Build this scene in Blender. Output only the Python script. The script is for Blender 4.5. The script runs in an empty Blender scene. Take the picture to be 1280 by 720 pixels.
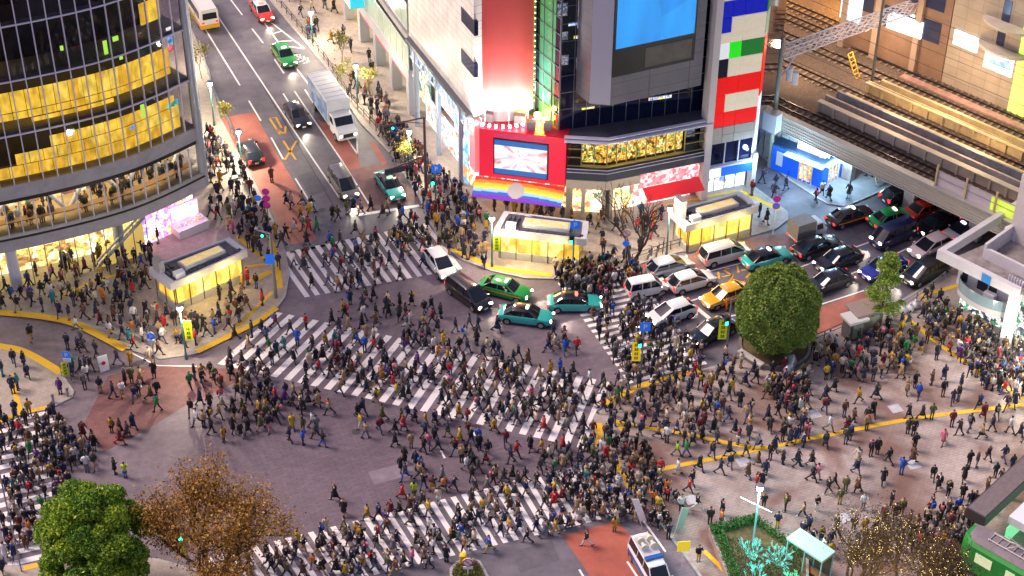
import bpy, bmesh, math, random
import numpy as np
from mathutils import Vector, Matrix
R = math.radians
C = bpy.context.scene.collection
S = bpy.context.scene

# ------------------------------------------------------------------ camera
CAM_H, PITCH, ROLL, FPX = 90.0, R(36.35), 0.0074, 2186.0
CAM = Vector((0.0, -122.3, CAM_H))
_F = Vector((0, math.cos(PITCH), -math.sin(PITCH)))
_r0, _u0 = Vector((1, 0, 0)), Vector((0, math.sin(PITCH), math.cos(PITCH)))
_Rt = _r0 * math.cos(ROLL) + _u0 * math.sin(ROLL)
_Up = _u0 * math.cos(ROLL) - _r0 * math.sin(ROLL)
cam_d = bpy.data.cameras.new('camera')
cam_d.sensor_width = 36.0
cam_d.lens = 36.0 * FPX / 1280.0
cam_d.clip_start, cam_d.clip_end = 1.0, 6000.0
cam = bpy.data.objects.new('camera', cam_d)
C.objects.link(cam)
cam.matrix_world = Matrix((( _Rt.x, _Up.x, -_F.x, CAM.x), (_Rt.y, _Up.y, -_F.y, CAM.y), (_Rt.z, _Up.z, -_F.z, CAM.z), (0, 0, 0, 1)))
S.camera = cam

# ------------------------------------------------------------------ sky, moonless city night with a soft key
SUN_EL, SUN_AZ = R(50), R(-72)          # azimuth measured from +Y towards +X; light comes from behind on the left
world = bpy.data.worlds.new('World')
S.world = world
world.use_nodes = True
nt = world.node_tree
nt.nodes.clear()
sky = nt.nodes.new('ShaderNodeTexSky')
sky.sky_type = 'NISHITA'
sky.sun_disc = False
sky.sun_elevation = SUN_EL
sky.sun_rotation = SUN_AZ
sky.air_density, sky.dust_density, sky.ozone_density = 1.0, 2.5, 1.0
tint = nt.nodes.new('ShaderNodeMixRGB')
tint.blend_type = 'MULTIPLY'
tint.inputs[0].default_value = 1.0
tint.inputs[2].default_value = (1.0, 0.77, 0.83, 1)
bg = nt.nodes.new('ShaderNodeBackground')
bg.inputs[1].default_value = 0.14
wo = nt.nodes.new('ShaderNodeOutputWorld')
nt.links.new(sky.outputs[0], tint.inputs[1])
nt.links.new(tint.outputs[0], bg.inputs[0])
nt.links.new(bg.outputs[0], wo.inputs[0])
sun_d = bpy.data.lights.new('key_light', 'SUN')
sun_d.energy = 2.0
sun_d.angle = R(22)
sun_d.color = (1.0, 0.84, 0.72)
sun = bpy.data.objects.new('key_light', sun_d)
C.objects.link(sun)
_sd = Vector((math.sin(SUN_AZ) * math.cos(SUN_EL), math.cos(SUN_AZ) * math.cos(SUN_EL), math.sin(SUN_EL)))
sun.rotation_euler = _sd.to_track_quat('Z', 'Y').to_euler()
S.view_settings.view_transform = 'Standard'
S.view_settings.look = 'None'
S.view_settings.gamma = 1.0
S.view_settings.exposure = 0.65
S.view_settings.use_curve_mapping = False
S.cycles.use_denoising = True
S.cycles.max_bounces = 5
S.cycles.diffuse_bounces = 2
S.cycles.glossy_bounces = 3
S.cycles.transparent_max_bounces = 12
S.cycles.caustics_reflective = False
S.cycles.caustics_refractive = False
S.cycles.sample_clamp_indirect = 4.0

# ------------------------------------------------------------------ helpers
def ray(px, py):
    d = _F + _Rt * ((px - 640.0) / FPX) + _Up * ((360.0 - py) / FPX)
    return d

def G(px, py, z=0.0):
    """the point at height z that stands at this place of the survey picture"""
    d = ray(px, py)
    t = (z - CAM.z) / d.z
    return CAM + d * t

def proj(p):
    v = Vector(p) - CAM
    w = v.dot(_F)
    return 640 + FPX * v.dot(_Rt) / w, 360 - FPX * v.dot(_Up) / w

def heading(px0, py0, px1, py1):
    a, b = G(px0, py0), G(px1, py1)
    return math.atan2(b.y - a.y, b.x - a.x)

rng = random.Random(11)
MATS = {}

def mat(name, col=(.5, .5, .5), rough=.6, metal=0.0, emit=None, estr=0.0, noise=0.0, nscale=4.0, spec=None, bump=0.0, bscale=30.0, coat=0.0):
    if name in MATS:
        return MATS[name]
    m = bpy.data.materials.new(name)
    m.use_nodes = True
    t = m.node_tree
    b = t.nodes['Principled BSDF']
    b.inputs['Base Color'].default_value = (*col, 1)
    b.inputs['Roughness'].default_value = rough
    b.inputs['Metallic'].default_value = metal
    if coat:
        b.inputs['Coat Weight'].default_value = coat
        b.inputs['Coat Roughness'].default_value = 0.05
    if spec is not None:
        b.inputs['Specular IOR Level'].default_value = spec
    if emit:
        b.inputs['Emission Color'].default_value = (*emit, 1)
        b.inputs['Emission Strength'].default_value = estr
    if noise or bump:
        tc = t.nodes.new('ShaderNodeTexCoord')
        nz = t.nodes.new('ShaderNodeTexNoise')
        nz.inputs['Scale'].default_value = nscale
        nz.inputs['Detail'].default_value = 6
        nz.inputs['Roughness'].default_value = .65
        t.links.new(tc.outputs['Object'], nz.inputs['Vector'])
        if noise:
            rp = t.nodes.new('ShaderNodeMapRange')
            rp.inputs['From Min'].default_value = .3
            rp.inputs['From Max'].default_value = .7
            rp.inputs['To Min'].default_value = 1 - noise
            rp.inputs['To Max'].default_value = 1 + noise
            t.links.new(nz.outputs['Fac'], rp.inputs['Value'])
            mx = t.nodes.new('ShaderNodeMixRGB')
            mx.blend_type = 'MULTIPLY'
            mx.inputs[0].default_value = 1
            mx.inputs[1].default_value = (*col, 1)
            t.links.new(rp.outputs[0], mx.inputs[2])
            t.links.new(mx.outputs[0], b.inputs['Base Color'])
        if bump:
            n2 = t.nodes.new('ShaderNodeTexNoise')
            n2.inputs['Scale'].default_value = bscale
            n2.inputs['Detail'].default_value = 4
            t.links.new(tc.outputs['Object'], n2.inputs['Vector'])
            bp = t.nodes.new('ShaderNodeBump')
            bp.inputs['Strength'].default_value = bump
            bp.inputs['Distance'].default_value = .03
            t.links.new(n2.outputs['Fac'], bp.inputs['Height'])
            t.links.new(bp.outputs[0], b.inputs['Normal'])
    MATS[name] = m
    return m

def glow(name, col, strength):
    return mat(name, (.02, .02, .02), .5, emit=col, estr=strength)

def glass(name, tint=(.7, .8, .9), dark=.35, rough=.03):
    """thin pane: tinted see-through with a fresnel reflection"""
    if name in MATS:
        return MATS[name]
    m = bpy.data.materials.new(name)
    m.use_nodes = True
    t = m.node_tree
    t.nodes.clear()
    o = t.nodes.new('ShaderNodeOutputMaterial')
    tr = t.nodes.new('ShaderNodeBsdfTransparent')
    tr.inputs[0].default_value = (*[c * (1 - dark) for c in tint], 1)
    gl = t.nodes.new('ShaderNodeBsdfGlossy')
    gl.inputs['Roughness'].default_value = rough
    fr = t.nodes.new('ShaderNodeFresnel')
    fr.inputs[0].default_value = 1.5
    mx = t.nodes.new('ShaderNodeMixShader')
    t.links.new(fr.outputs[0], mx.inputs[0])
    t.links.new(tr.outputs[0], mx.inputs[1])
    t.links.new(gl.outputs[0], mx.inputs[2])
    t.links.new(mx.outputs[0], o.inputs[0])
    MATS[name] = m
    return m

def root_loc(o):
    while o.parent is not None:
        o = o.parent
    return Vector(o.location)

class MB:
    def __init__(s):
        s.v, s.f, s.mi, s.starts = [], [], [], []
    def add(s, vs, fs, k=0):
        n = len(s.v)
        s.starts.append((n, len(s.f)))
        s.v.extend([tuple(p) for p in vs])
        s.f.extend([tuple(i + n for i in f) for f in fs])
        s.mi.extend([k] * len(fs))
        return s
    def hexa(s, b, t, k=0):
        n = len(b)
        fs = [tuple(range(n))[::-1], tuple(range(n, 2 * n))]
        for i in range(n):
            j = (i + 1) % n
            fs.append((i, j, n + j, n + i))
        return s.add(list(b) + list(t), fs, k)
    def prism(s, poly, z0, z1, k=0):
        a = sum(poly[i][0] * poly[(i + 1) % len(poly)][1] - poly[(i + 1) % len(poly)][0] * poly[i][1] for i in range(len(poly)))
        if a < 0:
            poly = poly[::-1]
        return s.hexa([(p[0], p[1], z0) for p in poly], [(p[0], p[1], z1) for p in poly], k)
    def box(s, c, size, rz=0.0, k=0):
        x, y, z = [d / 2 for d in size]
        ca, sa = math.cos(rz), math.sin(rz)
        q = [(-x, -y), (x, -y), (x, y), (-x, y)]
        q = [(c[0] + a * ca - b * sa, c[1] + a * sa + b * ca) for a, b in q]
        return s.hexa([(a, b, c[2] - z) for a, b in q], [(a, b, c[2] + z) for a, b in q], k)
    def quad(s, a, b, c, d, k=0):
        return s.add([a, b, c, d], [(0, 1, 2, 3)], k)
    def tube(s, pts, rad, seg=8, k=0, cap=True):
        pts = [Vector(p) for p in pts]
        n = len(pts)
        if not hasattr(rad, '__len__'):
            rad = [rad] * n
        vs, fs = [], []
        prev = None
        for i, p in enumerate(pts):
            d = (pts[min(i + 1, n - 1)] - pts[max(i - 1, 0)])
            d = d.normalized() if d.length > 1e-9 else Vector((0, 0, 1))
            if prev is None:
                a = d.orthogonal().normalized()
            else:
                a = prev - d * prev.dot(d)
                a = a.normalized() if a.length > 1e-6 else d.orthogonal().normalized()
            prev = a
            b = d.cross(a)
            for j in range(seg):
                t = 2 * math.pi * j / seg
                vs.append(p + (a * math.cos(t) + b * math.sin(t)) * rad[i])
        for i in range(n - 1):
            for j in range(seg):
                j2 = (j + 1) % seg
                fs.append((i * seg + j, i * seg + j2, (i + 1) * seg + j2, (i + 1) * seg + j))
        if cap:
            fs.append(tuple(range(seg))[::-1])
            fs.append(tuple((n - 1) * seg + j for j in range(seg)))
        return s.add(vs, fs, k)
    def rings(s, rings, k=0, cap=True, closed=True):
        """loft through rings of equal length"""
        m = len(rings[0])
        vs = [p for r in rings for p in r]
        fs = []
        for i in range(len(rings) - 1):
            for j in range(m if closed else m - 1):
                j2 = (j + 1) % m
                fs.append((i * m + j, i * m + j2, (i + 1) * m + j2, (i + 1) * m + j))
        if cap:
            fs.append(tuple(range(m))[::-1])
            fs.append(tuple((len(rings) - 1) * m + j for j in range(m)))
        return s.add(vs, fs, k)
    def ball(s, c, r, seg=10, rn=6, k=0):
        if not hasattr(r, '__len__'):
            r = (r, r, r)
        vs, fs = [], []
        for i in range(rn + 1):
            th = math.pi * i / rn
            st = max(math.sin(th), 1e-3)
            for j in range(seg):
                ph = 2 * math.pi * j / seg
                vs.append((c[0] + r[0] * st * math.cos(ph), c[1] + r[1] * st * math.sin(ph), c[2] - r[2] * math.cos(th)))
        for i in range(rn):
            for j in range(seg):
                j2 = (j + 1) % seg
                fs.append((i * seg + j, i * seg + j2, (i + 1) * seg + j2, (i + 1) * seg + j))
        return s.add(vs, fs, k)
    def build_each(s, name, mats, parent=None, **kw):
        """one object per added shape"""
        out = []
        st = s.starts + [(len(s.v), len(s.f))]
        for (v0, f0), (v1, f1) in zip(st[:-1], st[1:]):
            b = MB(); b.v = s.v[v0:v1]; b.f = [tuple(i - v0 for i in f) for f in s.f[f0:f1]]; b.mi = s.mi[f0:f1]
            out.append(b.build(name, mats, parent, **kw))
        return out
    def mesh(s, name, mats, off=None, smooth=False):
        me = bpy.data.meshes.new(name)
        v = s.v
        if off is not None and (off[0] or off[1] or off[2]):
            v = [(a - off[0], b - off[1], c - off[2]) for a, b, c in v]
        me.from_pydata(v, [], s.f)
        if not isinstance(mats, (list, tuple)):
            mats = [mats]
        for m in mats:
            me.materials.append(m)
        if len(mats) > 1:
            me.polygons.foreach_set('material_index', s.mi)
        if smooth:
            me.polygons.foreach_set('use_smooth', [True] * len(s.f))
        me.update()
        return me
    def build(s, name, mats, parent=None, world=True, smooth=False, bevel=0.0, sharp=None):
        off = root_loc(parent) if (parent is not None and world) else None
        me = s.mesh(name, mats, off, smooth)
        o = bpy.data.objects.new(name, me)
        C.objects.link(o)
        if parent is not None:
            o.parent = parent
        if bevel:
            md = o.modifiers.new('bevel', 'BEVEL')
            md.width = bevel
            md.segments = 2
            md.limit_method = 'ANGLE'
        if smooth and sharp:
            me.set_sharp_from_angle(angle=R(sharp))
        return o

def tag(o, label=None, cat=None, group=None, kind=None):
    if label: o['label'] = label
    if cat: o['category'] = cat
    if group: o['group'] = group
    if kind: o['kind'] = kind
    return o

def thing(name, label, cat, loc=(0, 0, 0), rz=0.0, group=None):
    o = bpy.data.objects.new(name, None)
    o.empty_display_size = .5
    C.objects.link(o)
    o.location = loc
    o.rotation_euler = (0, 0, rz)
    return tag(o, label, cat, group)

def struct(mb, name, mats):
    o = mb.build(name, mats)
    o['kind'] = 'structure'
    return o

_KIDS = {}
def copy_tree(o, parent=None, kids=None):
    c = o.copy()
    C.objects.link(c)
    if parent is not None:
        c.parent = parent
    for ch in list(o.children):
        copy_tree(ch, c)
    return c

def lamp(kind, name, loc, energy, col=(1, .9, .75), size=.3, parent=None, rot=None, spot=None):
    d = bpy.data.lights.new(name, kind)
    d.energy = energy
    d.color = col
    if kind == 'AREA':
        d.size = size
    else:
        d.shadow_soft_size = size
    if spot:
        d.spot_size = R(spot)
        d.spot_blend = .6
    o = bpy.data.objects.new(name, d)
    C.objects.link(o)
    if parent is not None:
        o.parent = parent
        o.location = Vector(loc) - root_loc(parent)
    else:
        o.location = loc
    if rot is not None:
        o.rotation_euler = rot
    return o

class Wall:
    """vertical wall plane through two ground points, with (u along, z up, d outwards towards the viewer's side)"""
    def __init__(s, a, b):
        s.a = Vector((a[0], a[1], 0)); s.b = Vector((b[0], b[1], 0))
        s.t = (s.b - s.a).normalized()
        s.L = (s.b - s.a).length
        n = Vector((-s.t.y, s.t.x, 0))
        if n.dot(Vector((CAM.x, CAM.y, 0)) - s.a) < 0:
            n = -n
        s.n = n
    def P(s, u, z, d=0.0):
        return s.a + s.t * u + s.n * d + Vector((0, 0, z))
    def hit(s, px, py, d=0.0):
        r = ray(px, py)
        o = s.a + s.n * d
        k = (o - CAM).dot(s.n) / r.dot(s.n)
        p = CAM + r * k
        return (p - s.a).dot(s.t), p.z
    def box(s, mb, u0, u1, z0, z1, d0, d1, k=0):
        q = [s.P(u0, 0, d0), s.P(u1, 0, d0), s.P(u1, 0, d1), s.P(u0, 0, d1)]
        return mb.prism([(p.x, p.y) for p in q], z0, z1, k)
    def quad(s, mb, u0, u1, z0, z1, d, k=0):
        q = [s.P(u0, z0, d), s.P(u1, z0, d), s.P(u1, z1, d), s.P(u0, z1, d)]
        nn = (q[1] - q[0]).cross(q[2] - q[0])
        if nn.dot(s.n) < 0:
            q = q[::-1]
        return mb.quad(*q, k=k)
# ------------------------------------------------------------------ ground, roads, pavements, paint
def paving(name, c1, c2, scale, rz, rough=.7, joint=(.5, .5, .5), jw=.03, stain=.25, bw=.5, bh=.25, stain_col=None, spec=.4):
    """paver courses turned by rz, in metres, with blotchy wear"""
    m = bpy.data.materials.new(name)
    m.use_nodes = True
    t = m.node_tree
    b = t.nodes['Principled BSDF']
    tc = t.nodes.new('ShaderNodeTexCoord')
    mp = t.nodes.new('ShaderNodeMapping')
    mp.inputs['Rotation'].default_value = (0, 0, rz)
    br = t.nodes.new('ShaderNodeTexBrick')
    br.inputs['Color1'].default_value = (*c1, 1)
    br.inputs['Color2'].default_value = (*c2, 1)
    br.inputs['Mortar'].default_value = (*joint, 1)
    br.inputs['Scale'].default_value = scale
    br.inputs['Mortar Size'].default_value = jw
    br.inputs['Brick Width'].default_value = bw
    br.inputs['Row Height'].default_value = bh
    nz = t.nodes.new('ShaderNodeTexNoise')
    nz.inputs['Scale'].default_value = .16
    nz.inputs['Detail'].default_value = 8
    nz.inputs['Roughness'].default_value = .62
    n2 = t.nodes.new('ShaderNodeTexNoise')
    n2.inputs['Scale'].default_value = 2.2
    n2.inputs['Detail'].default_value = 6
    rp = t.nodes.new('ShaderNodeMapRange')
    rp.inputs[1].default_value, rp.inputs[2].default_value = .32, .68
    rp.inputs[3].default_value, rp.inputs[4].default_value = 1 - stain, 1 + stain
    r2 = t.nodes.new('ShaderNodeMapRange')
    r2.inputs[1].default_value, r2.inputs[2].default_value = .25, .75
    r2.inputs[3].default_value, r2.inputs[4].default_value = .86, 1.14
    ml = t.nodes.new('ShaderNodeMath'); ml.operation = 'MULTIPLY'
    mx = t.nodes.new('ShaderNodeMixRGB'); mx.blend_type = 'MULTIPLY'; mx.inputs[0].default_value = 1
    L = t.links.new
    L(tc.outputs['Object'], mp.inputs[0]); L(mp.outputs[0], br.inputs[0])
    L(tc.outputs['Object'], nz.inputs[0]); L(tc.outputs['Object'], n2.inputs[0])
    L(nz.outputs[0], rp.inputs[0]); L(n2.outputs[0], r2.inputs[0])
    L(rp.outputs[0], ml.inputs[0]); L(r2.outputs[0], ml.inputs[1])
    L(br.outputs[0], mx.inputs[1]); L(ml.outputs[0], mx.inputs[2])
    out = mx.outputs[0]
    if stain_col:
        n3 = t.nodes.new('ShaderNodeTexNoise')
        n3.inputs['Scale'].default_value = .22
        n3.inputs['Detail'].default_value = 5
        n3.inputs['Distortion'].default_value = .6
        mv = t.nodes.new('ShaderNodeMapping'); mv.inputs['Location'].default_value = (13.7, 4.1, 0)
        L(tc.outputs['Object'], mv.inputs[0]); L(mv.outputs[0], n3.inputs[0])
        r3 = t.nodes.new('ShaderNodeMapRange')
        r3.inputs[1].default_value, r3.inputs[2].default_value = .45, .63
        r3.inputs[3].default_value, r3.inputs[4].default_value = 0, .8
        L(n3.outputs[0], r3.inputs[0])
        m2 = t.nodes.new('ShaderNodeMixRGB'); m2.inputs[2].default_value = (*stain_col, 1)
        L(r3.outputs[0], m2.inputs[0]); L(out, m2.inputs[1])
        out = m2.outputs[0]
    L(out, b.inputs['Base Color'])
    b.inputs['Roughness'].default_value = rough
    b.inputs['Specular IOR Level'].default_value = spec
    return m

AZ_A = R(90 + 24)      # street running away to the upper left, as an angle from +X
AZ_B = R(22)           # street running to the right
M_cross = paving('crossing_paving', (.185, .150, .172), (.165, .132, .155), 1.0, -R(20), .55, (.125, .10, .12), .012, .36, 1.2, .3)
M_asph = mat('asphalt', (.135, .122, .142), .55, noise=.34, nscale=.45, bump=.15, bscale=40)
M_pink = mat('salmon_paving', (.36, .125, .095), .7, noise=.25, nscale=.55)
M_pave_w = paving('pale_paving', (.40, .345, .29), (.365, .31, .265), 1.0, R(30), .6, (.30, .25, .21), .014, .2, .35, .35)
M_pave_p = paving('plaza_paving', (.385, .325, .295), (.35, .295, .27), 1.0, -R(22), .5, (.27, .215, .20), .02, .30, .5, .25, stain_col=(.17, .085, .06))
M_pave_d = paving('dark_red_paving', (.19, .085, .085), (.17, .075, .075), 1.0, -R(20), .6, (.12, .06, .06), .015, .2, .6, .3)
M_kerb = mat('kerb_stone', (.36, .34, .33), .7, noise=.2, nscale=2)
def worn_paint(name, col, under, lo=.30, hi=.42):
    m = mat(name, col, .6)
    t = m.node_tree; b = t.nodes['Principled BSDF']; L = t.links.new
    tc = t.nodes.new('ShaderNodeTexCoord')
    n1 = t.nodes.new('ShaderNodeTexNoise'); n1.inputs['Scale'].default_value = 5.5; n1.inputs['Detail'].default_value = 8; n1.inputs['Roughness'].default_value = .7
    n2 = t.nodes.new('ShaderNodeTexNoise'); n2.inputs['Scale'].default_value = .5; n2.inputs['Detail'].default_value = 3
    ad = t.nodes.new('ShaderNodeMath'); ad.operation = 'MULTIPLY_ADD'; ad.inputs[1].default_value = .45
    sb = t.nodes.new('ShaderNodeMath'); sb.operation = 'SUBTRACT'; sb.inputs[1].default_value = .22
    rp = t.nodes.new('ShaderNodeMapRange'); rp.inputs[1].default_value, rp.inputs[2].default_value = lo, hi
    mx = t.nodes.new('ShaderNodeMixRGB'); mx.inputs[1].default_value = (*under, 1); mx.inputs[2].default_value = (*col, 1)
    L(tc.outputs['Object'], n1.inputs[0]); L(tc.outputs['Object'], n2.inputs[0]); L(n2.outputs[0], ad.inputs[0]); L(n1.outputs[0], ad.inputs[2]); L(ad.outputs[0], sb.inputs[0])
    L(sb.outputs[0], rp.inputs[0]); L(rp.outputs[0], mx.inputs[0]); L(mx.outputs[0], b.inputs['Base Color'])
    return m
M_white = worn_paint('road_paint_white', (.80, .77, .75), (.30, .27, .28))
M_yel = worn_paint('tactile_yellow', (.74, .45, .02), (.34, .22, .06), .28, .44)

mb = MB()
mb.quad((-900, -500, 0), (900, -500, 0), (900, 1500, 0), (-900, 1500, 0))
struct(mb, 'ground', M_cross)

def gp(pts, z=0.0):
    return [tuple(G(x, y, 0)[:2]) for x, y in pts]

def sheet(name, pts, m, z):
    b = MB()
    p = gp(pts)
    a = sum(p[i][0] * p[(i + 1) % len(p)][1] - p[(i + 1) % len(p)][0] * p[i][1] for i in range(len(p)))
    if a < 0: p = p[::-1]
    b.add([(x, y, z) for x, y in p], [tuple(range(len(p)))])
    return struct(b, name, m)

def smooth_line(pts, n=6):
    """Catmull-Rom through world points"""
    P = [Vector((p[0], p[1])) for p in pts]
    if len(P) < 3: return P
    out = []
    for i in range(len(P) - 1):
        a, b, c, d = P[max(i - 1, 0)], P[i], P[i + 1], P[min(i + 2, len(P) - 1)]
        for k in range(n):
            t = k / n
            out.append(.5 * ((2 * b) + (c - a) * t + (2 * a - 5 * b + 4 * c - d) * t * t + (3 * b - 3 * c + d - a) * t ** 3))
    out.append(P[-1])
    return out

def ribbon(b, pts, w, z, k=0, sm=True):
    L = smooth_line(pts) if sm else [Vector((p[0], p[1])) for p in pts]
    vs = []
    for i, p in enumerate(L):
        d = (L[min(i + 1, len(L) - 1)] - L[max(i - 1, 0)]).normalized()
        nrm = Vector((-d.y, d.x)) * w / 2
        vs += [(p.x + nrm.x, p.y + nrm.y, z), (p.x - nrm.x, p.y - nrm.y, z)]
    b.add(vs, [(2 * i + 1, 2 * i + 3, 2 * i + 2, 2 * i) for i in range(len(L) - 1)], k)

KH = .12
PAVES = []
def pavement(name, pts, m, kerb_w=.22):
    """raised slab with a stone kerb round it"""
    p = gp(pts)
    a = sum(p[i][0] * p[(i + 1) % len(p)][1] - p[(i + 1) % len(p)][0] * p[i][1] for i in range(len(p)))
    if a < 0: p = p[::-1]
    PAVES.append(p)
    b = MB()
    n = len(p)
    ins = []
    for i in range(n):
        q0, q1, q2 = Vector(p[i - 1]), Vector(p[i]), Vector(p[(i + 1) % n])
        d1, d2 = (q1 - q0).normalized(), (q2 - q1).normalized()
        nn = (Vector((-d1.y, d1.x)) + Vector((-d2.y, d2.x)))
        nn = nn / max(nn.dot(Vector((-d1.y, d1.x))), .4)
        ins.append(q1 + nn * kerb_w)
    b.add([(x, y, -.05) for x, y in p] + [(x, y, KH) for x, y in p] + [(v.x, v.y, KH) for v in ins],
          [(i, (i + 1) % n, n + (i + 1) % n, n + i) for i in range(n)] + [(n + i, n + (i + 1) % n, 2 * n + (i + 1) % n, 2 * n + i) for i in range(n)], 1)
    b.add([(v.x, v.y, KH) for v in ins], [tuple(range(n))], 0)
    return struct(b, name, [m, M_kerb])

# roads: grey asphalt over the paved crossing
sheet('road', [(150, -60), (300, -60), (336, 0), (405, 83), (450, 155), (489, 194), (524, 249), (540, 285), (525, 281), (345, 318), (362, 318), (344, 272), (275, 147), (235, 20)], M_asph, .004)
sheet('road', [(700, 352), (800, 338), (838, 319), (935, 297), (985, 274), (1110, 215), (1300, 130), (1330, 250), (1180, 350), (1075, 402), (1005, 428), (880, 464), (790, 482)], M_asph, .004)
sheet('road', [(436, 655), (560, 620), (740, 576), (790, 650), (880, 800), (470, 800)], M_asph, .004)
#sheet('road', [(-80, 395), (0, 398), (90, 402), (158, 437), (200, 452), (120, 480), (92, 490), (78, 468), (25, 437), (-80, 420)], M_asph, .006)
#sheet('road', [(-60, 505), (60, 515), (95, 492), (130, 560), (150, 640), (60, 715), (-60, 730)], M_asph, .004)
sheet('road', [(880, 180), (945, 205), (1000, 235), (1032, 255), (1060, 260), (1110, 240), (1040, 300), (985, 274), (930, 225)], M_asph, .008)

# salmon bus lanes and tinted patches
sheet('bus_lane', [(272, 148), (318, 140), (345, 190), (375, 240), (395, 300), (362, 306), (344, 272)], M_pink, .009)
sheet('bus_lane', [(396, 149), (436, 168), (446, 192), (452, 214), (436, 216)], M_pink, .009)
sheet('bus_lane', [(436, 213), (484, 203), (524, 250), (446, 268), (428, 216)], mat('faded_salmon', (.20, .105, .10), .7, noise=.3, nscale=.7), .012)
sheet('bus_lane', [(461, 178), (468, 177), (484, 203), (478, 207)], M_pink, .014)
sheet('bus_lane', [(703, 670), (770, 651), (822, 700), (860, 760), (765, 760)], mat('brick_red_lane', (.36, .095, .06), .7, noise=.2, nscale=.6), .009)
sheet('bus_lane', [(852, 322), (938, 299), (990, 290), (1000, 300), (900, 332), (845, 345)], mat('faded_salmon'), .009)
sheet('bus_lane', [(1012, 388), (1084, 364), (1110, 372), (1075, 400), (1008, 424)], M_pink, .012)
sheet('bus_lane', [(135, 470), (205, 455), (300, 462), (312, 470), (235, 505), (195, 530), (130, 565), (105, 530)], M_pave_d, .009)
sheet('paved_strip', [(205, 600), (290, 505), (420, 470), (640, 545), (745, 556), (700, 590), (440, 650), (330, 690), (200, 690)], paving('brick_strip', (.155, .118, .142), (.125, .095, .118), 1.0, -R(20), .6, (.09, .07, .085), .02, .22, .8, .22), .005)

# pavements
pavement('pavement', [(-60, 250), (120, 120), (232, 18), (262, 90), (275, 147), (300, 195), (330, 250), (348, 290), (358, 318), (362, 345), (357, 372), (345, 388), (320, 406), (285, 424), (244, 444), (200, 450), (158, 437), (124, 415), (90, 402), (45, 397), (0, 394), (-80, 392)], M_pave_w)
pavement('pavement', [(-80, 425), (0, 433), (25, 437), (50, 448), (78, 468), (93, 490), (90, 498), (60, 513), (20, 521), (-80, 535)], M_pave_w)
pavement('pavement', [(310, -30), (336, 0), (405, 83), (450, 155), (489, 194), (524, 249), (536, 278), (552, 306), (575, 325), (615, 340), (657, 349), (700, 350), (780, 337), (838, 319), (935, 297), (970, 287), (985, 276), (985, 266), (965, 250), (930, 225), (900, 190), (640, 200), (560, 100), (420, -40)], M_pave_w)
pavement('pavement', [(1020, 248), (1034, 256), (1058, 259), (1084, 248), (1112, 235), (1140, 200), (1080, 150), (960, 130), (940, 185), (985, 225)], mat('blue_grey_paving', (.22, .23, .25), .6, noise=.2, nscale=.8))
pavement('plaza_pavement', [(738, 560), (738, 530), (750, 506), (775, 490), (812, 476), (880, 462), (935, 447), (1005, 426), (1075, 400), (1110, 385), (1150, 362), (1200, 330), (1400, 260), (1500, 520), (1440, 900), (985, 900), (890, 745), (862, 705), (828, 660), (795, 622), (765, 595)], M_pave_p)
pavement('pavement', [(-80, 705), (28, 708), (70, 700), (130, 690), (200, 700), (330, 735), (400, 780), (300, 900), (-150, 900)], M_pave_w)
pavement('traffic_island', [(563, 740), (562, 712), (570, 703), (585, 698), (600, 702), (608, 715), (622, 745)], mat('soil', (.10, .075, .03), .9, noise=.4, nscale=3))

# zebra crossings: TL, TR, BR, BL with stripes running from the top edge to the bottom edge
def zebra(TL, TR, BR, BL, n, fill=.5, skew0=0, name='crosswalk', z=.017):
    a, b, c, d = [Vector(G(*p)[:2]) for p in (TL, TR, BR, BL)]
    m = MB()
    for i in range(n):
        t0, t1 = i / (n - 1 + fill), (i + fill) / (n - 1 + fill)
        p0, p1 = a.lerp(b, t0), a.lerp(b, t1)
        q1, q0 = d.lerp(c, t1), d.lerp(c, t0)
        # break each stripe up so that wear reads
        m.add([(p0.x, p0.y, z), (p1.x, p1.y, z), (q1.x, q1.y, z), (q0.x, q0.y, z)], [(3, 2, 1, 0)])
    o = struct(m, name, M_white)
    return o
zebra((343, 318), (534, 279), (578, 336), (381, 372), 16)
zebra((346, 390), (762, 478), (730, 561), (272, 455), 27)
zebra((700, 356), (790, 345), (884, 452), (786, 478), 2)   # rebuilt below with stripes along the street
bpy.data.objects.remove(bpy.data.objects['crosswalk.002'])
zebra((786, 480), (697, 354), (790, 336), (884, 455), 19)
zebra((256, 698), (752, 575), (790, 640), (300, 760), 37)
zebra((104, 700), (66, 512), (-20, 530), (12, 722), 17)

def line_px(b, pts, w, z=.019, sm=False, k=0):
    ribbon(b, gp(pts), w, z, k, sm)

mb = MB()
for pts in ([(232, -4), (250, 26), (300, 107)], [(254, -8), (268, 14), (392, 200), (424, 247)], [(284, -6), (303, 19)], [(315, 36), (329, 54)], [(311, 126), (326, 151)],
            [(339, 172), (354, 199)], [(369, 223), (387, 252)], [(328, 25), (350, 56)], [(336, 26), (381, 61)], [(352, 57), (381, 61)], [(342, 42), (352, 39)], [(348, 52), (366, 51)],
            [(367, 81), (389, 110)], [(354, 117), (364, 133)], [(368, 114), (426, 199), (463, 258)], [(381, 112), (394, 132)], [(343, 74), (355, 92)],
            [(432, 171), (447, 193)], [(446, 171), (447, 193)], [(432, 171), (446, 171)],
            [(880, 341), (927, 329), (1000, 331), (1000, 331)][:2], [(985, 340), (1027, 324), (1092, 301)], [(850, 381), (885, 369), (900, 364)], [(1022, 357), (1076, 338), (1140, 308)],
            [(1022, 382), (1084, 362), (1135, 338)], [(900, 398), (960, 386), (1022, 382)], [(724, 712), (742, 742)], [(784, 702), (797, 722)], [(800, 645), (832, 690)],
            [(1125, 285), (1160, 268)], [(590, 537), (594, 545)], [(551, 563), (556, 573)]):
    line_px(mb, pts, .16)
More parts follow.
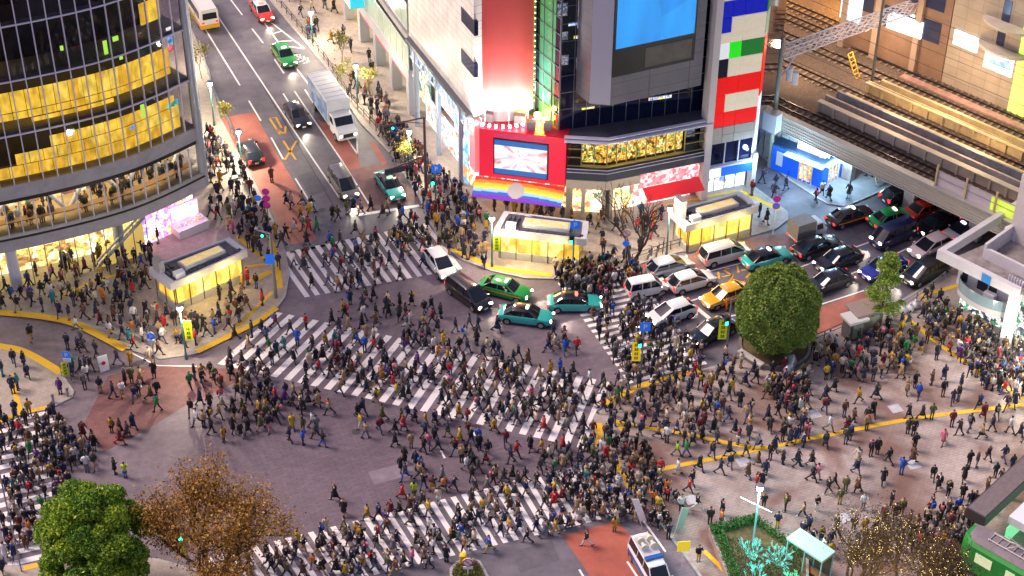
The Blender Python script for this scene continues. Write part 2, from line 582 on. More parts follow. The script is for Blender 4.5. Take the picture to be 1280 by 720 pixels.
line_px(mb, [(447, 269), (524, 257)], .4)
line_px(mb, [(858, 375), (889, 400)], .4)
line_px(mb, [(160, 439), (196, 457), (246, 458)], .12)
struct(mb, 'road_markings', M_white)

# yellow lettering and arrows painted on the lanes
mb = MB()
for pts in ([(337, 148), (345, 147), (352, 160)], [(337, 148), (350, 168)], [(346, 162), (356, 168)], [(357, 158), (356, 168)], [(354, 176), (370, 200)], [(371, 176), (356, 200)]):
    line_px(mb, pts, .22)
# two katakana-like characters in the right lane, seen from the cab
def glyph(b, cx, cy, strokes, sx, sy, w):
    o = G(cx, cy); ang = R(18)
    ca, sa = math.cos(ang), math.sin(ang)
    for st in strokes:
        pts = []
        for x, y in st:
            X, Y = x * sx, y * sy
            pts.append((o.x + X * ca - Y * sa, o.y + X * sa + Y * ca))
        ribbon(b, pts, w, .021, 0, False)
HA = [[(-.25, .3), (-.5, -.5)], [(.2, .35), (.5, -.5)], [(.38, .5), (.46, .35)], [(.55, .52), (.62, .38)]]
SU = [[(-.45, .4), (.4, .4), (.1, 0), (-.5, -.5)], [(.12, 0), (.5, -.5)]]
for i, g_ in enumerate((HA, SU)):
    glyph(mb, 904 + i * 9, 342 + i * 7, g_, 1.3, 1.3, .2)
    glyph(mb, 928 + i * 9, 334 + i * 7, g_, 1.3, 1.3, .2)
struct(mb, 'road_lettering', mat('road_yellow', (.62, .33, .04), .6, noise=.2))
mb = MB()
for i in range(3):
    glyph(mb, 372 + i * 5, 72 + i * 2, [[(-.4, .4), (.4, .4), (0, -.4)], [(-.4, -.4), (.4, -.1)], [(0, .5), (0, .1)]], 1.0, 1.4, .14)
struct(mb, 'road_lettering', M_white)

# tactile paving, kerb-height sheets
mb = MB()
Zt = KH + .005
for pts, w in (([(0, 392), (45, 396), (88, 404), (124, 420), (157, 438)], .75), ([(-30, 430), (0, 434), (25, 439), (50, 451), (76, 467)], .7),
               ([(14, 470), (20, 495), (27, 518)], .4), ([(0, 528), (27, 518), (60, 510)], .45),
               ([(78, 372), (120, 352), (168, 340)], .35), ([(246, 441), (285, 422), (320, 404), (346, 386)], .6), ([(289, 415), (312, 395), (340, 366)], .35),
               ([(338, 300), (346, 330), (350, 362)], .55), ([(305, 335), (346, 330)], .35), ([(296, 296), (318, 315), (345, 334)], .4), ([(312, 355), (340, 340)], .6),
               ([(566, 312), (592, 325), (625, 337), (690, 345)], .5), ([(575, 302), (640, 318), (690, 330)], .35), ([(926, 240), (950, 252), (974, 264)], .45),
               ([(748, 530), (749, 560)], .6), ([(772, 528), (782, 548)], .35), ([(766, 566), (776, 590), (790, 612)], .55),
               ([(770, 528), (800, 535), (850, 543), (935, 560), (955, 561)], .4), ([(808, 592), (850, 583), (955, 562), (1080, 536), (1160, 522), (1290, 506)], .42),
               ([(752, 507), (812, 480), (876, 464)], .55), ([(1128, 396), (1150, 412), (1165, 425), (1200, 450), (1260, 488), (1300, 512)], .42), ([(1150, 372), (1190, 360), (1230, 350)], .4),
               ([(880, 690), (905, 715), (930, 745)], .35), ([(30, 712), (70, 702), (78, 700)], .5), ([(832, 258), (920, 240)], .3)):
    Zt += .0004
    line_px(mb, pts, w, Zt, True)
struct(mb, 'tactile_paving', M_yel)

# patches and seams where the surface was cut open
for q_, c_ in (([(372, 220), (392, 214), (410, 238), (388, 246)], (.10, .09, .105)), ([(300, 40), (318, 34), (340, 70), (322, 76)], (.16, .148, .165)), ([(640, 690), (690, 676), (700, 700), (650, 716)], (.11, .10, .115)), ([(1060, 284), (1092, 272), (1104, 280), (1072, 294)], (.10, .09, .10)),
               ([(940, 350), (1000, 332), (1008, 340), (948, 360)], (.17, .15, .165)), ([(600, 400), (625, 404), (618, 414), (594, 410)], (.125, .10, .12)), ([(460, 590), (520, 575), (528, 590), (468, 606)], (.20, .165, .19)), ([(420, 270), (446, 272), (440, 284), (416, 282)], (.16, .145, .16))):
    sheet('road_patch', q_, mat('patch_%d' % int(c_[0] * 1000), c_, .6, noise=.25, nscale=.9), .013)
mb = MB()
for pts in ([(300, 60), (360, 160), (420, 262)], [(900, 392), (1000, 358), (1090, 322)]):
    line_px(mb, pts, .10, .0155, True)
struct(mb, 'seams', mat('tar_seam', (.055, .048, .055), .5))
# pale slabs and covers in the plaza
mb = MB()
for x, y in ((1018, 519), (1119, 512), (929, 579), (864, 626), (1054, 649), (1141, 582)):
    p = G(x, y)
    mb.box((p.x, p.y, KH + .004), (.95, .95, .008), R(20))
struct(mb, 'access_covers', mat('cover_plate', (.5, .5, .53), .5, noise=.2))
mb = MB()
for x, y in ((381, 255), (402, 263), (445, 540)):
    p = G(x, y)
    mb.add([(p.x + .35 * math.cos(a * .3927), p.y + .35 * math.sin(a * .3927), .02) for a in range(16)], [tuple(range(16))])
struct(mb, 'manhole_covers', mat('iron_cover', (.05, .05, .05), .5))
# ------------------------------------------------------------------ shared building materials
def goods(name, cols, scale=1.2, strength=1.5, dark=.25, stretch=(1, 1, 1), rnd=1.0):
    """a lit shop interior: cells of stock in several colours, some dim, some bright"""
    if name in MATS: return MATS[name]
    m = bpy.data.materials.new(name)
    m.use_nodes = True
    t = m.node_tree
    b = t.nodes['Principled BSDF']
    b.inputs['Base Color'].default_value = (.02, .02, .02, 1)
    tc = t.nodes.new('ShaderNodeTexCoord')
    mp = t.nodes.new('ShaderNodeMapping'); mp.inputs['Scale'].default_value = stretch
    vo = t.nodes.new('ShaderNodeTexVoronoi'); vo.inputs['Scale'].default_value = scale; vo.inputs['Randomness'].default_value = rnd
    sp = t.nodes.new('ShaderNodeSeparateColor')
    cr = t.nodes.new('ShaderNodeValToRGB'); cr.color_ramp.interpolation = 'CONSTANT'
    el = cr.color_ramp.elements
    el[0].position, el[0].color = 0, (*cols[0], 1)
    el[1].position, el[1].color = 1 / len(cols), (*cols[1], 1)
    for i in range(2, len(cols)):
        e = el.new(i / len(cols)); e.color = (*cols[i], 1)
    nz = t.nodes.new('ShaderNodeTexNoise'); nz.inputs['Scale'].default_value = scale * 2.3; nz.inputs['Detail'].default_value = 5
    rp = t.nodes.new('ShaderNodeMapRange')
    rp.inputs[1].default_value, rp.inputs[2].default_value, rp.inputs[3].default_value, rp.inputs[4].default_value = .35, .68, dark, 1.35
    mx = t.nodes.new('ShaderNodeMath'); mx.operation = 'MULTIPLY'; mx.inputs[1].default_value = strength
    L = t.links.new
    L(tc.outputs['Object'], mp.inputs[0]); L(mp.outputs[0], vo.inputs['Vector']); L(mp.outputs[0], nz.inputs['Vector'])
    L(vo.outputs['Color'], sp.inputs[0]); L(sp.outputs[0], cr.inputs[0]); L(cr.outputs[0], b.inputs['Emission Color'])
    L(nz.outputs[0], rp.inputs[0]); L(rp.outputs[0], mx.inputs[0]); L(mx.outputs[0], b.inputs['Emission Strength'])
    MATS[name] = m
    return m

def tiles(name, col, sx, sz, jw=.03, var=.07, rough=.45, joint=.6):
    """cladding panels: brick grid laid on a wall of any heading (x+y along, z up)"""
    if name in MATS: return MATS[name]
    m = bpy.data.materials.new(name)
    m.use_nodes = True
    t = m.node_tree
    b = t.nodes['Principled BSDF']
    tc = t.nodes.new('ShaderNodeTexCoord')
    sx_ = t.nodes.new('ShaderNodeSeparateXYZ')
    ad = t.nodes.new('ShaderNodeMath'); ad.operation = 'SUBTRACT'
    cb = t.nodes.new('ShaderNodeCombineXYZ')
    br = t.nodes.new('ShaderNodeTexBrick')
    br.offset = 0
    br.inputs['Scale'].default_value = 1
    br.inputs['Brick Width'].default_value = sx
    br.inputs['Row Height'].default_value = sz
    br.inputs['Mortar Size'].default_value = jw
    br.inputs['Color1'].default_value = (*[c * (1 - var) for c in col], 1)
    br.inputs['Color2'].default_value = (*[min(1, c * (1 + var)) for c in col], 1)
    br.inputs['Mortar'].default_value = (*[c * joint for c in col], 1)
    nz = t.nodes.new('ShaderNodeTexNoise'); nz.inputs['Scale'].default_value = .6; nz.inputs['Detail'].default_value = 6
    rp = t.nodes.new('ShaderNodeMapRange')
    rp.inputs[1].default_value, rp.inputs[2].default_value, rp.inputs[3].default_value, rp.inputs[4].default_value = .3, .7, .86, 1.1
    mx = t.nodes.new('ShaderNodeMixRGB'); mx.blend_type = 'MULTIPLY'; mx.inputs[0].default_value = 1
    L = t.links.new
    L(tc.outputs['Object'], sx_.inputs[0]); L(sx_.outputs[0], ad.inputs[0]); L(sx_.outputs[1], ad.inputs[1])
    L(ad.outputs[0], cb.inputs[0]); L(sx_.outputs[2], cb.inputs[1]); L(cb.outputs[0], br.inputs[0])
    L(tc.outputs['Object'], nz.inputs[0]); L(nz.outputs[0], rp.inputs[0])
    L(br.outputs[0], mx.inputs[1]); L(rp.outputs[0], mx.inputs[2]); L(mx.outputs[0], b.inputs['Base Color'])
    b.inputs['Roughness'].default_value = rough
    MATS[name] = m
    return m

M_dark = mat('dark_interior', (.012, .014, .03), .35)
M_navy = mat('navy_curtain_wall', (.006, .009, .035), .06, spec=.6)
M_steel = mat('grey_metal', (.34, .36, .40), .35, .6, noise=.1, nscale=1)
M_alu = mat('pale_aluminium', (.60, .60, .70), .45, .1)
M_conc = mat('grey_concrete', (.36, .35, .36), .7, noise=.15, nscale=.9)
M_beige = mat('beige_stone', (.46, .40, .33), .6, noise=.12, nscale=.8)
M_black = mat('black_metal', (.015, .015, .018), .4)
M_whitep = mat('white_paint', (.72, .72, .74), .45, noise=.06, nscale=1)
M_glass = glass('clear_glass', (.9, .95, 1), .12)
M_glassd = glass('dark_glass', (.75, .75, .85), .38)
M_glassg = glass('pale_green_glass', (.75, .95, .85), .3)

# ------------------------------------------------------------------ curved glass building on the left
QC = smooth_line([(-66, -6.2), (-54.5, -4.6), (-43.4, -1.1), (-33.6, 3.7), (-27.65, 9.4)], 16)
_ql = [0.0]
for i in range(1, len(QC)): _ql.append(_ql[-1] + (QC[i] - QC[i - 1]).length)
QL = _ql[-1]
def qarc(s, off=0.0):
    """point on the facade curve, s metres back from the street corner, moved outwards by off"""
    t = QL - s
    for i in range(1, len(QC)):
        if t <= _ql[i] or i == len(QC) - 1:
            k = (t - _ql[i - 1]) / (_ql[i] - _ql[i - 1])
            d = (QC[i] - QC[i - 1]).normalized()
            p = QC[i - 1].lerp(QC[i], k)
            return p + Vector((d.y, -d.x)) * off
def qband(b, s0, s1, z0, z1, o0, o1, k=0, n=None):
    n = n or max(2, int(abs(s1 - s0) / 1.2))
    rings = []
    for i in range(n + 1):
        s = s0 + (s1 - s0) * i / n
        a, c = qarc(s, o0), qarc(s, o1)
        rings.append([(a.x, a.y, z0), (c.x, c.y, z0), (c.x, c.y, z1), (a.x, a.y, z1)])
    b.rings(rings, k)
def qsheet(b, s0, s1, z0, z1, o, k=0, n=None):
    n = n or max(2, int(abs(s1 - s0) / 1.2))
    rings = []
    for i in range(n + 1):
        s = s0 + (s1 - s0) * i / n
        a = qarc(s, o)
        rings.append([(a.x, a.y, z0), (a.x, a.y, z1)])
    b.rings(rings, k, cap=False, closed=False)
def qz(px, py, off=0.0):
    """(s, z) on the curved facade where this survey pixel falls"""
    best = None
    for i in range(400):
        s = QL * .8 * i / 400
        p = qarc(s, off)
        a = proj((p.x, p.y, 0)); c = proj((p.x, p.y, 40))
        k = (py - a[1]) / (c[1] - a[1])
        e = abs(a[0] + (c[0] - a[0]) * k - px)
        if best is None or e < best[0]: best = (e, s, 40 * k)
    return best[1], best[2]
SM = 34.0
q = thing('glass_building', 'curved dark glass building with amber lit floors at the left corner of the crossing', 'building', (qarc(0).x, qarc(0).y, 0))
b = MB()
inner = [qarc(s, -4.5) for s in np.linspace(0, QL * .96, 24)]
back = [Vector((-60, 40)), Vector((-41, 38.5))]
b.prism([tuple(p) for p in inner] + [tuple(p) for p in back], .12, 40)
b.build('core', M_dark, q)
b = MB()
for z0, z1, o in ((4.4, 5.75, .55), (9.25, 10.5, .2)):
    qband(b, .2, SM, z0, z1, -4.4, o)
for z in (15.0, 19.9, 24.8, 29.7, 34.6, 39.5):
    qband(b, .2, SM, z, z + .3, -4.4, -.35)
b.build('floor_slab', M_conc, q)
b = MB()
qband(b, .2, SM, 8.8, 9.25, -1.2, .05)
qband(b, .2, SM, 5.55, 5.72, .55, .62)
b.build('shadow_gap', M_black, q)
b = MB()
qsheet(b, .3, SM, 10.5, 39.8, -3.2)
b.build('dark_partition', mat('dark_office', (.02, .022, .05), .5, noise=.6, nscale=.5), q)
# amber lit blinds behind the glazing
AMB = [(1, .60, .05), (1, .66, .08), (.95, .54, .04), (1, .62, .05), (.85, .46, .03)]
M_amb = goods('amber_blinds', AMB, .8, 1.25, .7, (1, 1, .5), .6)
b = MB()
def lit(px0, px1, zt, zb, rows, keep=1.0):
    b = MB()
    s1 = qz(px0, 150)[0]; s0 = qz(px1, 150)[0]
    n = int(round((s1 - s0) / 1.2))
    h = (zt - zb) / rows
    for r in range(rows):
        for i in range(n):
            if rng.random() > keep and r != 0: continue
            a = s0 + (s1 - s0) * i / n + .03
            c = s0 + (s1 - s0) * (i + 1) / n - .03
            qband(b, a, c, zb + r * h + .02, zb + (r + 1) * h - .05, -.62, -.52, 0, 1)
    b.build('window_blinds', M_amb, q)
lit(-60, 226, 18.8, 16.9, 1)
lit(-60, 226, 16.85, 16.2, 1); lit(40, 150, 16.1, 15.7, 1)
lit(60, 226, 14.1, 13.05, 1); lit(10, 230, 13.0, 11.95, 1); lit(-20, 230, 11.9, 10.8, 1)
lit(196, 222, 23.6, 21.6, 2); lit(-60, 16, 24.1, 22.1, 2)
b = MB()
for px, py, w, h in ((132, 40, .35, 1.2), (180, 122, .35, 1.2), (145, 29, .5, .4), (152, 53, .3, .3), (76, 41, .25, .4)):
    s, z = qz(px, py)
    qband(b, s - w / 2, s + w / 2, z - h / 2, z + h / 2, -.6, -.5, 0, 1)
b.build_each('exit_sign_light', glow('lime_light', (.55, 1, .1), 1.2), q)
b = MB()
for px, py, w, h in ((215, 30, .5, 2.2), (216, 115, .9, .4), (222, 112, .5, .5), (168, 143, .6, .3)):
    s, z = qz(px, py); qband(b, s - w / 2, s + w / 2, z - h / 2, z + h / 2, -.62, -.5, 0, 1)
b.build_each('inner_sign_light', goods('inner_sign', [(1, .1, .15), (.1, .9, .6), (1, .9, .8), (.2, .5, 1)], 1.0, 1.3), q)
b = MB()
qsheet(b, .2, SM, 10.5, 40, 0.0)
b.build('curtain_wall_glass', M_glassd, q)
b = MB()
n = int(SM / 1.2)
for i in range(n + 1):
    s = .25 + i * 1.2
    for z0, z1, o in ((10.5, 40, .0), (5.75, 8.8, .12)):
        p0, p1 = qarc(s - .045, o), qarc(s + .045, o)
        p2, p3 = qarc(s + .045, o + .16), qarc(s - .045, o + .16)
        b.prism([tuple(p) for p in (p0, p1, p2, p3)], z0, z1)
b.build('mullions', M_alu, q)
b = MB()
for z in (15.15, 20.05, 24.9, 29.8, 34.7):
    qband(b, .2, SM, z - .06, z + .06, .02, .14)
b.build('transoms', M_alu, q)
# first upper floor: open, warm and full of people at the window counter
b = MB(); qsheet(b, .4, SM, 5.76, 8.8, -4.3)
b.build('cafe_back_wall', goods('cafe_light', [(1, .78, .42), (1, .62, .22), (.85, .45, .15), (.5, .25, .1), (1, .88, .6), (.3, .12, .08)], .9, 1.15, .3), q)
b = MB(); qband(b, .5, SM, 8.68, 8.74, -4.2, -.5); b.build('cafe_ceiling', glow('cafe_ceiling_light', (1, .80, .45), 2.6), q)
b = MB(); qband(b, .5, SM, 5.752, 5.80, -4.25, -.1); b.build('cafe_floor', mat('cafe_floor_wood', (.50, .36, .2), .5, noise=.2, nscale=1), q)
b = MB(); qsheet(b, .4, SM, 5.75, 8.8, .05)
b.build('cafe_glass', M_glass, q)
b = MB(); qband(b, .6, SM, 6.6, 6.68, -1.0, -.3)
b.build('window_counter', mat('counter_wood', (.35, .18, .07), .5), q)
b = MB()
for s in (2.5, 7.5, 12.8, 19.5):
    for d in (-1, 1):
        a, c = qarc(s, -1.6), qarc(s + d * 1.9, -1.6)
        b.tube([(a.x, a.y, 5.75), (c.x, c.y, 8.8)], .2, 8)
b.build('cross_brace', M_whitep, q)
# ground floor
b = MB(); qsheet(b, 6.5, SM, .13, 4.35, -2.6)
b.build('shop_back_wall', goods('bookshop_light', [(1, .72, .22), (1, .80, .35), (1, .60, .12), (.75, .40, .10), (1, .88, .55), (.4, .2, .06)], 1.5, 1.8, .3), q)
b = MB(); qband(b, 6.5, SM, 4.28, 4.34, -2.5, -.25); b.build('shop_ceiling', glow('shop_ceiling_light', (1, .80, .38), 3.0), q)
b = MB(); qsheet(b, 6.5, SM, .13, 4.4, -.15)
b.build('shop_glass', M_glass, q)
b = MB()
i = 0
while 6.5 + i * 1.3 < SM:
    p = qarc(6.5 + i * 1.3, -.10)
    b.box((p.x, p.y, 2.26), (.07, .07, 4.28)); i += 1
b.build('shop_mullions', M_steel, q)
b = MB(); qsheet(b, 14, 22, 3.2, 4.2, -1.2)
b.build('shop_ceiling_light', glow('warm_panel', (1, .82, .35), 2.2), q)
for px, py in ((22, 360), (153, 324)):
    p = G(px, py)
    b = MB(); b.tube([(p.x, p.y, .12), (p.x, p.y, 4.4)], .5, 16)
    b.build('column', M_alu, q, smooth=True, sharp=40)
b = MB()
e = qarc(0)
b.tube([(e.x, e.y, 4.4), (e.x, e.y, 40)], .42, 16)
b.build('corner_post', mat('silver_panel', (.5, .56, .62), .3, .5), q, smooth=True, sharp=40)
# glazed stair by the entrance
st = MB()
s0, s1 = 11.2, 6.8
for i in range(14):
    s = s0 + (s1 - s0) * i / 14
    qband(st, s - .33, s, .12, .5 + i * .27, -1.9, -.2, 0, 1)
st.build('entrance_stair', mat('lit_stair', (.6, .45, .2), .5, emit=(1, .65, .15), estr=.5), q)
b = MB()
a, c = qarc(s0 + .2, -.1), qarc(s1 - .2, -.1)
b.tube([(a.x, a.y, .9), (c.x, c.y, 4.5)], .12, 8)
b.tube([(a.x, a.y, .3), (c.x, c.y, 3.9)], .16, 8)
b.build('stair_stringer', M_steel, q)
b = MB()
s, z = qz(172, 275)
p = qarc(s, -.7); b.ball((p.x, p.y, 3.4), .32, 12, 8)
b.build('globe_light', glow('globe', (1, .92, .6), 9), q, smooth=True)
b = MB(); qsheet(b, .6, 6.5, .13, 4.3, -1.2)
b.build('arcade_back_wall', goods('pink_shop', [(1, .25, .6), (1, .55, .8), (.8, .2, .9), (1, .8, .9), (1, .45, .25), (.35, .25, 1)], 1.6, 2.0, .3), q)
# pink promotional stall on the pavement in front of the arcade
pb = G(238, 290)
ang = heading(222, 300, 258, 285)
booth = thing('promotion_stall', 'white stall glowing pink in front of the curved glass building', 'stall', (pb.x, pb.y, KH), ang)
b = MB(); b.box((0, 0, .45), (3.0, 1.5, .9)); b.box((0, 0, .93), (3.2, 1.7, .06)); b.build('counter', M_whitep, booth, world=False, bevel=.03)
b = MB()
for x in (-1.4, 1.4):
    b.tube([(x, .65, .9), (x, .65, 2.7)], .05, 8)
b.box((0, .65, 2.7), (3.0, .1, .1)); b.build('frame', M_alu, booth, world=False)
b = MB(); b.box((0, .62, 1.85), (2.7, .04, 1.5)); b.build('backlit_panel', goods('pink_panel', [(1, .3, .7), (1, .7, .9), (.9, .9, 1), (1, .5, .4)], 1.4, 2.2, .5), booth, world=False)
b = MB()
for i in range(7):
    b.box((-1.2 + i * .4, -.1, 1.05), (.25, .4, .18 + .1 * (i % 3)))
b.build('goods', goods('pink_goods', [(1, .4, .4), (1, .8, .8), (.6, .4, 1), (1, .6, .2)], 4, .9), booth, world=False)
lamp('POINT', 'stall_light', (pb.x - .6, pb.y - .9, 2.6), 80, (1, .45, .75), .2, booth)
# ------------------------------------------------------------------ buildings across the crossing
P0, P1 = G(597, 258), G(707, 272)
Qc = G(760, 177, 8.4)                      # blunt corner of the restaurant podium
F2b, F2e = G(881, 249), G(936, 238)
W1 = Wall(P0, G(516, 150))
W2 = Wall(P0, P1)
WF1 = Wall(P1, Qc)
WF2 = Wall(Qc, F2b)
WT = Wall(F2b, F2e)
def V2(p): return (p[0], p[1])
tA = W1.t                                    # heading of the street to the upper left

# --- white department store
ds = thing('department_store', 'white tiled department store with a tall red banner round its rounded corner', 'building', (P0.x, P0.y, 0))
M_wt = tiles('white_wall_tiles', (.80, .77, .72), 1.5, .75, .03, .04)
e0 = P0; e1 = W1.P(17.2, 0)
bk = Vector((8, 4, 0)).normalized() * 14
b = MB()
b.prism([V2(W1.P(.6, 0, -.0)), V2(W1.P(17.2, 0)), V2(W1.P(17.2, 0) + bk), V2(W1.P(2, 0) + bk)], 9.3, 46)
b.build('tiled_wall', M_wt, ds)
b = MB()
b.prism([V2(W1.P(.8, 0, -5.0)), V2(W1.P(17.0, 0, -5.0)), V2(W1.P(17.0, 0, -10)), V2(W1.P(2, 0, -9))], .12, 9.3)
b.build('inner_wall', goods('store_white', [(1, .95, .85), (.9, .95, 1), (1, .88, .7), (.8, .85, .9)], .5, 1.1, .7), ds)
b = MB()
for px0, py0, px1, py1 in ((577, 8, 594, 20), (577, 60, 594, 72)):
    u0, z0 = W1.hit(px0, py0); u1, z1 = W1.hit(px1, py1 + 8)
    W1.box(b, u1 + .05, u0, z0 - 1.4, z0, -.3, .06)
b.build_each('slot_window', M_navy, ds)
# canopy beam, truss and columns along the street
b = MB()
W1.box(b, 1.0, 16.9, 8.95, 9.28, -.6, .5)
b.build('canopy_beam', mat('dark_beam', (.08, .085, .10), .5), ds)
b = MB()
for u in np.arange(1.2, 16.6, 1.2):
    for a_, c_ in ((0, .6), (1.2, .6)):
        p, q_ = W1.P(u + a_, 8.9, .1), W1.P(u + c_, 7.3, .1)
        b.tube([p, q_], .07, 6)
b.tube([W1.P(1.2, 7.3, .1), W1.P(16.8, 7.3, .1)], .09, 6)
b.build('truss', mat('truss_white', (.7, .75, .8), .4), ds)
b = MB(); W1.box(b, 1.2, 16.8, 7.3, 8.95, -.5, -.4)
b.build('truss_light', glow('blue_white_light', (.35, .65, 1), 1.5), ds)
for px, py in ((522, 158), (549, 190), (577, 232)):
    u, z = W1.hit(px, py)
    b = MB(); b.tube([W1.P(u, .12, 0), W1.P(u, 9, 0)], .28, 12)
    b.build('column', mat('pale_blue_metal', (.42, .5, .6), .35, .3), ds, smooth=True, sharp=40)
b = MB()
W1.box(b, 9.4, 14.6, 3.2, 7.2, -1.9, -1.7)
b.build('shop_panel', mat('pale_shop_panel', (.6, .55, .5), .5, emit=(1, .9, .8), estr=.35), ds)
b = MB()
W1.box(b, 4.2, 9.0, 1.5, 6.9, -1.6, -1.4)
b.build('shop_panel', goods('ice_blue_art', [(.2, .5, 1), (.7, .9, 1), (.95, 1, 1), (.4, .7, 1), (1, 1, 1)], .7, 1.7, .5), ds)
b = MB(); W1.box(b, .7, 16.6, .13, 2.6, -4.9, -4.8)
b.build('shop_front', goods('shop_mix', [(1, .85, .6), (1, .6, .3), (.9, .2, .15), (.9, .95, 1), (.4, .6, 1), (1, .75, .4)], 1.8, 1.6, .25), ds)
b = MB(); W1.box(b, 2.9, 16.2, .13, 3.1, -1.3, -1.2)
b.build('shop_front', goods('ice_shop', [(.75, .88, 1), (.95, .97, 1), (.45, .68, 1), (1, .85, .65), (.9, .3, .2), (1, 1, .95)], 1.5, 1.5, .3), ds)
b = MB(); W1.box(b, 1.3, 2.6, 1.6, 6.0, .3, .36)
b.build('hanging_banner', goods('blue_banner', [(.05, .3, .9), (.15, .55, 1), (.5, .8, 1), (.05, .2, .7)], .9, .8, .6), ds)
# rounded corner with the tall banner
ca, cm, cb = G(594.5, 131, 10.0), G(631, 138, 10.0), G(666, 128, 10.0)
def arc3(a, m, c, n):
    a, m, c = Vector(a[:2]), Vector(m[:2]), Vector(c[:2])
    d = 2 * (a.x * (m.y - c.y) + m.x * (c.y - a.y) + c.x * (a.y - m.y))
    ux = ((a.length_squared) * (m.y - c.y) + (m.length_squared) * (c.y - a.y) + (c.length_squared) * (a.y - m.y)) / d
    uy = ((a.length_squared) * (c.x - m.x) + (m.length_squared) * (a.x - c.x) + (c.length_squared) * (m.x - a.x)) / d
    o = Vector((ux, uy)); r = (a - o).length
    a0 = math.atan2(a.y - uy, a.x - ux); a1 = math.atan2(c.y - uy, c.x - ux)
    while a1 < a0: a1 += 2 * math.pi
    return [Vector((ux + r * math.cos(a0 + (a1 - a0) * i / n), uy + r * math.sin(a0 + (a1 - a0) * i / n))) for i in range(n + 1)], o
BA, bo = arc3(ca, cm, cb, 24)
b = MB(); b.rings([[(p.x, p.y, 10.0), (p.x, p.y, 46)] for p in BA], cap=False, closed=False)
bk2 = [(p + (bo - p).normalized() * .25) for p in BA]
b.rings([[(p.x, p.y, 10.0), (p.x, p.y, 46)] for p in bk2[::-1]], cap=False, closed=False)
b.rings([[(p.x, p.y, 10.0), (r.x, r.y, 10.0)] for p, r in zip(BA, bk2)], cap=False, closed=False)
b.build('tall_banner', mat('red_banner', (.70, .075, .07), .5, noise=.04, nscale=.3), ds)
b = MB(); b.prism([tuple(p + (bo - p).normalized() * .5) for p in BA] + [(ca.x + 3, ca.y + 6), (cb.x + 0, cb.y + 4)], 8.5, 46)
b.build('corner_drum', mat('pale_drum', (.62, .63, .62), .4), ds)
b = MB()
for i in range(1, 24, 2):
    p = BA[i] + (BA[i] - bo).normalized() * .9
    b.box((p.x, p.y, 8.85), (.28, .2, .2), math.atan2((p - bo).y, (p - bo).x))
b.build_each('banner_floodlight', glow('flood', (1, .96, .85), 14), ds)
for i in (3, 9, 15, 21):
    p = BA[i] + (BA[i] - bo).normalized() * 1.3
    lamp('SPOT', 'banner_lamp', (p.x, p.y, 8.95), 3000, (1, .93, .85), .15, ds, (Vector((bo.x - p.x, bo.y - p.y, 0)).normalized() * .42 + Vector((0, 0, 1))).to_track_quat('-Z', 'Y').to_euler(), 100)
b = MB()
for i in (5, 13, 20):
    p = BA[i] + (BA[i] - bo).normalized() * .35
    b.tube([(p.x, p.y, 8.5), (p.x, p.y, 10.4)], .05, 6)
b.build_each('banner_bracket', M_steel, ds)
b = MB()
edge = BA[-1]
for k in range(60):
    b.ball((edge.x + .1, edge.y, 10.2 + k * .55), .07, 6, 4)
b.build('edge_bulbs', glow('edge_bulb', (1, .85, .3), 3), ds)

# --- red screen block at street level (part of the corner building)
cbld = thing('corner_building', 'dark glass corner building with big video screens, red screen block and restaurant windows', 'building', (P1.x, P1.y, 0))
M_red = mat('red_panel', (.62, .012, .06), .4, emit=(1, .02, .05), estr=.28)
zb, zt = 3.55, 8.55
b = MB()
W2.box(b, .25, W2.L - .1, zb, zt, -3.0, .15)
b.build('red_block', tiles('red_block_tiles', (.66, .012, .05), 1.3, 1.0, .03, .05), cbld)
b = MB()
W2.quad(b, .26, W2.L - .11, zb + .02, zt - .02, .17)
b.build('red_lit_panel', M_red, cbld)
b = MB(); W1.box(b, .3, 1.6, zb, zt + .3, -.6, .12)
b.build('side_panel', mat('pink_panel_lit', (.7, .2, .25), .4, emit=(1, .3, .3), estr=.3), cbld)
def streak_screen(name, wall, u0, u1, z0, z1):
    m = bpy.data.materials.new(name); m.use_nodes = True
    t = m.node_tree; bs = t.nodes['Principled BSDF']
    bs.inputs['Base Color'].default_value = (.02, .02, .02, 1)
    tc = t.nodes.new('ShaderNodeTexCoord')
    mp = t.nodes.new('ShaderNodeMapping'); mp.inputs['Location'].default_value = (-.08, 0, 0)
    sp = t.nodes.new('ShaderNodeSeparateXYZ')
    at = t.nodes.new('ShaderNodeMath'); at.operation = 'ARCTAN2'
    cx = t.nodes.new('ShaderNodeCombineXYZ')
    nz = t.nodes.new('ShaderNodeTexNoise'); nz.inputs['Scale'].default_value = 3.1; nz.inputs['Detail'].default_value = 4
    cr = t.nodes.new('ShaderNodeValToRGB')
    e = cr.color_ramp.elements
    e[0].position, e[0].color = .26, (.10, .09, .22, 1)
    e[1].position, e[1].color = .52, (1, 1, 1, 1)
    x = e.new(.37); x.color = (.95, .35, .25, 1)
    x = e.new(.43); x.color = (.75, .62, .80, 1)
    L = t.links.new
    L(tc.outputs['Object'], mp.inputs[0]); L(mp.outputs[0], sp.inputs[0]); L(sp.outputs[2], at.inputs[0]); L(sp.outputs[0], at.inputs[1])
    ln = t.nodes.new('ShaderNodeVectorMath'); ln.operation = 'LENGTH'; L(mp.outputs[0], ln.inputs[0]); ml = t.nodes.new('ShaderNodeMath'); ml.operation = 'MULTIPLY'; ml.inputs[1].default_value = .22; L(ln.outputs['Value'], ml.inputs[0]); L(ml.outputs[0], cx.inputs[1]); L(at.outputs[0], cx.inputs[0]); L(cx.outputs[0], nz.inputs[0]); L(nz.outputs[0], cr.inputs[0]); L(cr.outputs[0], bs.inputs['Emission Color'])
    bs.inputs['Emission Strength'].default_value = .72
    return m
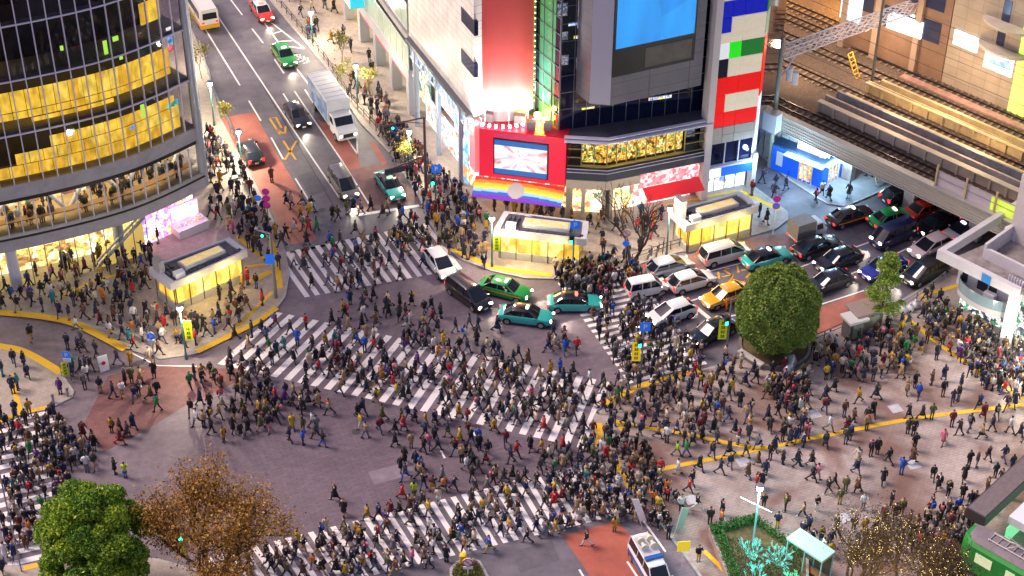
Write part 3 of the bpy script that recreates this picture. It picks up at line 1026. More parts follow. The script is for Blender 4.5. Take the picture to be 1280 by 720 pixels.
su0, sz1 = W2.hit(619, 172); su1, sz0 = W2.hit(684, 222)
b = MB(); W2.box(b, su0 - .12, su1 + .12, sz0 - .1, sz1 + .1, .17, .26)
b.build('screen_frame', M_black, cbld)
c0 = W2.P((su0 + su1) / 2, (sz0 + sz1) / 2, .30)
hu, hz = (su1 - su0) / 2, (sz1 - sz0) / 2
me = MB(); me.quad((-hu, 0, -hz + .55), (hu, 0, -hz + .55), (hu, 0, hz - .55), (-hu, 0, hz - .55))
so = me.build('screen_picture', streak_screen('streak_picture', W2, 0, 1, 0, 1), cbld, world=False)
so.location = Vector(c0) - Vector(cbld.location); so.rotation_euler = (0, 0, math.atan2(W2.t.y, W2.t.x))
me = MB(); me.quad((-hu, 0, hz - .55), (hu, 0, hz - .55), (hu, 0, hz), (-hu, 0, hz)); me.quad((-hu, 0, -hz), (hu, 0, -hz), (hu, 0, -hz + .55), (-hu, 0, -hz + .55))
for so in me.build_each('screen_bar', glow('screen_blue', (.005, .10, .36), .9), cbld, world=False):
    so.location = Vector(c0) - Vector(cbld.location); so.rotation_euler = (0, 0, math.atan2(W2.t.y, W2.t.x))
b = MB()
for i, u in enumerate(np.linspace(su0, su1 - 1.0, 5)):
    W2.box(b, u, u + .9, sz1 + .25, sz1 + .6, .18, .22)
b.build('faded_letters', mat('dim_red', (.45, .04, .12), .5, emit=(.8, .05, .2), estr=.25), cbld)
# rainbow awning
def rainbow():
    nx, ny = 80, 26
    vs, fs, cs = [], [], []
    Lw = W2.L
    for j in range(ny + 1):
        for i in range(nx + 1):
            x, y = i / nx, j / ny
            p = W2.P(-.1 + (Lw + .0) * x, 3.45 - 1.15 * y, .2 + 1.7 * y)
            vs.append(tuple(p))
            # hoops of colour about a centre left of the awning's middle
            rr = math.hypot((x - .44) * 1.5, (1.75 - y) * 1.0) * 1.0
            t = (rr - .72)
            cols = [(.75, .02, .03), (.9, .25, .02), (.95, .62, .03), (.9, .78, .05), (.35, .62, .85), (.02, .12, .62), (.18, .03, .5)]
            h = 1.0 - y + .34 * ((x - .44) * 1.5) ** 2 * (-1 if x > .44 else -.35) * -1
            h = y + .28 * (x - .42) ** 2 * -1.6
            k = min(6, max(0, int(h * 7.2 + .35)))
            c = cols[k]
            if math.hypot((x - .475) * Lw, (y - .48) * 2.05) < .78: c = (.50, .45, .42)
            cs.append((*c, 1))
    for j in range(ny):
        for i in range(nx):
            a = j * (nx + 1) + i
            fs.append((a, a + 1, a + nx + 2, a + nx + 1))
    off = root_loc(cbld)
    me = bpy.data.meshes.new('awning')
    me.from_pydata([(v[0] - off.x, v[1] - off.y, v[2] - off.z) for v in vs], [], fs)
    at = me.color_attributes.new('paint', 'FLOAT_COLOR', 'POINT')
    at.data.foreach_set('color', [f for c in cs for f in c])
    m = bpy.data.materials.new('rainbow_canvas'); m.use_nodes = True
    t = m.node_tree; bs = t.nodes['Principled BSDF']
    an = t.nodes.new('ShaderNodeAttribute'); an.attribute_name = 'paint'
    t.links.new(an.outputs[0], bs.inputs['Base Color']); t.links.new(an.outputs[0], bs.inputs['Emission Color'])
    bs.inputs['Emission Strength'].default_value = .12
    me.materials.append(m)
    o = bpy.data.objects.new('awning', me); C.objects.link(o); o.parent = cbld
    md = o.modifiers.new('thick', 'SOLIDIFY'); md.thickness = .08
rainbow()
b = MB(); W1.box(b, .2, 2.2, 2.3, 3.4, .15, .5)
b.build('side_sign', goods('side_sign', [(1, .4, .1), (1, .85, .7), (1, .3, .2)], 2, .9, .6), cbld)
b = MB(); W2.box(b, .3, W2.L - .2, .13, 3.4, -1.6, -1.5)
b.build('shop_interior', goods('snack_shop', [(1, .80, .45), (1, .55, .25), (1, .92, .75), (.9, .15, .1), (1, .70, .1), (.3, .12, .05)], 3.2, 1.4, .2), cbld)
# podium: blunt corner with the yellow restaurant
pod = [V2(W2.P(.4, 0, -.1)), V2(P1), V2(Qc), V2(F2b), V2(WF2.P(WF2.L, 0, -9)), V2(W2.P(0, 0, -9))]
b = MB(); b.prism([V2(W2.P(.4, 0, -2.2)), V2(W2.P(W2.L, 0, -2.2)), V2(WF2.P(0, 0, -2.2)), V2(WF2.P(WF2.L - .1, 0, -2.2)), V2(WF2.P(WF2.L - .1, 0, -9)), V2(W2.P(.4, 0, -9))], .12, 8.3)
b.build('podium', M_dark, cbld)
b = MB(); b.prism(pod, 8.25, 8.5)
b.build('podium_roof', mat('roof_felt', (.06, .06, .075), .7, noise=.3, nscale=1), cbld)
b = MB()
for z, d in ((8.30, .45), (8.55, .15)):
    WF1.box(b, -.3, WF1.L + d * .3, z, z + .14, -.2, d); WF2.box(b, -d * .3, WF2.L, z + .002, z + .138, -.2, d)
b.build('cornice', M_alu, cbld)
b = MB()
WF1.quad(b, 1.3, WF1.L - .05, 5.75, 8.15, -.6); WF2.quad(b, .05, WF2.hit(857, 170)[0], 5.75, 8.15, -.6)
b.build('restaurant_interior', goods('restaurant', [(1, .55, .06), (1, .72, .18), (.6, .3, .02), (1, .85, .35), (.25, .35, .05), (.9, .4, .05), (.12, .05, .01)], 3.6, 1.3, .1), cbld)
b = MB()
WF1.quad(b, 0, WF1.L, 5.6, 8.28, -.1); WF2.quad(b, 0, WF2.L - .1, 5.6, 8.28, -.1)
b.build('restaurant_glass', M_glass, cbld)
b = MB()
for z in (5.6, 7.4, 6.5):
    WF1.box(b, 0, 1.25, z, z + .08, -.12, .02); WF2.box(b, WF2.hit(857, 170)[0], WF2.L - .1, z, z + .08, -.12, .02)
for u in np.linspace(1.25, WF1.L, 3): WF1.box(b, u - .04, u + .04, 5.68, 8.25, -.14, 0)
u1r = WF2.hit(857, 170)[0]
for u in np.linspace(0, u1r, 9): WF2.box(b, u - .03, u + .03, 5.68, 8.25, -.14, 0)
WF1.box(b, 1.2, WF1.L, 5.62, 5.78, -.16, .06); WF2.box(b, 0, u1r, 5.62, 5.78, -.16, .06)
b.build('window_frame', mat('gold_frame', (.42, .34, .14), .35, .6), cbld)
b = MB()
WF1.box(b, -.05, WF1.L + .1, 4.35, 5.5, -2.2, .25); WF2.box(b, -.1, WF2.L - .12, 4.352, 5.5, -2.2, .25)
b.build('balcony_band', mat('dark_glass_band', (.05, .06, .09), .12), cbld)
b = MB()
WF1.box(b, -.05, WF1.L + .2, 3.45, 4.33, -1.2, .32); WF2.box(b, -.1, WF2.hit(797, 255)[0], 3.452, 4.33, -1.2, .32)
b.build('lintel', M_beige, cbld)
b = MB()
for z in (5.5, 5.15):
    b.tube([WF1.P(0, z, .3), WF1.P(WF1.L + .1, z, .3), WF2.P(0, z, .3), WF2.P(WF2.L - .2, z, .3)], .035, 6)
b.build('balcony_rail', M_alu, cbld)
b = MB()
for u in (.1, WF1.L * .42, WF1.L - .2): WF1.box(b, u - .12, u + .45 if u < 1 else u + .2, .12, 3.45, -.9, .1)
u0r, u1a = WF2.hit(797, 262)[0], WF2.hit(868, 248)[0]
WF2.box(b, .4, .7, .12, 3.45, -.9, .1)
b.build('pier', M_beige, cbld)
b = MB()
WF1.quad(b, .3, WF1.L, .13, 3.45, -1.0); WF2.quad(b, .0, u0r, .13, 3.45, -1.0)
b.build('shop_interior', goods('clothes_shop', [(1, .78, .30), (1, .9, .65), (1, .65, .2), (.8, .2, .12), (1, .85, .5), (.35, .4, .3)], 1.7, 1.7, .3), cbld)
b = MB(); WF2.quad(b, u0r, u1a, .13, 3.0, -1.0)
b.build('shop_interior', goods('pale_shop', [(1, .85, .7), (1, .6, .5), (.9, .95, 1), (.9, .2, .2), (1, .9, .8)], 1.8, 1.7, .35), cbld)
b = MB(); WF2.box(b, u0r, u1a, 3.1, 4.3, .1, .5)
b.build('lit_fascia', goods('pink_fascia', [(1, .30, .33), (1, .6, .6), (1, .2, .25), (1, .8, .78)], 3, .85, .7), cbld)
b = MB()
q_ = [WF2.P(u0r + .1, 3.05, .5), WF2.P(u1a, 3.05, .5), WF2.P(u1a, 2.45, 1.9), WF2.P(u0r + .1, 2.45, 1.9)]
b.hexa([p - Vector((0, 0, .05)) for p in q_], q_)
b.build('red_awning', mat('red_canvas', (.62, .02, .03), .6, emit=(1, .02, .03), estr=.18), cbld)
# tower above the podium
T1 = G(699, 163, 8.5); T2 = G(884, 136, 8.5)
tD = Vector((math.sin(R(-31)), math.cos(R(-31)), 0))
T0 = T1 + tD * 5.5
WG, WTf = Wall(T0, T1), Wall(T1, T2)
b = MB(); b.prism([V2(T1), V2(T2), V2(T2 + tD * 7), V2(T0 + tD * 2)], 8.5, 46)
b.build('tower', M_navy, cbld)
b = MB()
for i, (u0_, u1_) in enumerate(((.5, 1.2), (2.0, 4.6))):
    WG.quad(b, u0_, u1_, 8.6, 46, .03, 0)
b.build('tower_side_glass', mat('green_glow_glass', (.02, .10, .09), .1, emit=(.16, .42, .10), estr=.42, noise=.5, nscale=.3), cbld)  # lamplight on the side glass put in as its own green glow
b = MB()
for u in np.linspace(0, WG.L, 5): WG.box(b, u - .04, u + .04, 8.5, 46, .03, .12)
for z in np.arange(10, 46, 1.6): WG.box(b, 0, WG.L, z, z + .07, .03, .10)
for z in np.arange(10.6, 46, 1.7): WTf.box(b, 0, WTf.L, z, z + .05, .02, .06)
for u in np.arange(0, WTf.L, 1.25): WTf.box(b, u - .03, u + .03, 8.5, 46, .02, .07)
b.build('tower_mullions', mat('tower_mullion', (.12, .15, .17), .4), cbld)
b = MB()
for px, py in ((672, 146), (694, 144), (682, 152)):
    p = G(px, py, 8.6); b.box((p.x, p.y, 8.8), (.5, .4, .4), .4)
b.build_each('side_floodlight', glow('yellow_flood', (1, .9, .15), 10), cbld)
for px, py in ((674, 146), (692, 148)):
    p = G(px, py, 9.0); lamp('POINT', 'side_lamp', (p.x, p.y, 9.4), 300, (.95, 1, .12), .25, cbld)
b = MB()
for px, py, w in ((610, 150, 1.0), (650, 152, 1.0), (664, 160, .8), (685, 161, .7)):
    p = G(px, py, 8.6); b.box((p.x, p.y, 8.95), (w, .6, .8), -.15)
b.build_each('rooftop_unit', M_conc, cbld)
b = MB()
for px, py, w, h in ((726, 16, .5, 3.0), (716, 30, .8, .3), (728, 32, .45, 2.0), (722, 46, .7, .3), (790, 122, 1.8, .25), (825, 122, 2.2, .3), (735, 135, 1.2, .2)):
    u, z = WTf.hit(px, py)
    WTf.quad(b, u - w / 2, u + w / 2, z - h / 2, z + h / 2, .03)
b.build_each('lit_room', goods('tower_rooms', [(1, .8, .1), (.8, .85, 1), (.4, .5, .9), (1, .6, .2)], 1.5, .9, .3), cbld)
b = MB()
for px, py, w, h in ((703, 12, .9, 1.2), (705, 45, .7, .8), (724, 78, .6, 1.2), (705, 75, .8, 1.0), (862, 165, 1.0, 1.0)):
    u, z = WTf.hit(px, py)
    WTf.quad(b, u - w / 2, u + w / 2, z - h / 2, z + h / 2, .03)
b.build_each('dim_room', goods('dim_rooms', [(.25, .3, .4), (.1, .12, .2), (.35, .35, .4)], 2.5, .6, .1), cbld)
# grey screen box
za = 12.2
B0, B1, B2 = G(737, 129.5, za), G(762.5, 132, za), G(876, 106.5, za)
b = MB(); b.prism([V2(B0), V2(B1), V2(B2), V2(B2 + tD * 4), V2(B0 + tD * 3)], za, 46)
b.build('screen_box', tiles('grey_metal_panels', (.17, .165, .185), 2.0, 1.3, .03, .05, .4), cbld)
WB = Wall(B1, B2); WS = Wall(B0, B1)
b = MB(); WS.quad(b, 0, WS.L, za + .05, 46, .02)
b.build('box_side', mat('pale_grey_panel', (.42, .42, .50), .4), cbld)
u0, z0 = WB.hit(768.6, 60); u1, z1 = WB.hit(866.7, 41); z0 = (z0 + z1) / 2
ub0, zb0 = WB.hit(766.7, 91.7); zb1 = WB.hit(864, 79)[1]
b = MB(); WB.box(b, u0 - .2, u1 + .2, (zb0 + zb1) / 2, 46, .02, .12)
b.build('screen_surround', M_black, cbld)
b = MB(); WB.quad(b, u0, u1, z0, 45.5, .16)
m = goods('blue_picture', [(.006, .17, .50), (.010, .19, .53), (.006, .155, .47)], .18, .95, .97, (1, 1, .3))
b.build('video_screen', m, cbld)
b = MB(); WB.box(b, WB.hit(806, 60)[0], WB.hit(862, 80)[0], (zb0 + zb1) / 2 + .35, z0 - .5, .13, .16)
b.build('lower_panel', mat('dark_bronze', (.10, .085, .075), .4, noise=.3, nscale=.8), cbld)

# --- tiled colour block building
tb = thing('tiled_building', 'narrow building clad in blue, green, red and cream panels beside the railway', 'building', (F2b.x, F2b.y, 0))
F2e2 = F2e
sideD = Vector((math.sin(R(20)), math.cos(R(20)), 0))
b = MB(); b.prism([V2(WT.P(.1, 0, -.2)), V2(WT.P(WT.L, 0, -.2)), V2(F2e + sideD * 9), V2(WT.P(.1, 0, -12))], 3.4, 46)
b.build('wall', M_navy, tb)
b = MB(); WT.box(b, -.55, .1, .12, 46, -1.0, .3)
b.build('pillar', mat('pale_pillar', (.62, .58, .56), .5), tb)
b = MB(); WT.box(b, WT.L - .02, WT.L + .42, .12, 4.2, -.6, .3)
b.build('pillar', mat('pale_pillar'), tb)
def zrow(y, x): return WT.hit(x, y)[1]
# rows measured at the left edge of the panel field, bottoms to tops
Lx = lambda y: 898 - (y / 216) * 17
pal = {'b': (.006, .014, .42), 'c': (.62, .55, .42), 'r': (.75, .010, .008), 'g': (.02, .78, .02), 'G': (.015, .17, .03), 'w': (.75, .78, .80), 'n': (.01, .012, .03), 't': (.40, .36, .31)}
U = [.12, 1.17, 2.35, WT.L - .02]
ys = [182, 161, 143, 121, 99, 76, 56, 43, 24, 3, -18, -40, -62, -84]
Z = [zrow(y, Lx(y) + 3) for y in ys]
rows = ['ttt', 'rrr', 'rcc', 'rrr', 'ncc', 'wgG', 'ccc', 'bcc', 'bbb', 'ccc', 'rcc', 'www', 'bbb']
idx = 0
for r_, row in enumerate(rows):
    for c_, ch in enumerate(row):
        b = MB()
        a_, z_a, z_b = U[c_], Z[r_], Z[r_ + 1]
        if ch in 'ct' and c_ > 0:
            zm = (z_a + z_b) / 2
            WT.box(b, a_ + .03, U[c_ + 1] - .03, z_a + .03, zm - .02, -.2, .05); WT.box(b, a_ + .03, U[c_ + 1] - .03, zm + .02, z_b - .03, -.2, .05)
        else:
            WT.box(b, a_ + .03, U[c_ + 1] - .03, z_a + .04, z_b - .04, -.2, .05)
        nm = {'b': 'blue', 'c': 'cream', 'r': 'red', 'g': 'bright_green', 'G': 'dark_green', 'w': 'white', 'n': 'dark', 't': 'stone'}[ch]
        b.build(nm + '_panel', mat('facade_' + nm, pal[ch], .5, noise=.05, spec=.12, emit=pal[ch] if ch in 'brgGcw' else None, estr=.30), tb)  # floodlighting put into the panels as a glow of their own
WSd = Wall(F2e, F2e + sideD * 3)
WSn = Vector((sideD.y, -sideD.x, 0))
for za_, zb_, nm in ((3.9, 10.2, 'white'), (10.2, 16.2, 'red'), (16.2, 18.8, 'pale_green'), (18.8, 21.6, 'dark_green'), (21.6, 30, 'white')):
    b = MB()
    q_ = [F2e + WSn * -.12, F2e + WSn * .06, F2e + WSn * .06 + sideD * 1.1, F2e + WSn * -.12 + sideD * 1.1]
    b.prism([V2(p) for p in q_], za_ + .03, zb_ - .03)
    b.build(nm + '_panel', mat('facade_' + nm, {'white': (.75, .78, .80), 'red': pal['r'], 'pale_green': (.55, .72, .55), 'dark_green': pal['G']}[nm], .5, spec=.12), tb)
b = MB(); WT.box(b, .12, WT.L - .02, 3.42, 3.6, -.1, .35)
for u in np.linspace(.2, WT.L - .1, 4): WT.box(b, u - .04, u + .04, 3.6, Z[0], -.1, .06)
b.build('window_frame', M_alu, tb)
sz0, sz1 = WT.hit(884, 226)[1], WT.hit(884, 211)[1]
b = MB(); WT.box(b, .15, 1.25, 2.45, 3.38, .1, .32)
b.build('white_sign', glow('white_sign_light', (.75, .88, 1), 1.2), tb)
b = MB(); WT.box(b, 1.27, WT.L - .05, 2.45, 3.38, .1, .32)
b.build('blue_sign', mat('blue_sign_face', (.01, .08, .6), .4, emit=(.01, .10, .8), estr=.7), tb)
b = MB(); WT.quad(b, .1, WT.L, .13, 2.4, -.9)
b.build('shop_interior', goods('cool_shop', [(.9, 1, .95), (.8, .95, 1), (1, 1, .9), (.5, .7, .9), (.2, .3, .7)], 1.6, 1.5, .45), tb)
b = MB()
for u in np.linspace(.15, WT.L - .1, 5): WT.box(b, u - .04, u + .04, .12, 2.45, -.85, -.75)
b.build('door_frame', M_steel, tb)
pl = WT.P(WT.L, 3.9, .7)
b = MB(); b.ball(tuple(pl), .16, 10, 6); b.build('corner_light', glow('cold_light', (.6, .8, 1), 25), tb, smooth=True)
lamp('POINT', 'corner_lamp', tuple(pl + WT.n * .4), 500, (.45, .7, 1), .2, tb)

# --- glazed arcade building further up the street
ar0, ar1 = W1.P(17.4, 0, .0), W1.P(60, 0, -1.5)
WA = Wall(ar0, ar1)
ab = thing('arcade_building', 'long glazed arcade with escalators along the upper street', 'building', (ar0.x, ar0.y, 0))
b = MB(); b.prism([V2(WA.P(0, 0, -3)), V2(WA.P(40, 0, -3)), V2(WA.P(40, 0, -12)), V2(WA.P(0, 0, -12))], .12, 30)
b.build('core', M_dark, ab)
b = MB()
for z0, z1 in ((5.0, 5.3), (8.6, 9.2), (13.4, 14.0), (18.4, 19.0)): WA.box(b, 0, 40, z0, z1, -3, .1)
b.build('floor_slab', M_conc, ab)
b = MB()
for z0, z1 in ((5.3, 8.0), (9.8, 12.6), (14.5, 17.5)): WA.box(b, 0, 40, z0, z1, .0, .06)
b.build('glass_band', mat('pale_glass_band', (.34, .40, .32), .12, emit=(.65, .9, .55), estr=.14, noise=.15, nscale=.6), ab)
b = MB()
for u in np.arange(0, 40, 1.9):
    for z0, z1 in ((5.3, 8.0), (9.8, 12.6)): WA.box(b, u - .03, u + .03, z0, z1, .06, .1)
for z in (5.3, 8.0, 9.8, 12.6): WA.box(b, 0, 40, z - .05, z + .05, .06, .11)
b.build('glass_frame', M_alu, ab)
b = MB()
for u0_ in (2, 12): b.tube([WA.P(u0_, 8.4, -1.0), WA.P(u0_ + 8, 13.2, -1.0)], .35, 6)
b.build_each('escalator', mat('escalator_steel', (.3, .32, .36), .3, .7), ab)
b = MB(); WA.box(b, 0, 40, 8.0, 9.7, -2.9, -2.8)
b.build('inner_light', goods('arcade_light', [(.1, .15, .25), (.5, .6, .5), (.05, .08, .12), (.9, .9, .7)], 1.2, .7, .1), ab)
b = MB(); WA.box(b, 0, 40, .13, 4.9, -2.2, -2.1)
b.build('shop_interior', goods('arcade_shops', [(.8, .95, .6), (1, .85, .5), (.3, .35, .4), (1, .7, .4), (.9, .9, .9), (.15, .3, .2)], 1.0, 1.2, .2), ab)
b = MB(); WA.box(b, 20.5, 40, .13, 3.9, -2.05, -2.0)
b.build('yellow_shop_front', goods('yellow_shop', [(1, .75, .15), (1, .6, .08), (1, .85, .4), (.6, .25, .03)], 1.4, 2.0, .3), ab)
b = MB(); WA.box(b, 0, 40, 4.0, 5.0, -.3, .1)
for u in (0.2, 5.6, 11, 16.5, 22): WA.box(b, u, u + .8, .12, 4.0, -1.0, .05)
b.build('pier', mat('grey_pier', (.40, .40, .43), .5), ab)
b = MB()
for u in (1.2, 6.6, 12): WA.box(b, u, u + 4.2, 3.85, 3.99, .0, .12)
b.build_each('red_trim', glow('red_trim', (1, .05, .12), .8), ab)
b = MB(); WA.box(b, 14.5, 19.0, 5.4, 15, .12, 1.6)
b.build('projecting_sign', mat('white_sign_box', (.7, .72, .75), .4, emit=(.9, .95, 1), estr=.55), ab)
b = MB(); WA.box(b, 14.3, 14.48, 5.4, 15, .12, 1.6)
b.build('sign_edge', glow('cyan_edge', (.02, .65, .8), .7), ab)
# ------------------------------------------------------------------ railway viaduct, shops under it, buildings behind
E0, E1 = G(968, 141, 6.1), G(1245, 270, 6.1)
WV = Wall(E0, E1)                              # street face of the viaduct, u runs towards the station
vd = thing('railway_viaduct', 'railway viaduct with ribbed beige girder and several tracks crossing the street', 'viaduct', (E0.x, E0.y, 0))
M_gird = mat('beige_girder', (.46, .40, .32), .6, noise=.12, nscale=.7)
M_ball = mat('track_ballast', (.11, .075, .052), .9, noise=.5, nscale=6, bump=.4, bscale=25)
M_rail = mat('rail_steel', (.055, .045, .045), .35, .7)
M_conc2 = mat('weathered_concrete', (.34, .30, .28), .75, noise=.3, nscale=1.2)
M_ycon = mat('sodium_lit_concrete', (.52, .40, .20), .7, noise=.25, nscale=1.0)  # yellow lamplight on the edges put into the concrete's colour
b = MB(); WV.box(b, -60, 80, 4.6, 6.1, -.4, 0)
b.build('girder', M_gird, vd)
b = MB()
for z in (4.75, 5.05, 5.35, 5.65, 5.95): WV.box(b, -60, 80, z - .035, z + .035, 0.0, .09)
WV.box(b, -60, 80, 6.1, 6.25, -.5, .2); WV.box(b, -60, 80, 4.5, 4.6, -.5, .15)
b.build('girder_rib', mat('girder_rib', (.44, .42, .37), .5), vd)
b = MB(); WV.box(b, -90, 110, 4.9, 5.75, -60, -.4)
b.build('deck', M_ball, vd)
def vrow(px, py, z): return WV.hit_plane(px, py, z)
def ud(px, py, z=5.8):
    p = G(px, py, z) - WV.a
    return p.dot(WV.t), p.dot(WV.n)
def dline(x0, y0, x1, y1, z=5.8):
    return (ud(x0, y0, z)[1] + ud(x1, y1, z)[1]) / 2
tracks = [dline(960, 126, 1138, 200) , dline(1040, 108, 1200, 178), dline(960, 35, 1280, 176), dline(960, 14, 1280, 156) - .6, dline(1060, 36, 1280, 132)]
sl = MB(); rl = MB()
for d in tracks:
    for r in (-.53, .53):
        WV.box(rl, -80, 100, 5.86, 6.0, d + r - .05, d + r + .05)
    sl = MB()
    for u in np.arange(-60, 60, .75):
        WV.box(sl, u, u + .24, 5.74, 5.84, d - 1.0, d + 1.0)
    sl.build('track_sleepers', mat('sleeper_wood', (.21, .15, .10), .8, noise=.3, nscale=2), vd)
rl.build('rails', M_rail, vd)
# long concrete trough walls and platform edges between the tracks
def trough(x0, y0, x1, y1, z, th, name, m, ext, z0=5.75, ribs=False):
    u0, d0 = ud(x0, y0, z); u1, d1 = ud(x1, y1, z)
    d = (d0 + d1) / 2
    b = MB(); WV.box(b, u0, u1 + ext, z0, z, d - th, d)
    if ribs:
        WV.box(b, u0 - .1, u1 + ext, z, z + .12, d - th - .1, d + .22)
        for u in np.arange(u0, u1 + ext, 1.7): WV.box(b, u, u + .22, z0, z - .01, d + .003, d + .18)
    b.build(name, m, vd)
trough(1017, 131, 1195, 197, 6.75, .3, 'parapet', M_gird, 40, ribs=True)
trough(1026, 122, 1204, 190, 6.9, .25, 'parapet', M_conc2, 40)
trough(1040, 117, 1210, 180, 7.0, .22, 'parapet', mat('blue_grey_wall', (.24, .24, .27), .6, noise=.35, nscale=1.5), 40)
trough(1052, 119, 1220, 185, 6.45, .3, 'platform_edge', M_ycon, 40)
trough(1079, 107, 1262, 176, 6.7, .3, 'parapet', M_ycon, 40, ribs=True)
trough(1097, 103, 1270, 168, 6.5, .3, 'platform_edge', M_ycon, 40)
trough(1120, 98, 1280, 157, 5.9, .8, 'walkway', mat('pink_walkway', (.40, .22, .16), .8, noise=.3, nscale=1.5), 40)
trough(1155, 80, 1280, 124, 6.8, .3, 'parapet', M_gird, 40, ribs=True)
trough(1166, 69, 1280, 110, 7.3, .3, 'parapet', M_conc2, 40)
b = MB()
for u in np.arange(-8, 30, 7.0):
    d = -3.4
    WV.box(b, u, u + 1.1, .12, 4.9, d - .8, d)
    WV.box(b, u, u + 1.1, .12, 4.9, d - 14, d - 13)
b.build_each('pier', M_conc2, vd)
# fence with posts on the near side, towards the station
u0, d0 = ud(1168, 232, 6.1)
b = MB(); WV.box(b, u0, u0 + 14, 6.1, 7.7, d0 - .12, d0 - .06); b.build('screen_panel', mat('pale_screen', (.58, .50, .52), .5), vd)
b = MB(); WV.box(b, u0 + 5.6, u0 + 14, 6.3, 7.6, d0 - .05, d0); b.build('lit_screen_panel', mat('lime_lit_screen', (.5, .6, .1), .5, emit=(.6, .8, .05), estr=.45, noise=.3, nscale=.8), vd)  # lime light on the fence put in as this panel's colour and glow
b = MB()
for u in np.arange(u0, u0 + 14, 3.0): WV.box(b, u, u + .16, 6.1, 8.3, d0, d0 + .14)
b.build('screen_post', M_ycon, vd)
b = MB()
for z in (7.1, 7.75): WV.box(b, u0, u0 + 14, z, z + .05, d0 + .05, d0 + .1)
b.build('screen_rail', M_steel, vd)

# overhead line gantry, masts and wires
def lattice(b, p, q, w, h, n, r=.045):
    p, q = Vector(p), Vector(q)
    t = (q - p).normalized(); s = Vector((-t.y, t.x, 0)).normalized() * w / 2; up = Vector((0, 0, h))
    ch = [p + s, p - s, p + s + up, p - s + up]
    for c in ch: b.tube([c, c + (q - p)], r * 1.4, 5)
    for i in range(n):
        a, c = (q - p) * (i / n), (q - p) * ((i + 1) / n)
        b.tube([ch[0] + a, ch[2] + c], r, 4); b.tube([ch[1] + a, ch[3] + c], r, 4); b.tube([ch[2] + a, ch[3] + c], r, 4); b.tube([ch[0] + a, ch[1] + c], r, 4)
ga = G(966, 165, 4.0)
def above(p, py):
    lo, hi = 0, 60
    for _ in range(40):
        m_ = (lo + hi) / 2
        if proj((p[0], p[1], m_))[1] > py: lo = m_
        else: hi = m_
    return lo
zg = above(ga, 72)
gb = G(1166, 5, zg)
gn = thing('overhead_gantry', 'white lattice gantry spanning the railway tracks', 'gantry', (ga.x, ga.y, 0))
b = MB(); lattice(b, (ga.x, ga.y, zg), (gb.x, gb.y, zg), .8, 1.0, 26); b.build('lattice_beam', mat('white_lattice', (.72, .70, .74), .5), gn)
b = MB(); b.tube([(ga.x, ga.y, .12), (ga.x, ga.y, zg + 2.2)], .22, 10); b.build('mast', mat('green_grey_mast', (.22, .24, .20), .5), gn)
b = MB(); b.tube([(gb.x, gb.y, 5), (gb.x, gb.y, zg + 2)], .22, 10); b.build('mast', mat('green_grey_mast'), gn)
b = MB(); b.tube([(ga.x, ga.y, zg - 2.6), (ga.x + (gb.x - ga.x) * .1, ga.y + (gb.y - ga.y) * .1, zg)], .08, 6); b.build('brace', M_alu, gn)
b = MB()
for px, py in ((987, 92), (994, 97)):
    p = G(px, py, zg - 2.3); b.tube([(p.x, p.y, zg - 3.0), (p.x, p.y, zg - 1.7)], .32, 10)
b.build_each('transformer', M_whitep, gn)
b = MB(); p = ga; b.box((p.x - .3, p.y - .6, 5.6), (1.6, 1.0, 1.9), -.75); b.build('equipment_box', mat('pale_grey_box', (.5, .5, .53), .5), gn)
for px, pyb, pyt, lab in ((1089, 106, -5, 'tall dark mast with insulator arms between the middle tracks'), (1183, 70, 20, 'slim mast beside the beige building behind the tracks'), (1158, 76, 10, 'mast at the end of the grey wall behind the tracks')):
    p = G(px, pyb, 5.8); zt_ = above(p, pyt)
    t = thing('catenary_mast', lab, 'mast', (p.x, p.y, 5.75), 0, 'overhead line masts')
    b = MB(); b.tube([(0, 0, 0), (0, 0, zt_ - 5.75)], [.16, .11], 8); b.build('pole', mat('dark_mast', (.10, .10, .10), .5), t, world=False)
    b = MB(); b.tube([(0, 0, zt_ - 8), (1.2, .9, zt_ - 7.6)], .05, 6); b.tube([(0, 0, zt_ - 8.6), (1.2, .9, zt_ - 7.7)], .04, 6); b.build('arm', M_steel, t, world=False)
wi = MB()
for d in tracks:
    for z in (11.0, 12.2):
        p, q_ = WV.P(-45, z, d), WV.P(60, z, d)
        wi.tube([p, p.lerp(q_, .5) - Vector((0, 0, .25)), q_], .022, 4)
wi.build('contact_wire', M_black, vd)
for px, py in ((1000, 60), (1090, 60), (1130, 120), (1200, 110), (1230, 160)):
    p = G(px, py, 9); lamp('POINT', 'track_lamp', (p.x, p.y, 9.0), 650, (1, .70, .44), .4, vd)
for px, py in ((1072, 95), (1140, 62)):
    p = G(px, py, 6.0)
    b = MB()
    q1 = Vector((p.x, p.y, 5.8)); q2 = Vector((p.x - .9, p.y + .6, 8.2))
    for s_ in (-.25, .25): b.tube([q1 + Vector((s_, s_, 0)), q2 + Vector((s_, s_, 0))], .06, 6)
    for k in range(7): b.tube([q1.lerp(q2, k / 6) + Vector((-.25, -.25, 0)), q1.lerp(q2, k / 6) + Vector((.25, .25, 0))], .04, 4)
    o = b.build('ladder', mat('yellow_paint', (.70, .45, .02), .5)); tag(o, 'yellow ladder leaning %s on the railway' % ('at the start of the long yellowish parapet' if px < 1100 else 'below the small white sign'), 'ladder', 'yellow ladders on the railway')
p = G(1110, 66, 5.8)
t = thing('signal_cabinet', 'pale equipment cabinet standing beside the back track', 'cabinet', (p.x, p.y, 5.75))
b = MB(); b.box((0, 0, 1.15), (1.7, 1.1, 2.1), -.7); b.build('cabinet_body', M_whitep, t, world=False, bevel=.04)
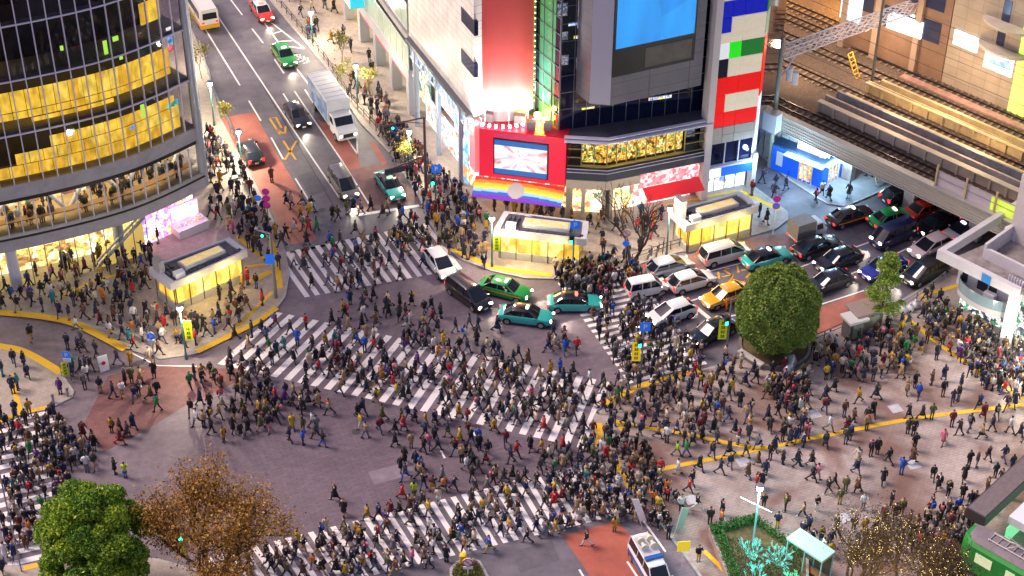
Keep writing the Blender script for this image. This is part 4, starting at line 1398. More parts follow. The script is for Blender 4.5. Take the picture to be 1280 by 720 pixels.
b = MB(); b.box((0, 0, .05), (1.9, 1.3, .1), -.7); b.build('plinth', M_conc2, t, world=False)

# shop painted bright blue under the viaduct
sa, sb, sc = G(963, 212), G(1026, 237), G(1062, 214)
WL, WR = Wall(sa, sb), Wall(sb, sc)
bs = thing('blue_shop', 'bright blue shop with a white lit sign tucked under the viaduct', 'shop', (sb.x, sb.y, KH))
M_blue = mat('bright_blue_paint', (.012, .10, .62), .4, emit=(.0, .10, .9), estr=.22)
b = MB()
WL.box(b, 0, WL.L, KH, 2.75, -.25, 0); WR.box(b, 0.003, 1.0, KH, 2.75, -.25, 0)
WR.box(b, WR.L * .60, WR.L * .8, KH, 2.75, -.25, 0)
b.build('wall', M_blue, bs)
b = MB(); b.prism([V2(sa), V2(sb), V2(sc), V2(Vector(sc) - WL.n * 2 - WR.n * 3), V2(Vector(sa) - WL.n * 5)], 2.75, 2.95)
b.prism([V2(WL.P(2.2, 0, -1.0)), V2(WL.P(WL.L - .4, 0, -1.0)), V2(WR.P(WR.L - 1, 0, -1.0)), V2(WL.P(2.2, 0, -4))], 4.1, 4.25)
b.build('roof', mat('dark_blue_roof', (.02, .05, .12), .5), bs)
b = MB(); WL.box(b, 2.2, WL.L - .3, 2.95, 4.1, -.9, -.7); WR.box(b, .5, WR.L - .8, 2.95, 4.1, -.9, -.7)
b.build('lit_sign', glow('shop_white_sign', (.80, .93, 1), 1.0), bs)
b = MB()
for u in (3.4, 5.0, 6.6): WL.box(b, u, u + .7, 3.2, 3.85, -.69, -.62)
b.build('sign_letters', mat('faint_blue', (.45, .6, .75), .5, emit=(.3, .6, .9), estr=.7), bs)
b = MB(); WL.box(b, 1.6, WL.L + .2, 2.6, 2.72, 0, .75); WR.box(b, .0, WR.L - .6, 2.6, 2.72, 0, .6)
b.build('awning', mat('pale_blue_awning', (.45, .6, .75), .5, emit=(.4, .7, 1), estr=.3), bs)
b = MB(); WL.quad(b, WL.L * .55, WL.L * .8, .3, 2.4, .02); WR.quad(b, 1.0, WR.L * .58, .2, 2.4, -.1); WR.quad(b, WR.L * .82, WR.L * 1.15, .2, 2.4, -.1)
b.build('shop_window', goods('warm_shop', [(1, .6, .2), (1, .75, .4), (.6, .3, .1), (.9, .9, 1), (.3, .15, .08)], 3.5, 1.3, .2), bs)
b = MB(); WL.quad(b, .5, 1.2, .8, 2.3, .02)
b.build('notice_board', mat('white_notice', (.7, .75, .8), .5), bs)
b = MB()
for u in np.linspace(WL.L * .55, WL.L * .8, 4): WL.box(b, u - .05, u + .05, .12, 2.5, .02, .08)
for u in np.linspace(1.0, WR.L * .58, 4): WR.box(b, u - .05, u + .05, .12, 2.5, -.1, .02)
b.build('window_frame', M_whitep, bs)
for u in (3.0, 6.0):
    p = WL.P(u, 2.95, .9); lamp('POINT', 'sign_lamp', tuple(p + Vector((0, 0, .5))), 550, (.45, .75, 1), .3, bs)
p = WR.P(2.4, 3.0, 1.2); lamp('POINT', 'sign_lamp', tuple(p), 650, (.5, .78, 1), .3, bs)
b = MB()
for u in np.arange(-9, 1.5, .9): WL.box(b, u, u + .8, .12, 3.2 + .5 * rng.random(), -2.2 - rng.random(), -1.5)
b.prism([V2(WL.P(-9, 0, -1.2)), V2(WL.P(-2.5, 0, -1.2)), V2(WL.P(-2.5, 0, -3)), V2(WL.P(-9, 0, -3))], .12, 3.0)
o = b.build('lock_up_units', mat('grey_lockups', (.30, .30, .31), .6, noise=.4, nscale=1)); tag(o, 'grey lock-up units under the viaduct left of the blue shop', 'shed')
for i, (px, py, c_) in enumerate(((985, 210, (.7, .02, .05)), (990, 217, (.02, .45, .3)), (975, 203, (.6, .75, .02)))):
    p = G(px, py)
    t = thing('bicycle', '%s bicycle parked by the blue shop wall' % ('red', 'green', 'yellow')[i], 'bicycle', (p.x, p.y, 0), .9)
    for x in (-.52, .52):
        b = MB(); b.tube([(x + .33 * math.cos(a), 0, .34 + .33 * math.sin(a)) for a in np.linspace(0, 6.283, 15)], .035, 5); b.build('wheel', M_black, t, world=False)
    b = MB(); b.tube([(-.52, 0, .34), (-.1, 0, .38), (.35, 0, .8), (-.2, 0, .82), (-.1, 0, .38)], .035, 5); b.tube([(.52, 0, .34), (.38, 0, 1.0)], .035, 5); b.tube([(.38, -.28, 1.02), (.38, .28, 1.02)], .03, 5); b.build('frame', mat('bike_paint_%d' % i, c_, .4), t, world=False)
    b = MB(); b.box((-.22, 0, .9), (.28, .14, .08)); b.build('saddle', M_black, t, world=False)

# buildings on the far side of the railway
ba, bb_ = G(1020, 62, 6), G(1166, 92, 6)
WX = Wall(G(1046, 52, 6), G(1176, 99, 6))
br = thing('brown_building', 'brown office block with dark windows behind the railway tracks', 'building', (WX.a.x, WX.a.y, 0))
b = MB(); WX.box(b, 0, WX.L, 0, 34, -12, 0); b.build('wall', mat('brown_stone', (.25, .15, .095), .6, noise=.15, nscale=.8), br)
for u0, u1 in ((1.4, 4.2), (5.6, 9.6), (10.7, 13.0)):
    for z in np.arange(8.6 if u0 > 1.5 else 9.4, 30, 3.4):
        b = MB(); WX.box(b, u0 * WX.L / 14, u1 * WX.L / 14, z + .9, z + 3.1, -.1, .05); b.build('window', mat('dusk_window', (.04, .05, .10), .12), br)
b = MB()
for u in (.3, 4.6, 9.9): WX.box(b, u * WX.L / 14, (u + .7) * WX.L / 14, 5, 34, .0, .35)
b.build('pilaster', mat('pale_pilaster', (.42, .30, .22), .6), br)
b = MB(); s0, s1 = WX.hit(1110, 30), WX.hit(1152, 50)
WX.box(b, s0[0], s1[0], s1[1] + .2, s1[1] + 1.9, .12, .35); b.build('lit_sign', glow('plain_white_sign', (.95, .95, 1), 1.7), br)
b = MB(); s0, s1 = WX.hit(1052, 5), WX.hit(1076, 30); WX.box(b, s0[0], s1[0], s1[1], 20, .06, .12); b.build('lit_window', glow('pale_cyan_window', (.7, .9, 1), 1.2), br)
WY = Wall(G(1176, 99, 6), G(1300, 152, 6))
bd = thing('beige_building', 'beige tiled building with rounded balconies behind the railway', 'building', (WY.a.x, WY.a.y, 0))
b = MB(); WY.box(b, .1, 30, 0, 34, -12, 0); b.build('wall', tiles('beige_wall_tiles', (.40, .33, .24), 2.2, 1.3, .03, .05), bd)
b = MB(); s0, s1 = WY.hit(1193, 48), WY.hit(1221, 68); WY.box(b, s0[0], s1[0], s1[1] + .2, s1[1] + 1.7, .03, .2); b.build('lit_sign', glow('plain_white_sign', (.95, .95, 1), 1.7), bd)
for px, py in ((1264, 20), (1257, 50)):
    u, z = WY.hit(px, py)
    b = MB()
    b.rings([[tuple(WY.P(u + 2.6 * math.cos(a), zz, 1.6 * math.sin(a))) for a in np.linspace(0, math.pi, 13)] for zz in (z - 1.0, z - .75)]); b.build('balcony', M_beige, bd)
    b = MB(); WY.box(b, u - .9, u - .1, z - .7, z + 1.4, -.1, .06); b.build('balcony_door', mat('dusk_window'), bd)
s0, s1 = WY.hit(1230, 78), WY.hit(1264, 97)
b = MB(); WY.box(b, s0[0], s1[0], s1[1], s1[1] + 2.3, .02, .1); b.build('shop_window', goods('white_shop', [(1, 1, 1), (.9, 1, .9), (.2, .35, .6), (1, 1, 1)], .8, 1.8, .6), bd)
b = MB(); WY.box(b, s1[0] + .3, s1[0] + 12, 5.5, 25, .02, .12); b.build('lit_screen', mat('lime_wall_glow', (.5, .6, .2), .6, emit=(.65, 1, .12), estr=.5, noise=.3, nscale=.6), bd)
# construction yard glowing orange far behind
cy = G(1010, 20, 3)
yd = thing('work_site', 'orange lit construction frame behind the railway at the top of the view', 'scaffold', (cy.x, cy.y, 0), R(-18))
b = MB()
for i in range(7):
    b.tube([(-8 + i * 2.6, 0, 0), (-8 + i * 2.6, 0, 11)], .12, 6); b.tube([(-8 + i * 2.6, 4, 0), (-8 + i * 2.6, 4, 11)], .12, 6)
for z in (3, 6, 9): b.tube([(-8, 0, z), (8, 0, z)], .1, 6); b.tube([(-8, 4, z), (8, 4, z)], .1, 6)
b.build('scaffold_frame', mat('orange_steel', (.6, .3, .06), .6), yd, world=False)
b = MB(); b.box((0, 5, 6), (18, .2, 12)); b.build('sheeting', goods('sodium_sheet', [(1, .40, .03), (1, .55, .08), (.7, .22, .02), (1, .7, .2), (.25, .08, .01)], .5, .9, .15), yd, world=False)
for x in (-5, 4): lamp('POINT', 'site_lamp', (cy.x + x, cy.y - 3, 9), 1500, (1, .5, .08), .4, yd)
for i, (px, py, w, h, lab) in enumerate(((1075, 130, 0, 0, ''),)): pass

# ------------------------------------------------------------------ station building on the right
zr = 6.6
ra, rb, rc = G(1172, 312, zr), G(1273, 362, zr), G(1252, 262, zr)
sb_ = thing('station_building', 'pale station building with flat roof and curved glass balcony over the plaza', 'building', (rb.x, rb.y, KH))
WR1 = Wall(ra, rb)
vr = Vector(rc) - Vector(ra); vr.z = 0; vr = vr.normalized()
far = 30
M_pale = mat('pale_station_panel', (.58, .56, .58), .45, noise=.08, nscale=.7)
b = MB(); b.prism([V2(Vector(ra) + WR1.t * 1.2 + vr * .8), V2(WR1.P(WR1.L, 0, -.8)), V2(WR1.P(WR1.L + 20, 0, -.8)), V2(WR1.P(WR1.L + 20, 0, -12)), V2(Vector(ra) + vr * 12 + WR1.t * 3)], zr - .9, zr - .55)
b.build('roof', mat('worn_roof', (.24, .21, .20), .8, noise=.45, nscale=.9), sb_)
b = MB()
WR1.box(b, 0, WR1.L, zr - .9, zr, -.5, 0)
q0, q1 = Vector(ra), Vector(ra) + vr * 13
nb = Vector((-vr.y, vr.x, 0))
if nb.dot(WR1.t) < 0: nb = -nb
b.prism([V2(q0 + vr * .5), V2(q1), V2(q1 + nb * .5), V2(q0 + nb * .5 + vr * .5)], zr - .9, zr + .002)
b.build('roof_edge', M_pale, sb_)
b = MB(); wp = Wall(Vector(ra) + WR1.t * 3.0 + vr * 2.4, WR1.P(WR1.L, 0, -2.4))
wp.box(b, 0, wp.L, zr - .55, zr + .5, -.25, 0); wp.box(b, -.25, 0, zr - .55, zr + .9, -5, 0.002)
b.build('parapet', M_pale, sb_)
b = MB(); WR1.box(b, WR1.L - .72, WR1.L - .02, .12, zr - .9, -.9, -.05); b.build('column', M_whitep, sb_)
wg = Wall(WR1.P(1.6, 0, -1.2), WR1.P(WR1.L - .9, 0, -1.2))
b = MB(); wg.box(b, 0, wg.L, 3.4, zr - .9, -3, 0); b.build('upper_wall', M_pale, sb_)
b = MB(); wg.box(b, -.1, wg.L + 20, .12, 3.3, -6, -1.4); b.build('entrance', goods('station_hall', [(.9, 1, .95), (1, 1, 1), (.9, .95, .8), (.1, .4, .2), (.2, .25, .3), (.05, .06, .08), (.1, .1, .12)], 2.6, .9, .25), sb_)
for u0, u1 in ((.5, 1.1), (2.2, 3.3), (3.45, 4.3)):
    b = MB(); wg.box(b, u0 * wg.L / 6, u1 * wg.L / 6, 3.9, zr - 1.0, -.1, .04); b.build('window', mat('station_window', (.03, .035, .05), .1), sb_)
    b = MB(); wg.box(b, u0 * wg.L / 6 - .1, u1 * wg.L / 6 + .1, 3.8, 3.9, -.1, .12); b.build('window_sill', M_alu, sb_)
b = MB(); WR1.box(b, *sorted((WR1.hit(1228, 343)[0], WR1.hit(1239, 348)[0])), zr - .85, zr - .1, 0, .06); b.build('blue_sign', mat('small_blue_sign', (.02, .22, .55), .4), sb_)
def bow(r0, r1, z0, z1, n=18):
    cen = wg.P(wg.L * .56, 0, 0)
    out = []
    for i in range(n + 1):
        a = math.pi * i / n
        out.append([tuple(cen + wg.t * (r * math.cos(a)) + wg.n * (r * .52 * math.sin(a)) + Vector((0, 0, z))) for r, z in ((r0, z0), (r1, z0), (r1, z1), (r0, z1))])
    return out
hw = wg.L * .5
b = MB(); b.rings(bow(.2, hw, 3.0, 3.5)); b.build('balcony', mat('grey_balcony', (.36, .33, .34), .5), sb_)
b = MB(); b.rings(bow(hw - .06, hw, 3.5, 4.5)); b.build('balcony_glass', mat('frosted_blue_glass', (.17, .23, .26), .15), sb_)
b = MB()
p = wg.P(wg.L * .66, 0, .45)
b.box((p.x, p.y, 4.0), (1.0, .5, .9), math.atan2(wg.t.y, wg.t.x)); b.build('condenser_unit', M_whitep, sb_, bevel=.03)
b = MB(); tw = G(1262, 292, zr); b.prism([V2(tw), V2(tw + WR1.t * 16), V2(tw + WR1.t * 16 + vr * 10), V2(tw + vr * 5.5)], zr - .9, 12.5); b.build('stair_tower', mat('warm_white_wall', (.62, .56, .52), .5, noise=.08, nscale=.5), sb_)
b = MB()
for px, py in ((1262, 288), (1270, 292)):
    p = G(px, py, zr); b.box((p.x, p.y, zr - .1), (.8, .5, .9), .6)
b.build_each('roof_condenser', M_whitep, sb_)
b = MB()
for k in range(10):
    p = WR1.P(6.2 + k * .25, 0, -1.2); b.box((p.x, p.y, zr - .25), (.1, .1, .6), .4)
b.build('roof_louvre', M_alu, sb_)
p = wg.P(wg.L * .5, 2.9, 3.4)
for u, e in ((.1, 500), (.9, 800)):
    p = wg.P(wg.L * u, 2.9, 3.6); lamp('POINT', 'entrance_lamp', tuple(p), e * .22, (1, .97, .82), .4, sb_)
for u in (9, 15, 21):
    p = wg.P(u, 2.9, 3.2); lamp('POINT', 'entrance_lamp', tuple(p), 1000, (1, .95, .76), .5, sb_)
# ------------------------------------------------------------------ stairway kiosks of the underground passage
M_ylit = mat('yellow_lit_wall', (.6, .42, .1), .5)
M_ylit = goods('kiosk_yellow', [(1, .66, .10), (1, .74, .20), (1, .58, .06), (1, .82, .36), (.8, .42, .04)], .7, 1.05, .55, (1, 1, .5))
def kiosk(label, cs, tower=None, zt=3.05):
    A, B, Cc, D = [G(x, y, zt) for x, y in cs]       # back-left, back-right, front-right, front-left
    cen = (A + B + Cc + D) / 4
    k = thing('stairway_kiosk', label, 'kiosk', (cen.x, cen.y, KH), 0, 'underground stairway kiosks round the crossing')
    rim = mat('kiosk_rim', (.52, .53, .56), .5, noise=.08, nscale=1)
    P = [A, B, Cc, D]
    ins = [p + (cen - p).normalized() * .55 for p in P]
    b = MB()
    b.prism([V2(p) for p in P], zt - .5, zt)
    for i in range(4):
        p, q_, r, s = P[i], P[(i + 1) % 4], ins[(i + 1) % 4], ins[i]
        b.prism([V2(p.lerp(cen, .003)), V2(q_.lerp(cen, .003)), V2(r), V2(s)], zt, zt + .22)
    b.build('roof', rim, k)
    b = MB(); b.prism([V2(p) for p in ins], zt, zt + .06); b.build('roof_deck', mat('kiosk_deck', (.10, .10, .115), .7, noise=.4, nscale=2), k)
    def mix(u, v): return A.lerp(B, u).lerp(D.lerp(Cc, u), v)
    b = MB(); b.prism([V2(mix(.28, .30)), V2(mix(.80, .30)), V2(mix(.80, .68)), V2(mix(.28, .68))], zt + .06, zt + .42)
    b.build('skylight_frame', rim, k)
    b = MB(); b.prism([V2(mix(.30, .34)), V2(mix(.78, .34)), V2(mix(.78, .64)), V2(mix(.30, .64))], zt + .42, zt + .46)
    b.build('skylight', mat('skylight_glass', (.45, .38, .22), .25, emit=(1, .7, .25), estr=.35, noise=.35, nscale=1.5), k)
    b = MB()
    for i in range(9):
        u = .10 + i * .1
        b.prism([V2(mix(u, .76)), V2(mix(u + .06, .76)), V2(mix(u + .06, .88)), V2(mix(u, .88))], zt + .06, zt + .22)
    for i in range(3):
        for j in range(2):
            b.prism([V2(mix(.08 + .05 * i, .2 + .25 * j)), V2(mix(.115 + .05 * i, .2 + .25 * j)), V2(mix(.115 + .05 * i, .4 + .25 * j)), V2(mix(.08 + .05 * i, .4 + .25 * j))], zt + .06, zt + .3)
    b.build('roof_grille', mat('grille_dark', (.05, .055, .075), .5), k)
    lo = [p.lerp(cen, .10) for p in P]
    b = MB()
    for i in (3, 2, 0):
        p, q_ = lo[i], lo[(i + 1) % 4]
        if i == 2: p, q_ = lo[2], lo[3]
        n_ = Vector(((q_ - p).y, -(q_ - p).x, 0)).normalized()
        if n_.dot(cen - p) > 0: n_ = -n_
        b.prism([V2(p), V2(q_), V2(q_ - n_ * .15), V2(p - n_ * .15)], KH, KH + .75)
    b.build('low_wall', mat('kiosk_wall', (.42, .41, .40), .6, noise=.15, nscale=1), k)
    b = MB()
    for i in (2, 3, 1):
        p, q_ = lo[i].lerp(cen, .06), lo[(i + 1) % 4].lerp(cen, .06)
        b.quad(p * Vector((1, 1, 0)) + Vector((0, 0, KH)) if False else (p.x, p.y, KH + .1), (q_.x, q_.y, KH + .1), (q_.x, q_.y, zt - .5), (p.x, p.y, zt - .5))
    b.build('lit_wall', M_ylit, k)
    b = MB()
    for i in (2, 3):
        for t_ in np.linspace(0.02, .98, 6 if i == 2 else 3):
            p = lo[i].lerp(lo[(i + 1) % 4], t_)
            b.box((p.x, p.y, (KH + zt - .5) / 2 + .05), (.09, .09, zt - .5 - KH))
    b.build('post', mat('bronze_post', (.16, .12, .07), .4, .5), k)
    if tower:
        u, v, w, h = tower
        c_ = mix(u, v)
        b = MB(); b.box((c_.x, c_.y, zt + h / 2 - .2), (w, .55, h), math.atan2((D - A).y, (D - A).x)); b.build('vent_tower', mat('vent_grey', (.34, .33, .33), .6, noise=.15), k)
    b = MB(); c_ = mix(.17, .8); b.box((c_.x, c_.y, zt + .35), (.9, .6, .55), math.atan2((B - A).y, (B - A).x)); b.build('roof_unit', M_whitep, k, bevel=.03)
    for u in (.3, .7):
        c_ = mix(u, 1.22); lamp('POINT', 'kiosk_lamp', (c_.x, c_.y, 2.2), 120, (1, .72, .2), .4, k)
    return k
kiosk('stairway kiosk with yellow lit glass sides beside the curved glass building', [(186, 337), (287, 299), (309, 315), (213, 358)], (.06, .28, 1.0, 1.6))
kiosk('stairway kiosk with yellow lit glass sides below the rainbow awning', [(630, 266), (736, 279), (733, 302), (617, 289)])
kiosk('stairway kiosk with yellow lit sides below the red awning and blue sign', [(838, 266), (926, 242), (948, 260), (857, 285)], (.05, .35, 1.3, 2.2))

# ------------------------------------------------------------------ poles: lamps, signals, signs
M_teal = mat('teal_pole', (.05, .16, .17), .4, noise=.1)
M_gpole = mat('grey_pole', (.25, .26, .28), .4, .4)
M_brown = mat('brown_pole', (.11, .05, .055), .45)
def to_top(base, y): return above((base.x, base.y), y)
def street_lamp(label, bx, by, ty, e=600, col=(1, .84, .60), m=None, arm=0.0, group='street lamps round the crossing'):
    p = G(bx, by, KH); h = to_top(p, ty) - KH
    t = thing('street_lamp', label, 'street lamp', (p.x, p.y, KH), 0, group)
    b = MB(); b.tube([(0, 0, 0), (0, 0, .5), (0, 0, .52), (0, 0, h)], [.13, .12, .085, .06], 8); b.build('pole', m or M_teal, t, world=False)
    b = MB(); b.tube([(0, 0, h), (0, 0, h + .1), (0, 0, h + .14)], [.1, .3, .12], 12); b.tube([(0, 0, h - .05), (arm, 0, h)], .04, 6); b.build('cap', M_gpole, t, world=False)
    b = MB(); b.ball((0, 0, h - .2), .24, 12, 8); b.build('globe', glow('lamp_globe', (.9, .96, 1), 14), t, world=False, smooth=True)
    lamp('POINT', 'bulb', (p.x, p.y - .35, KH + h - .55), e * 1.9, col, .3, t)
    return t, h
L1, h1 = street_lamp('lit street lamp left of the upper street, nearest the tall dark glass building', 268, 157, 103, 900)
street_lamp('lit street lamp on the left plaza carrying a yellow banner', 233, 448, 383, 700)
street_lamp('lit street lamp with teal pole farthest up the upper street', 391, 53, 14, 550)
street_lamp('lit street lamp behind the white box truck', 447, 128, 81, 550)
street_lamp('lit street lamp under the overhead brown signal arm', 513, 214, 163, 500)
street_lamp('lit street lamp at the left end of the middle stairway kiosk', 615, 333, 271, 600)
street_lamp('lit street lamp at the left end of the right stairway kiosk', 833, 321, 259, 650)
street_lamp('white globe street lamp beside the black car on the salmon lane', 302, 205, 163, 1000)
street_lamp('street lamp far up the left kerb near the white bus', 240, 84, 44, 400)
tp, hp = street_lamp('tall turquoise lit lamp pole behind the hedge planter', 940, 690, 608, 500, (.6, 1, .95), mat('turquoise_pole', (.25, .55, .55), .4), group='street lamps round the crossing')
b = MB(); b.tube([(-1.2, .4, hp * .78), (1.0, -.3, hp * .66)], .03, 5); b.build('cross_bar', M_whitep, tp, world=False)

def plate(b, c, w, h, ang, th=.05):
    b.box(c, (w, th, h), ang)
def disc(b, c, r, ang, th=.05, n=18):
    n_ = Vector((math.sin(ang), -math.cos(ang), 0)); tt = Vector((math.cos(ang), math.sin(ang), 0))
    c = Vector(c)
    b.rings([[tuple(c + n_ * s + tt * (r * math.cos(2 * math.pi * k / n)) + Vector((0, 0, r * math.sin(2 * math.pi * k / n)))) for k in range(n)] for s in (th / 2, -th / 2)])
M_signblue = mat('sign_blue', (.01, .10, .55), .35, emit=(.02, .2, .9), estr=.25)
M_signred = mat('sign_red', (.6, .01, .02), .35)
M_signpurple = mat('sign_purple', (.30, .02, .32), .35, emit=(.5, .05, .5), estr=.15)
M_banner = mat('yellow_green_banner', (.55, .62, .01), .5, emit=(.7, .85, .02), estr=.06)
M_orange = mat('amber_banner', (.65, .45, .01), .5, emit=(.9, .6, .02), estr=.3)
M_grlight = glow('signal_green', (.02, 1, .65), 6)
def text_glyphs(b, c, w, h, ang, n=3, rows=1, th=.05):
    """short dark strokes standing for the small lettering of a banner"""
    tt = Vector((math.cos(ang), math.sin(ang), 0)); c = Vector(c)
    for i in range(n):
        z = c.z + h * (.5 - (i + .5) / n)
        for dx, dz, ww, hh in ((0, .28, .6, .1), (0, -.05, .5, .1), (0, -.33, .6, .1), (-.18, 0, .12, .6), (.15, .05, .1, .55)):
            q_ = c + tt * (dx * w)
            b.box((q_.x, q_.y, z + dz * h / n * .8), (ww * w, th, hh * h / n), ang)
def banner_on(t, h0, w, hh, m, side=1, ang=0.0):
    b = MB(); plate(b, (side * (w / 2 + .12), 0, h0 - hh / 2), w, hh, ang); b.build('banner', m, t, world=False)
    ba_ = [c for c in t.children if c.name.startswith('banner')][-1]
    b = MB(); text_glyphs(b, (side * (w / 2 + .12), 0, h0 - hh / 2), w * .8, hh * .9, ang, 4, th=.07); b.build('lettering', mat('banner_ink', (.03, .10, .02), .5), ba_, world=False)
    b = MB()
    for z in (h0 + .02, h0 - hh - .02): b.tube([(0, 0, z), (side * (w + .15), 0, z)], .025, 5)
    b.build('banner_arm', M_gpole, t, world=False)
lp = [o for o in bpy.data.objects if o.get('label', '').startswith('lit street lamp on the left plaza')][0]
banner_on(lp, 3.9, .65, 2.0, M_banner)
lp = [o for o in bpy.data.objects if o.get('label', '').startswith('lit street lamp at the left end of the middle')][0]
banner_on(lp, 3.2, .6, 1.5, M_banner)

def pole_thing(name, label, cat, bx, by, ty, r=.06, m=None, group=None, z0=KH):
    p = G(bx, by, z0); h = to_top(p, ty) - z0
    t = thing(name, label, cat, (p.x, p.y, z0), 0, group)
    b = MB(); b.tube([(0, 0, 0), (0, 0, h)], r, 8); b.build('pole', m or M_gpole, t, world=False)
    return t, h
# parking signs, banners and boards on the left plaza
def arrow_p(b, c, s, ang, th):
    c = Vector(c); tt = Vector((math.cos(ang), math.sin(ang), 0))
    for dx, dz, w, h in ((-.12, 0, .1, .62), (.06, .24, .3, .1), (.06, .0, .3, .1), (.18, .12, .1, .3)):
        q_ = c + tt * (dx * s); b.box((q_.x, q_.y, c.z + dz * s), (w * s, th, h * s), ang)
def parking_sign(label, bx, by, ty, rnd=True):
    t, h = pole_thing('parking_sign', label, 'sign', bx, by, ty, .045, group='blue parking signs on poles')
    b = MB(); disc(b, (0, -.08, h - .3), .34, 0) if rnd else plate(b, (0, -.08, h - .35), .7, .7, 0); b.build('sign_disc', M_signblue, t, world=False)
    b = MB(); arrow_p(b, (0, -.1, h - .3), .62, 0, .06); b.build('sign_mark', M_whitep, t, world=False)
    b = MB(); plate(b, (0, -.08, h - .86), .62, .36, 0); b.build('sub_plate', M_whitep, t, world=False)
    return t, h
t, h = parking_sign('blue round sign above a white plate in the small left side street', 89, 476, 439)
t, h = parking_sign('blue round sign by the light pavement edge, right of the white board', 194, 456, 416)
t, h = pole_thing('banner_pole', 'leaning yellow banner on a stand beside the left side street', 'banner', 77, 470, 453, .03, group=None)
banner_on(t, h, .5, h * .95, M_banner, 1, .5)
t = thing('sandwich_board', 'white A-frame notice board standing in the left side street', 'notice board', tuple(G(130, 461))[:2] + (0.006,), .5)
b = MB()
for s in (1, -1): b.hexa([(-.4, s * .35, 0), (.4, s * .35, 0), (.4, s * .31, 0), (-.4, s * .31, 0)], [(-.4, s * .04, 1.35), (.4, s * .04, 1.35), (.4, 0, 1.35), (-.4, 0, 1.35)])
b.build('board', M_whitep, t, world=False)
b = MB()
b.rings([[(.17 * math.cos(a) * s_, -.23 - .012 * k, .75 + .2 * math.sin(a) * s_) for a in np.linspace(0, 6.2832, 17)[:-1]] for k, s_ in ((0, 1), (1, .9))]); b.build('red_mark', M_signred, t, world=False)
for (x, y), lab in (((67, 503), 'grey bollard on the lower left pavement, left of its twin'), ((85, 495), 'grey bollard on the lower left pavement tip near the banner')):
    p = G(x, y, KH); t = thing('bollard', lab, 'bollard', (p.x, p.y, KH), 0, 'bollards on the lower left pavement')
    b = MB(); b.tube([(0, 0, 0), (0, 0, .9), (0, 0, .95)], [.13, .13, .07], 12); b.build('post', M_conc, t, world=False, smooth=True, sharp=40)
    b = MB(); b.tube([(0, 0, .7), (0, 0, .78)], .135, 12); b.build('reflector', M_signred, t, world=False)

def ban_sign(t, z, r=.34, m=M_signpurple):
    b = MB(); disc(b, (0, -.08, z), r, 0); b.build('sign_disc', m, t, world=False)
    b = MB(); tt = []
    n = 20
    b.rings([[((r * f) * math.cos(2 * math.pi * k / n), -.11 - e, z + (r * f) * math.sin(2 * math.pi * k / n)) for k in range(n)] for f, e in ((1, 0), (1, .02), (.82, .02), (.82, 0))], cap=False)
    b.tube([(-r * .6, -.12, z + r * .6), (r * .6, -.12, z - r * .6)], .035, 5)
    b.build('red_ring', M_signred, t, world=False)
t, h = pole_thing('no_parking_sign', 'two stacked purple no-parking discs at the right kiosk corner', 'sign', 966, 293, 244, .05, M_whitep)
ban_sign(t, h - .35); ban_sign(t, h - 1.1, m=M_signblue)
t, h = pole_thing('no_entry_sign_post', 'pole of three purple restriction discs on the left kerb of the upper street', 'sign', 336, 282, 235, .05, M_gpole)
for k in range(3): ban_sign(t, h - .35 - k * .72)
b = MB(); disc(b, (-.75, -.08, h - 1.05), .3, 0); b.build('blue_disc', M_signblue, t, world=False)
t, h = pole_thing('round_sign_post', 'pale pole with a red-ringed sign and a blue disc by the bare tree', 'sign', 781, 332, 286, .05, M_gpole)
ban_sign(t, h - .4, .36, M_whitep); b = MB(); disc(b, (0, -.08, h - 1.5), .3, 0); b.build('blue_disc', M_signblue, t, world=False)

# traffic signals
def signal_head(b, c, ang, n=3):
    b.box(c, (1.05, .28, .4), ang)
def mast_signal(label, bx, by, ty, ax, ay, m=M_brown, green=True, extra=None):
    p = G(bx, by, KH); h = to_top(p, ty) - KH
    t = thing('traffic_signal', label, 'traffic signal', (p.x, p.y, KH), 0, 'traffic signals on masts')
    b = MB(); b.tube([(0, 0, 0), (0, 0, h)], [.16, .12], 10); b.build('mast', m, t, world=False)
    e = G(ax, ay, KH + h) - p; e.z = 0
    b = MB(); b.tube([(0, 0, h), (e.x, e.y, h + .02)], .075, 8); b.tube([(0, 0, h - .6), (e.x * .5, e.y * .5, h)], .04, 6); b.build('arm', m, t, world=False)
    ang = math.atan2(e.y, e.x)
    b = MB(); signal_head(b, (e.x * .85, e.y * .85, h - .32), ang); b.build('signal_head', M_black, t, world=False)
    hd = t.children[-1] if False else [c for c in t.children if c.name.startswith('signal_head')][-1]
    for k, (mm) in enumerate((M_grlight, mat('signal_off', (.03, .03, .02), .3), mat('signal_off_red', (.06, .01, .01), .3))):
        q_ = Vector((e.x, e.y, 0)) * .85 + Vector((math.cos(ang), math.sin(ang), 0)) * (-.32 + .32 * k)
        b = MB()
        for s_ in (-1, 1): b.ball((q_.x + math.sin(ang) * .15 * s_, q_.y - math.cos(ang) * .15 * s_, h - .32), .11, 8, 5)
        b.build('lens', mm, hd, world=False)
    return t, h, e
t, h, e = mast_signal('brown signal mast with long overhead arm at the upper street kerb', 533, 250, 147, 478, 158)
b = MB(); b.tube([(0, 0, h * .55), (e.x * .8, e.y * .8, h * .48)], .08, 8); b.build('lower_arm', M_brown, t, world=False)
b = MB(); b.box((e.x * .75, e.y * .75, h * .48 - .25), (1.9, .16, .55), math.atan2(e.y, e.x)); b.build('direction_board', mat('dark_board', (.03, .03, .06), .4), t, world=False)
t, h, e = mast_signal('curved signal pole with green light by the left stairway kiosk', 345, 372, 292, 322, 288, M_gpole)
b = MB(); plate(b, (-.2, -.15, h * .62), .8, 1.0, 0); b.build('blue_sign', M_signblue, t, world=False)
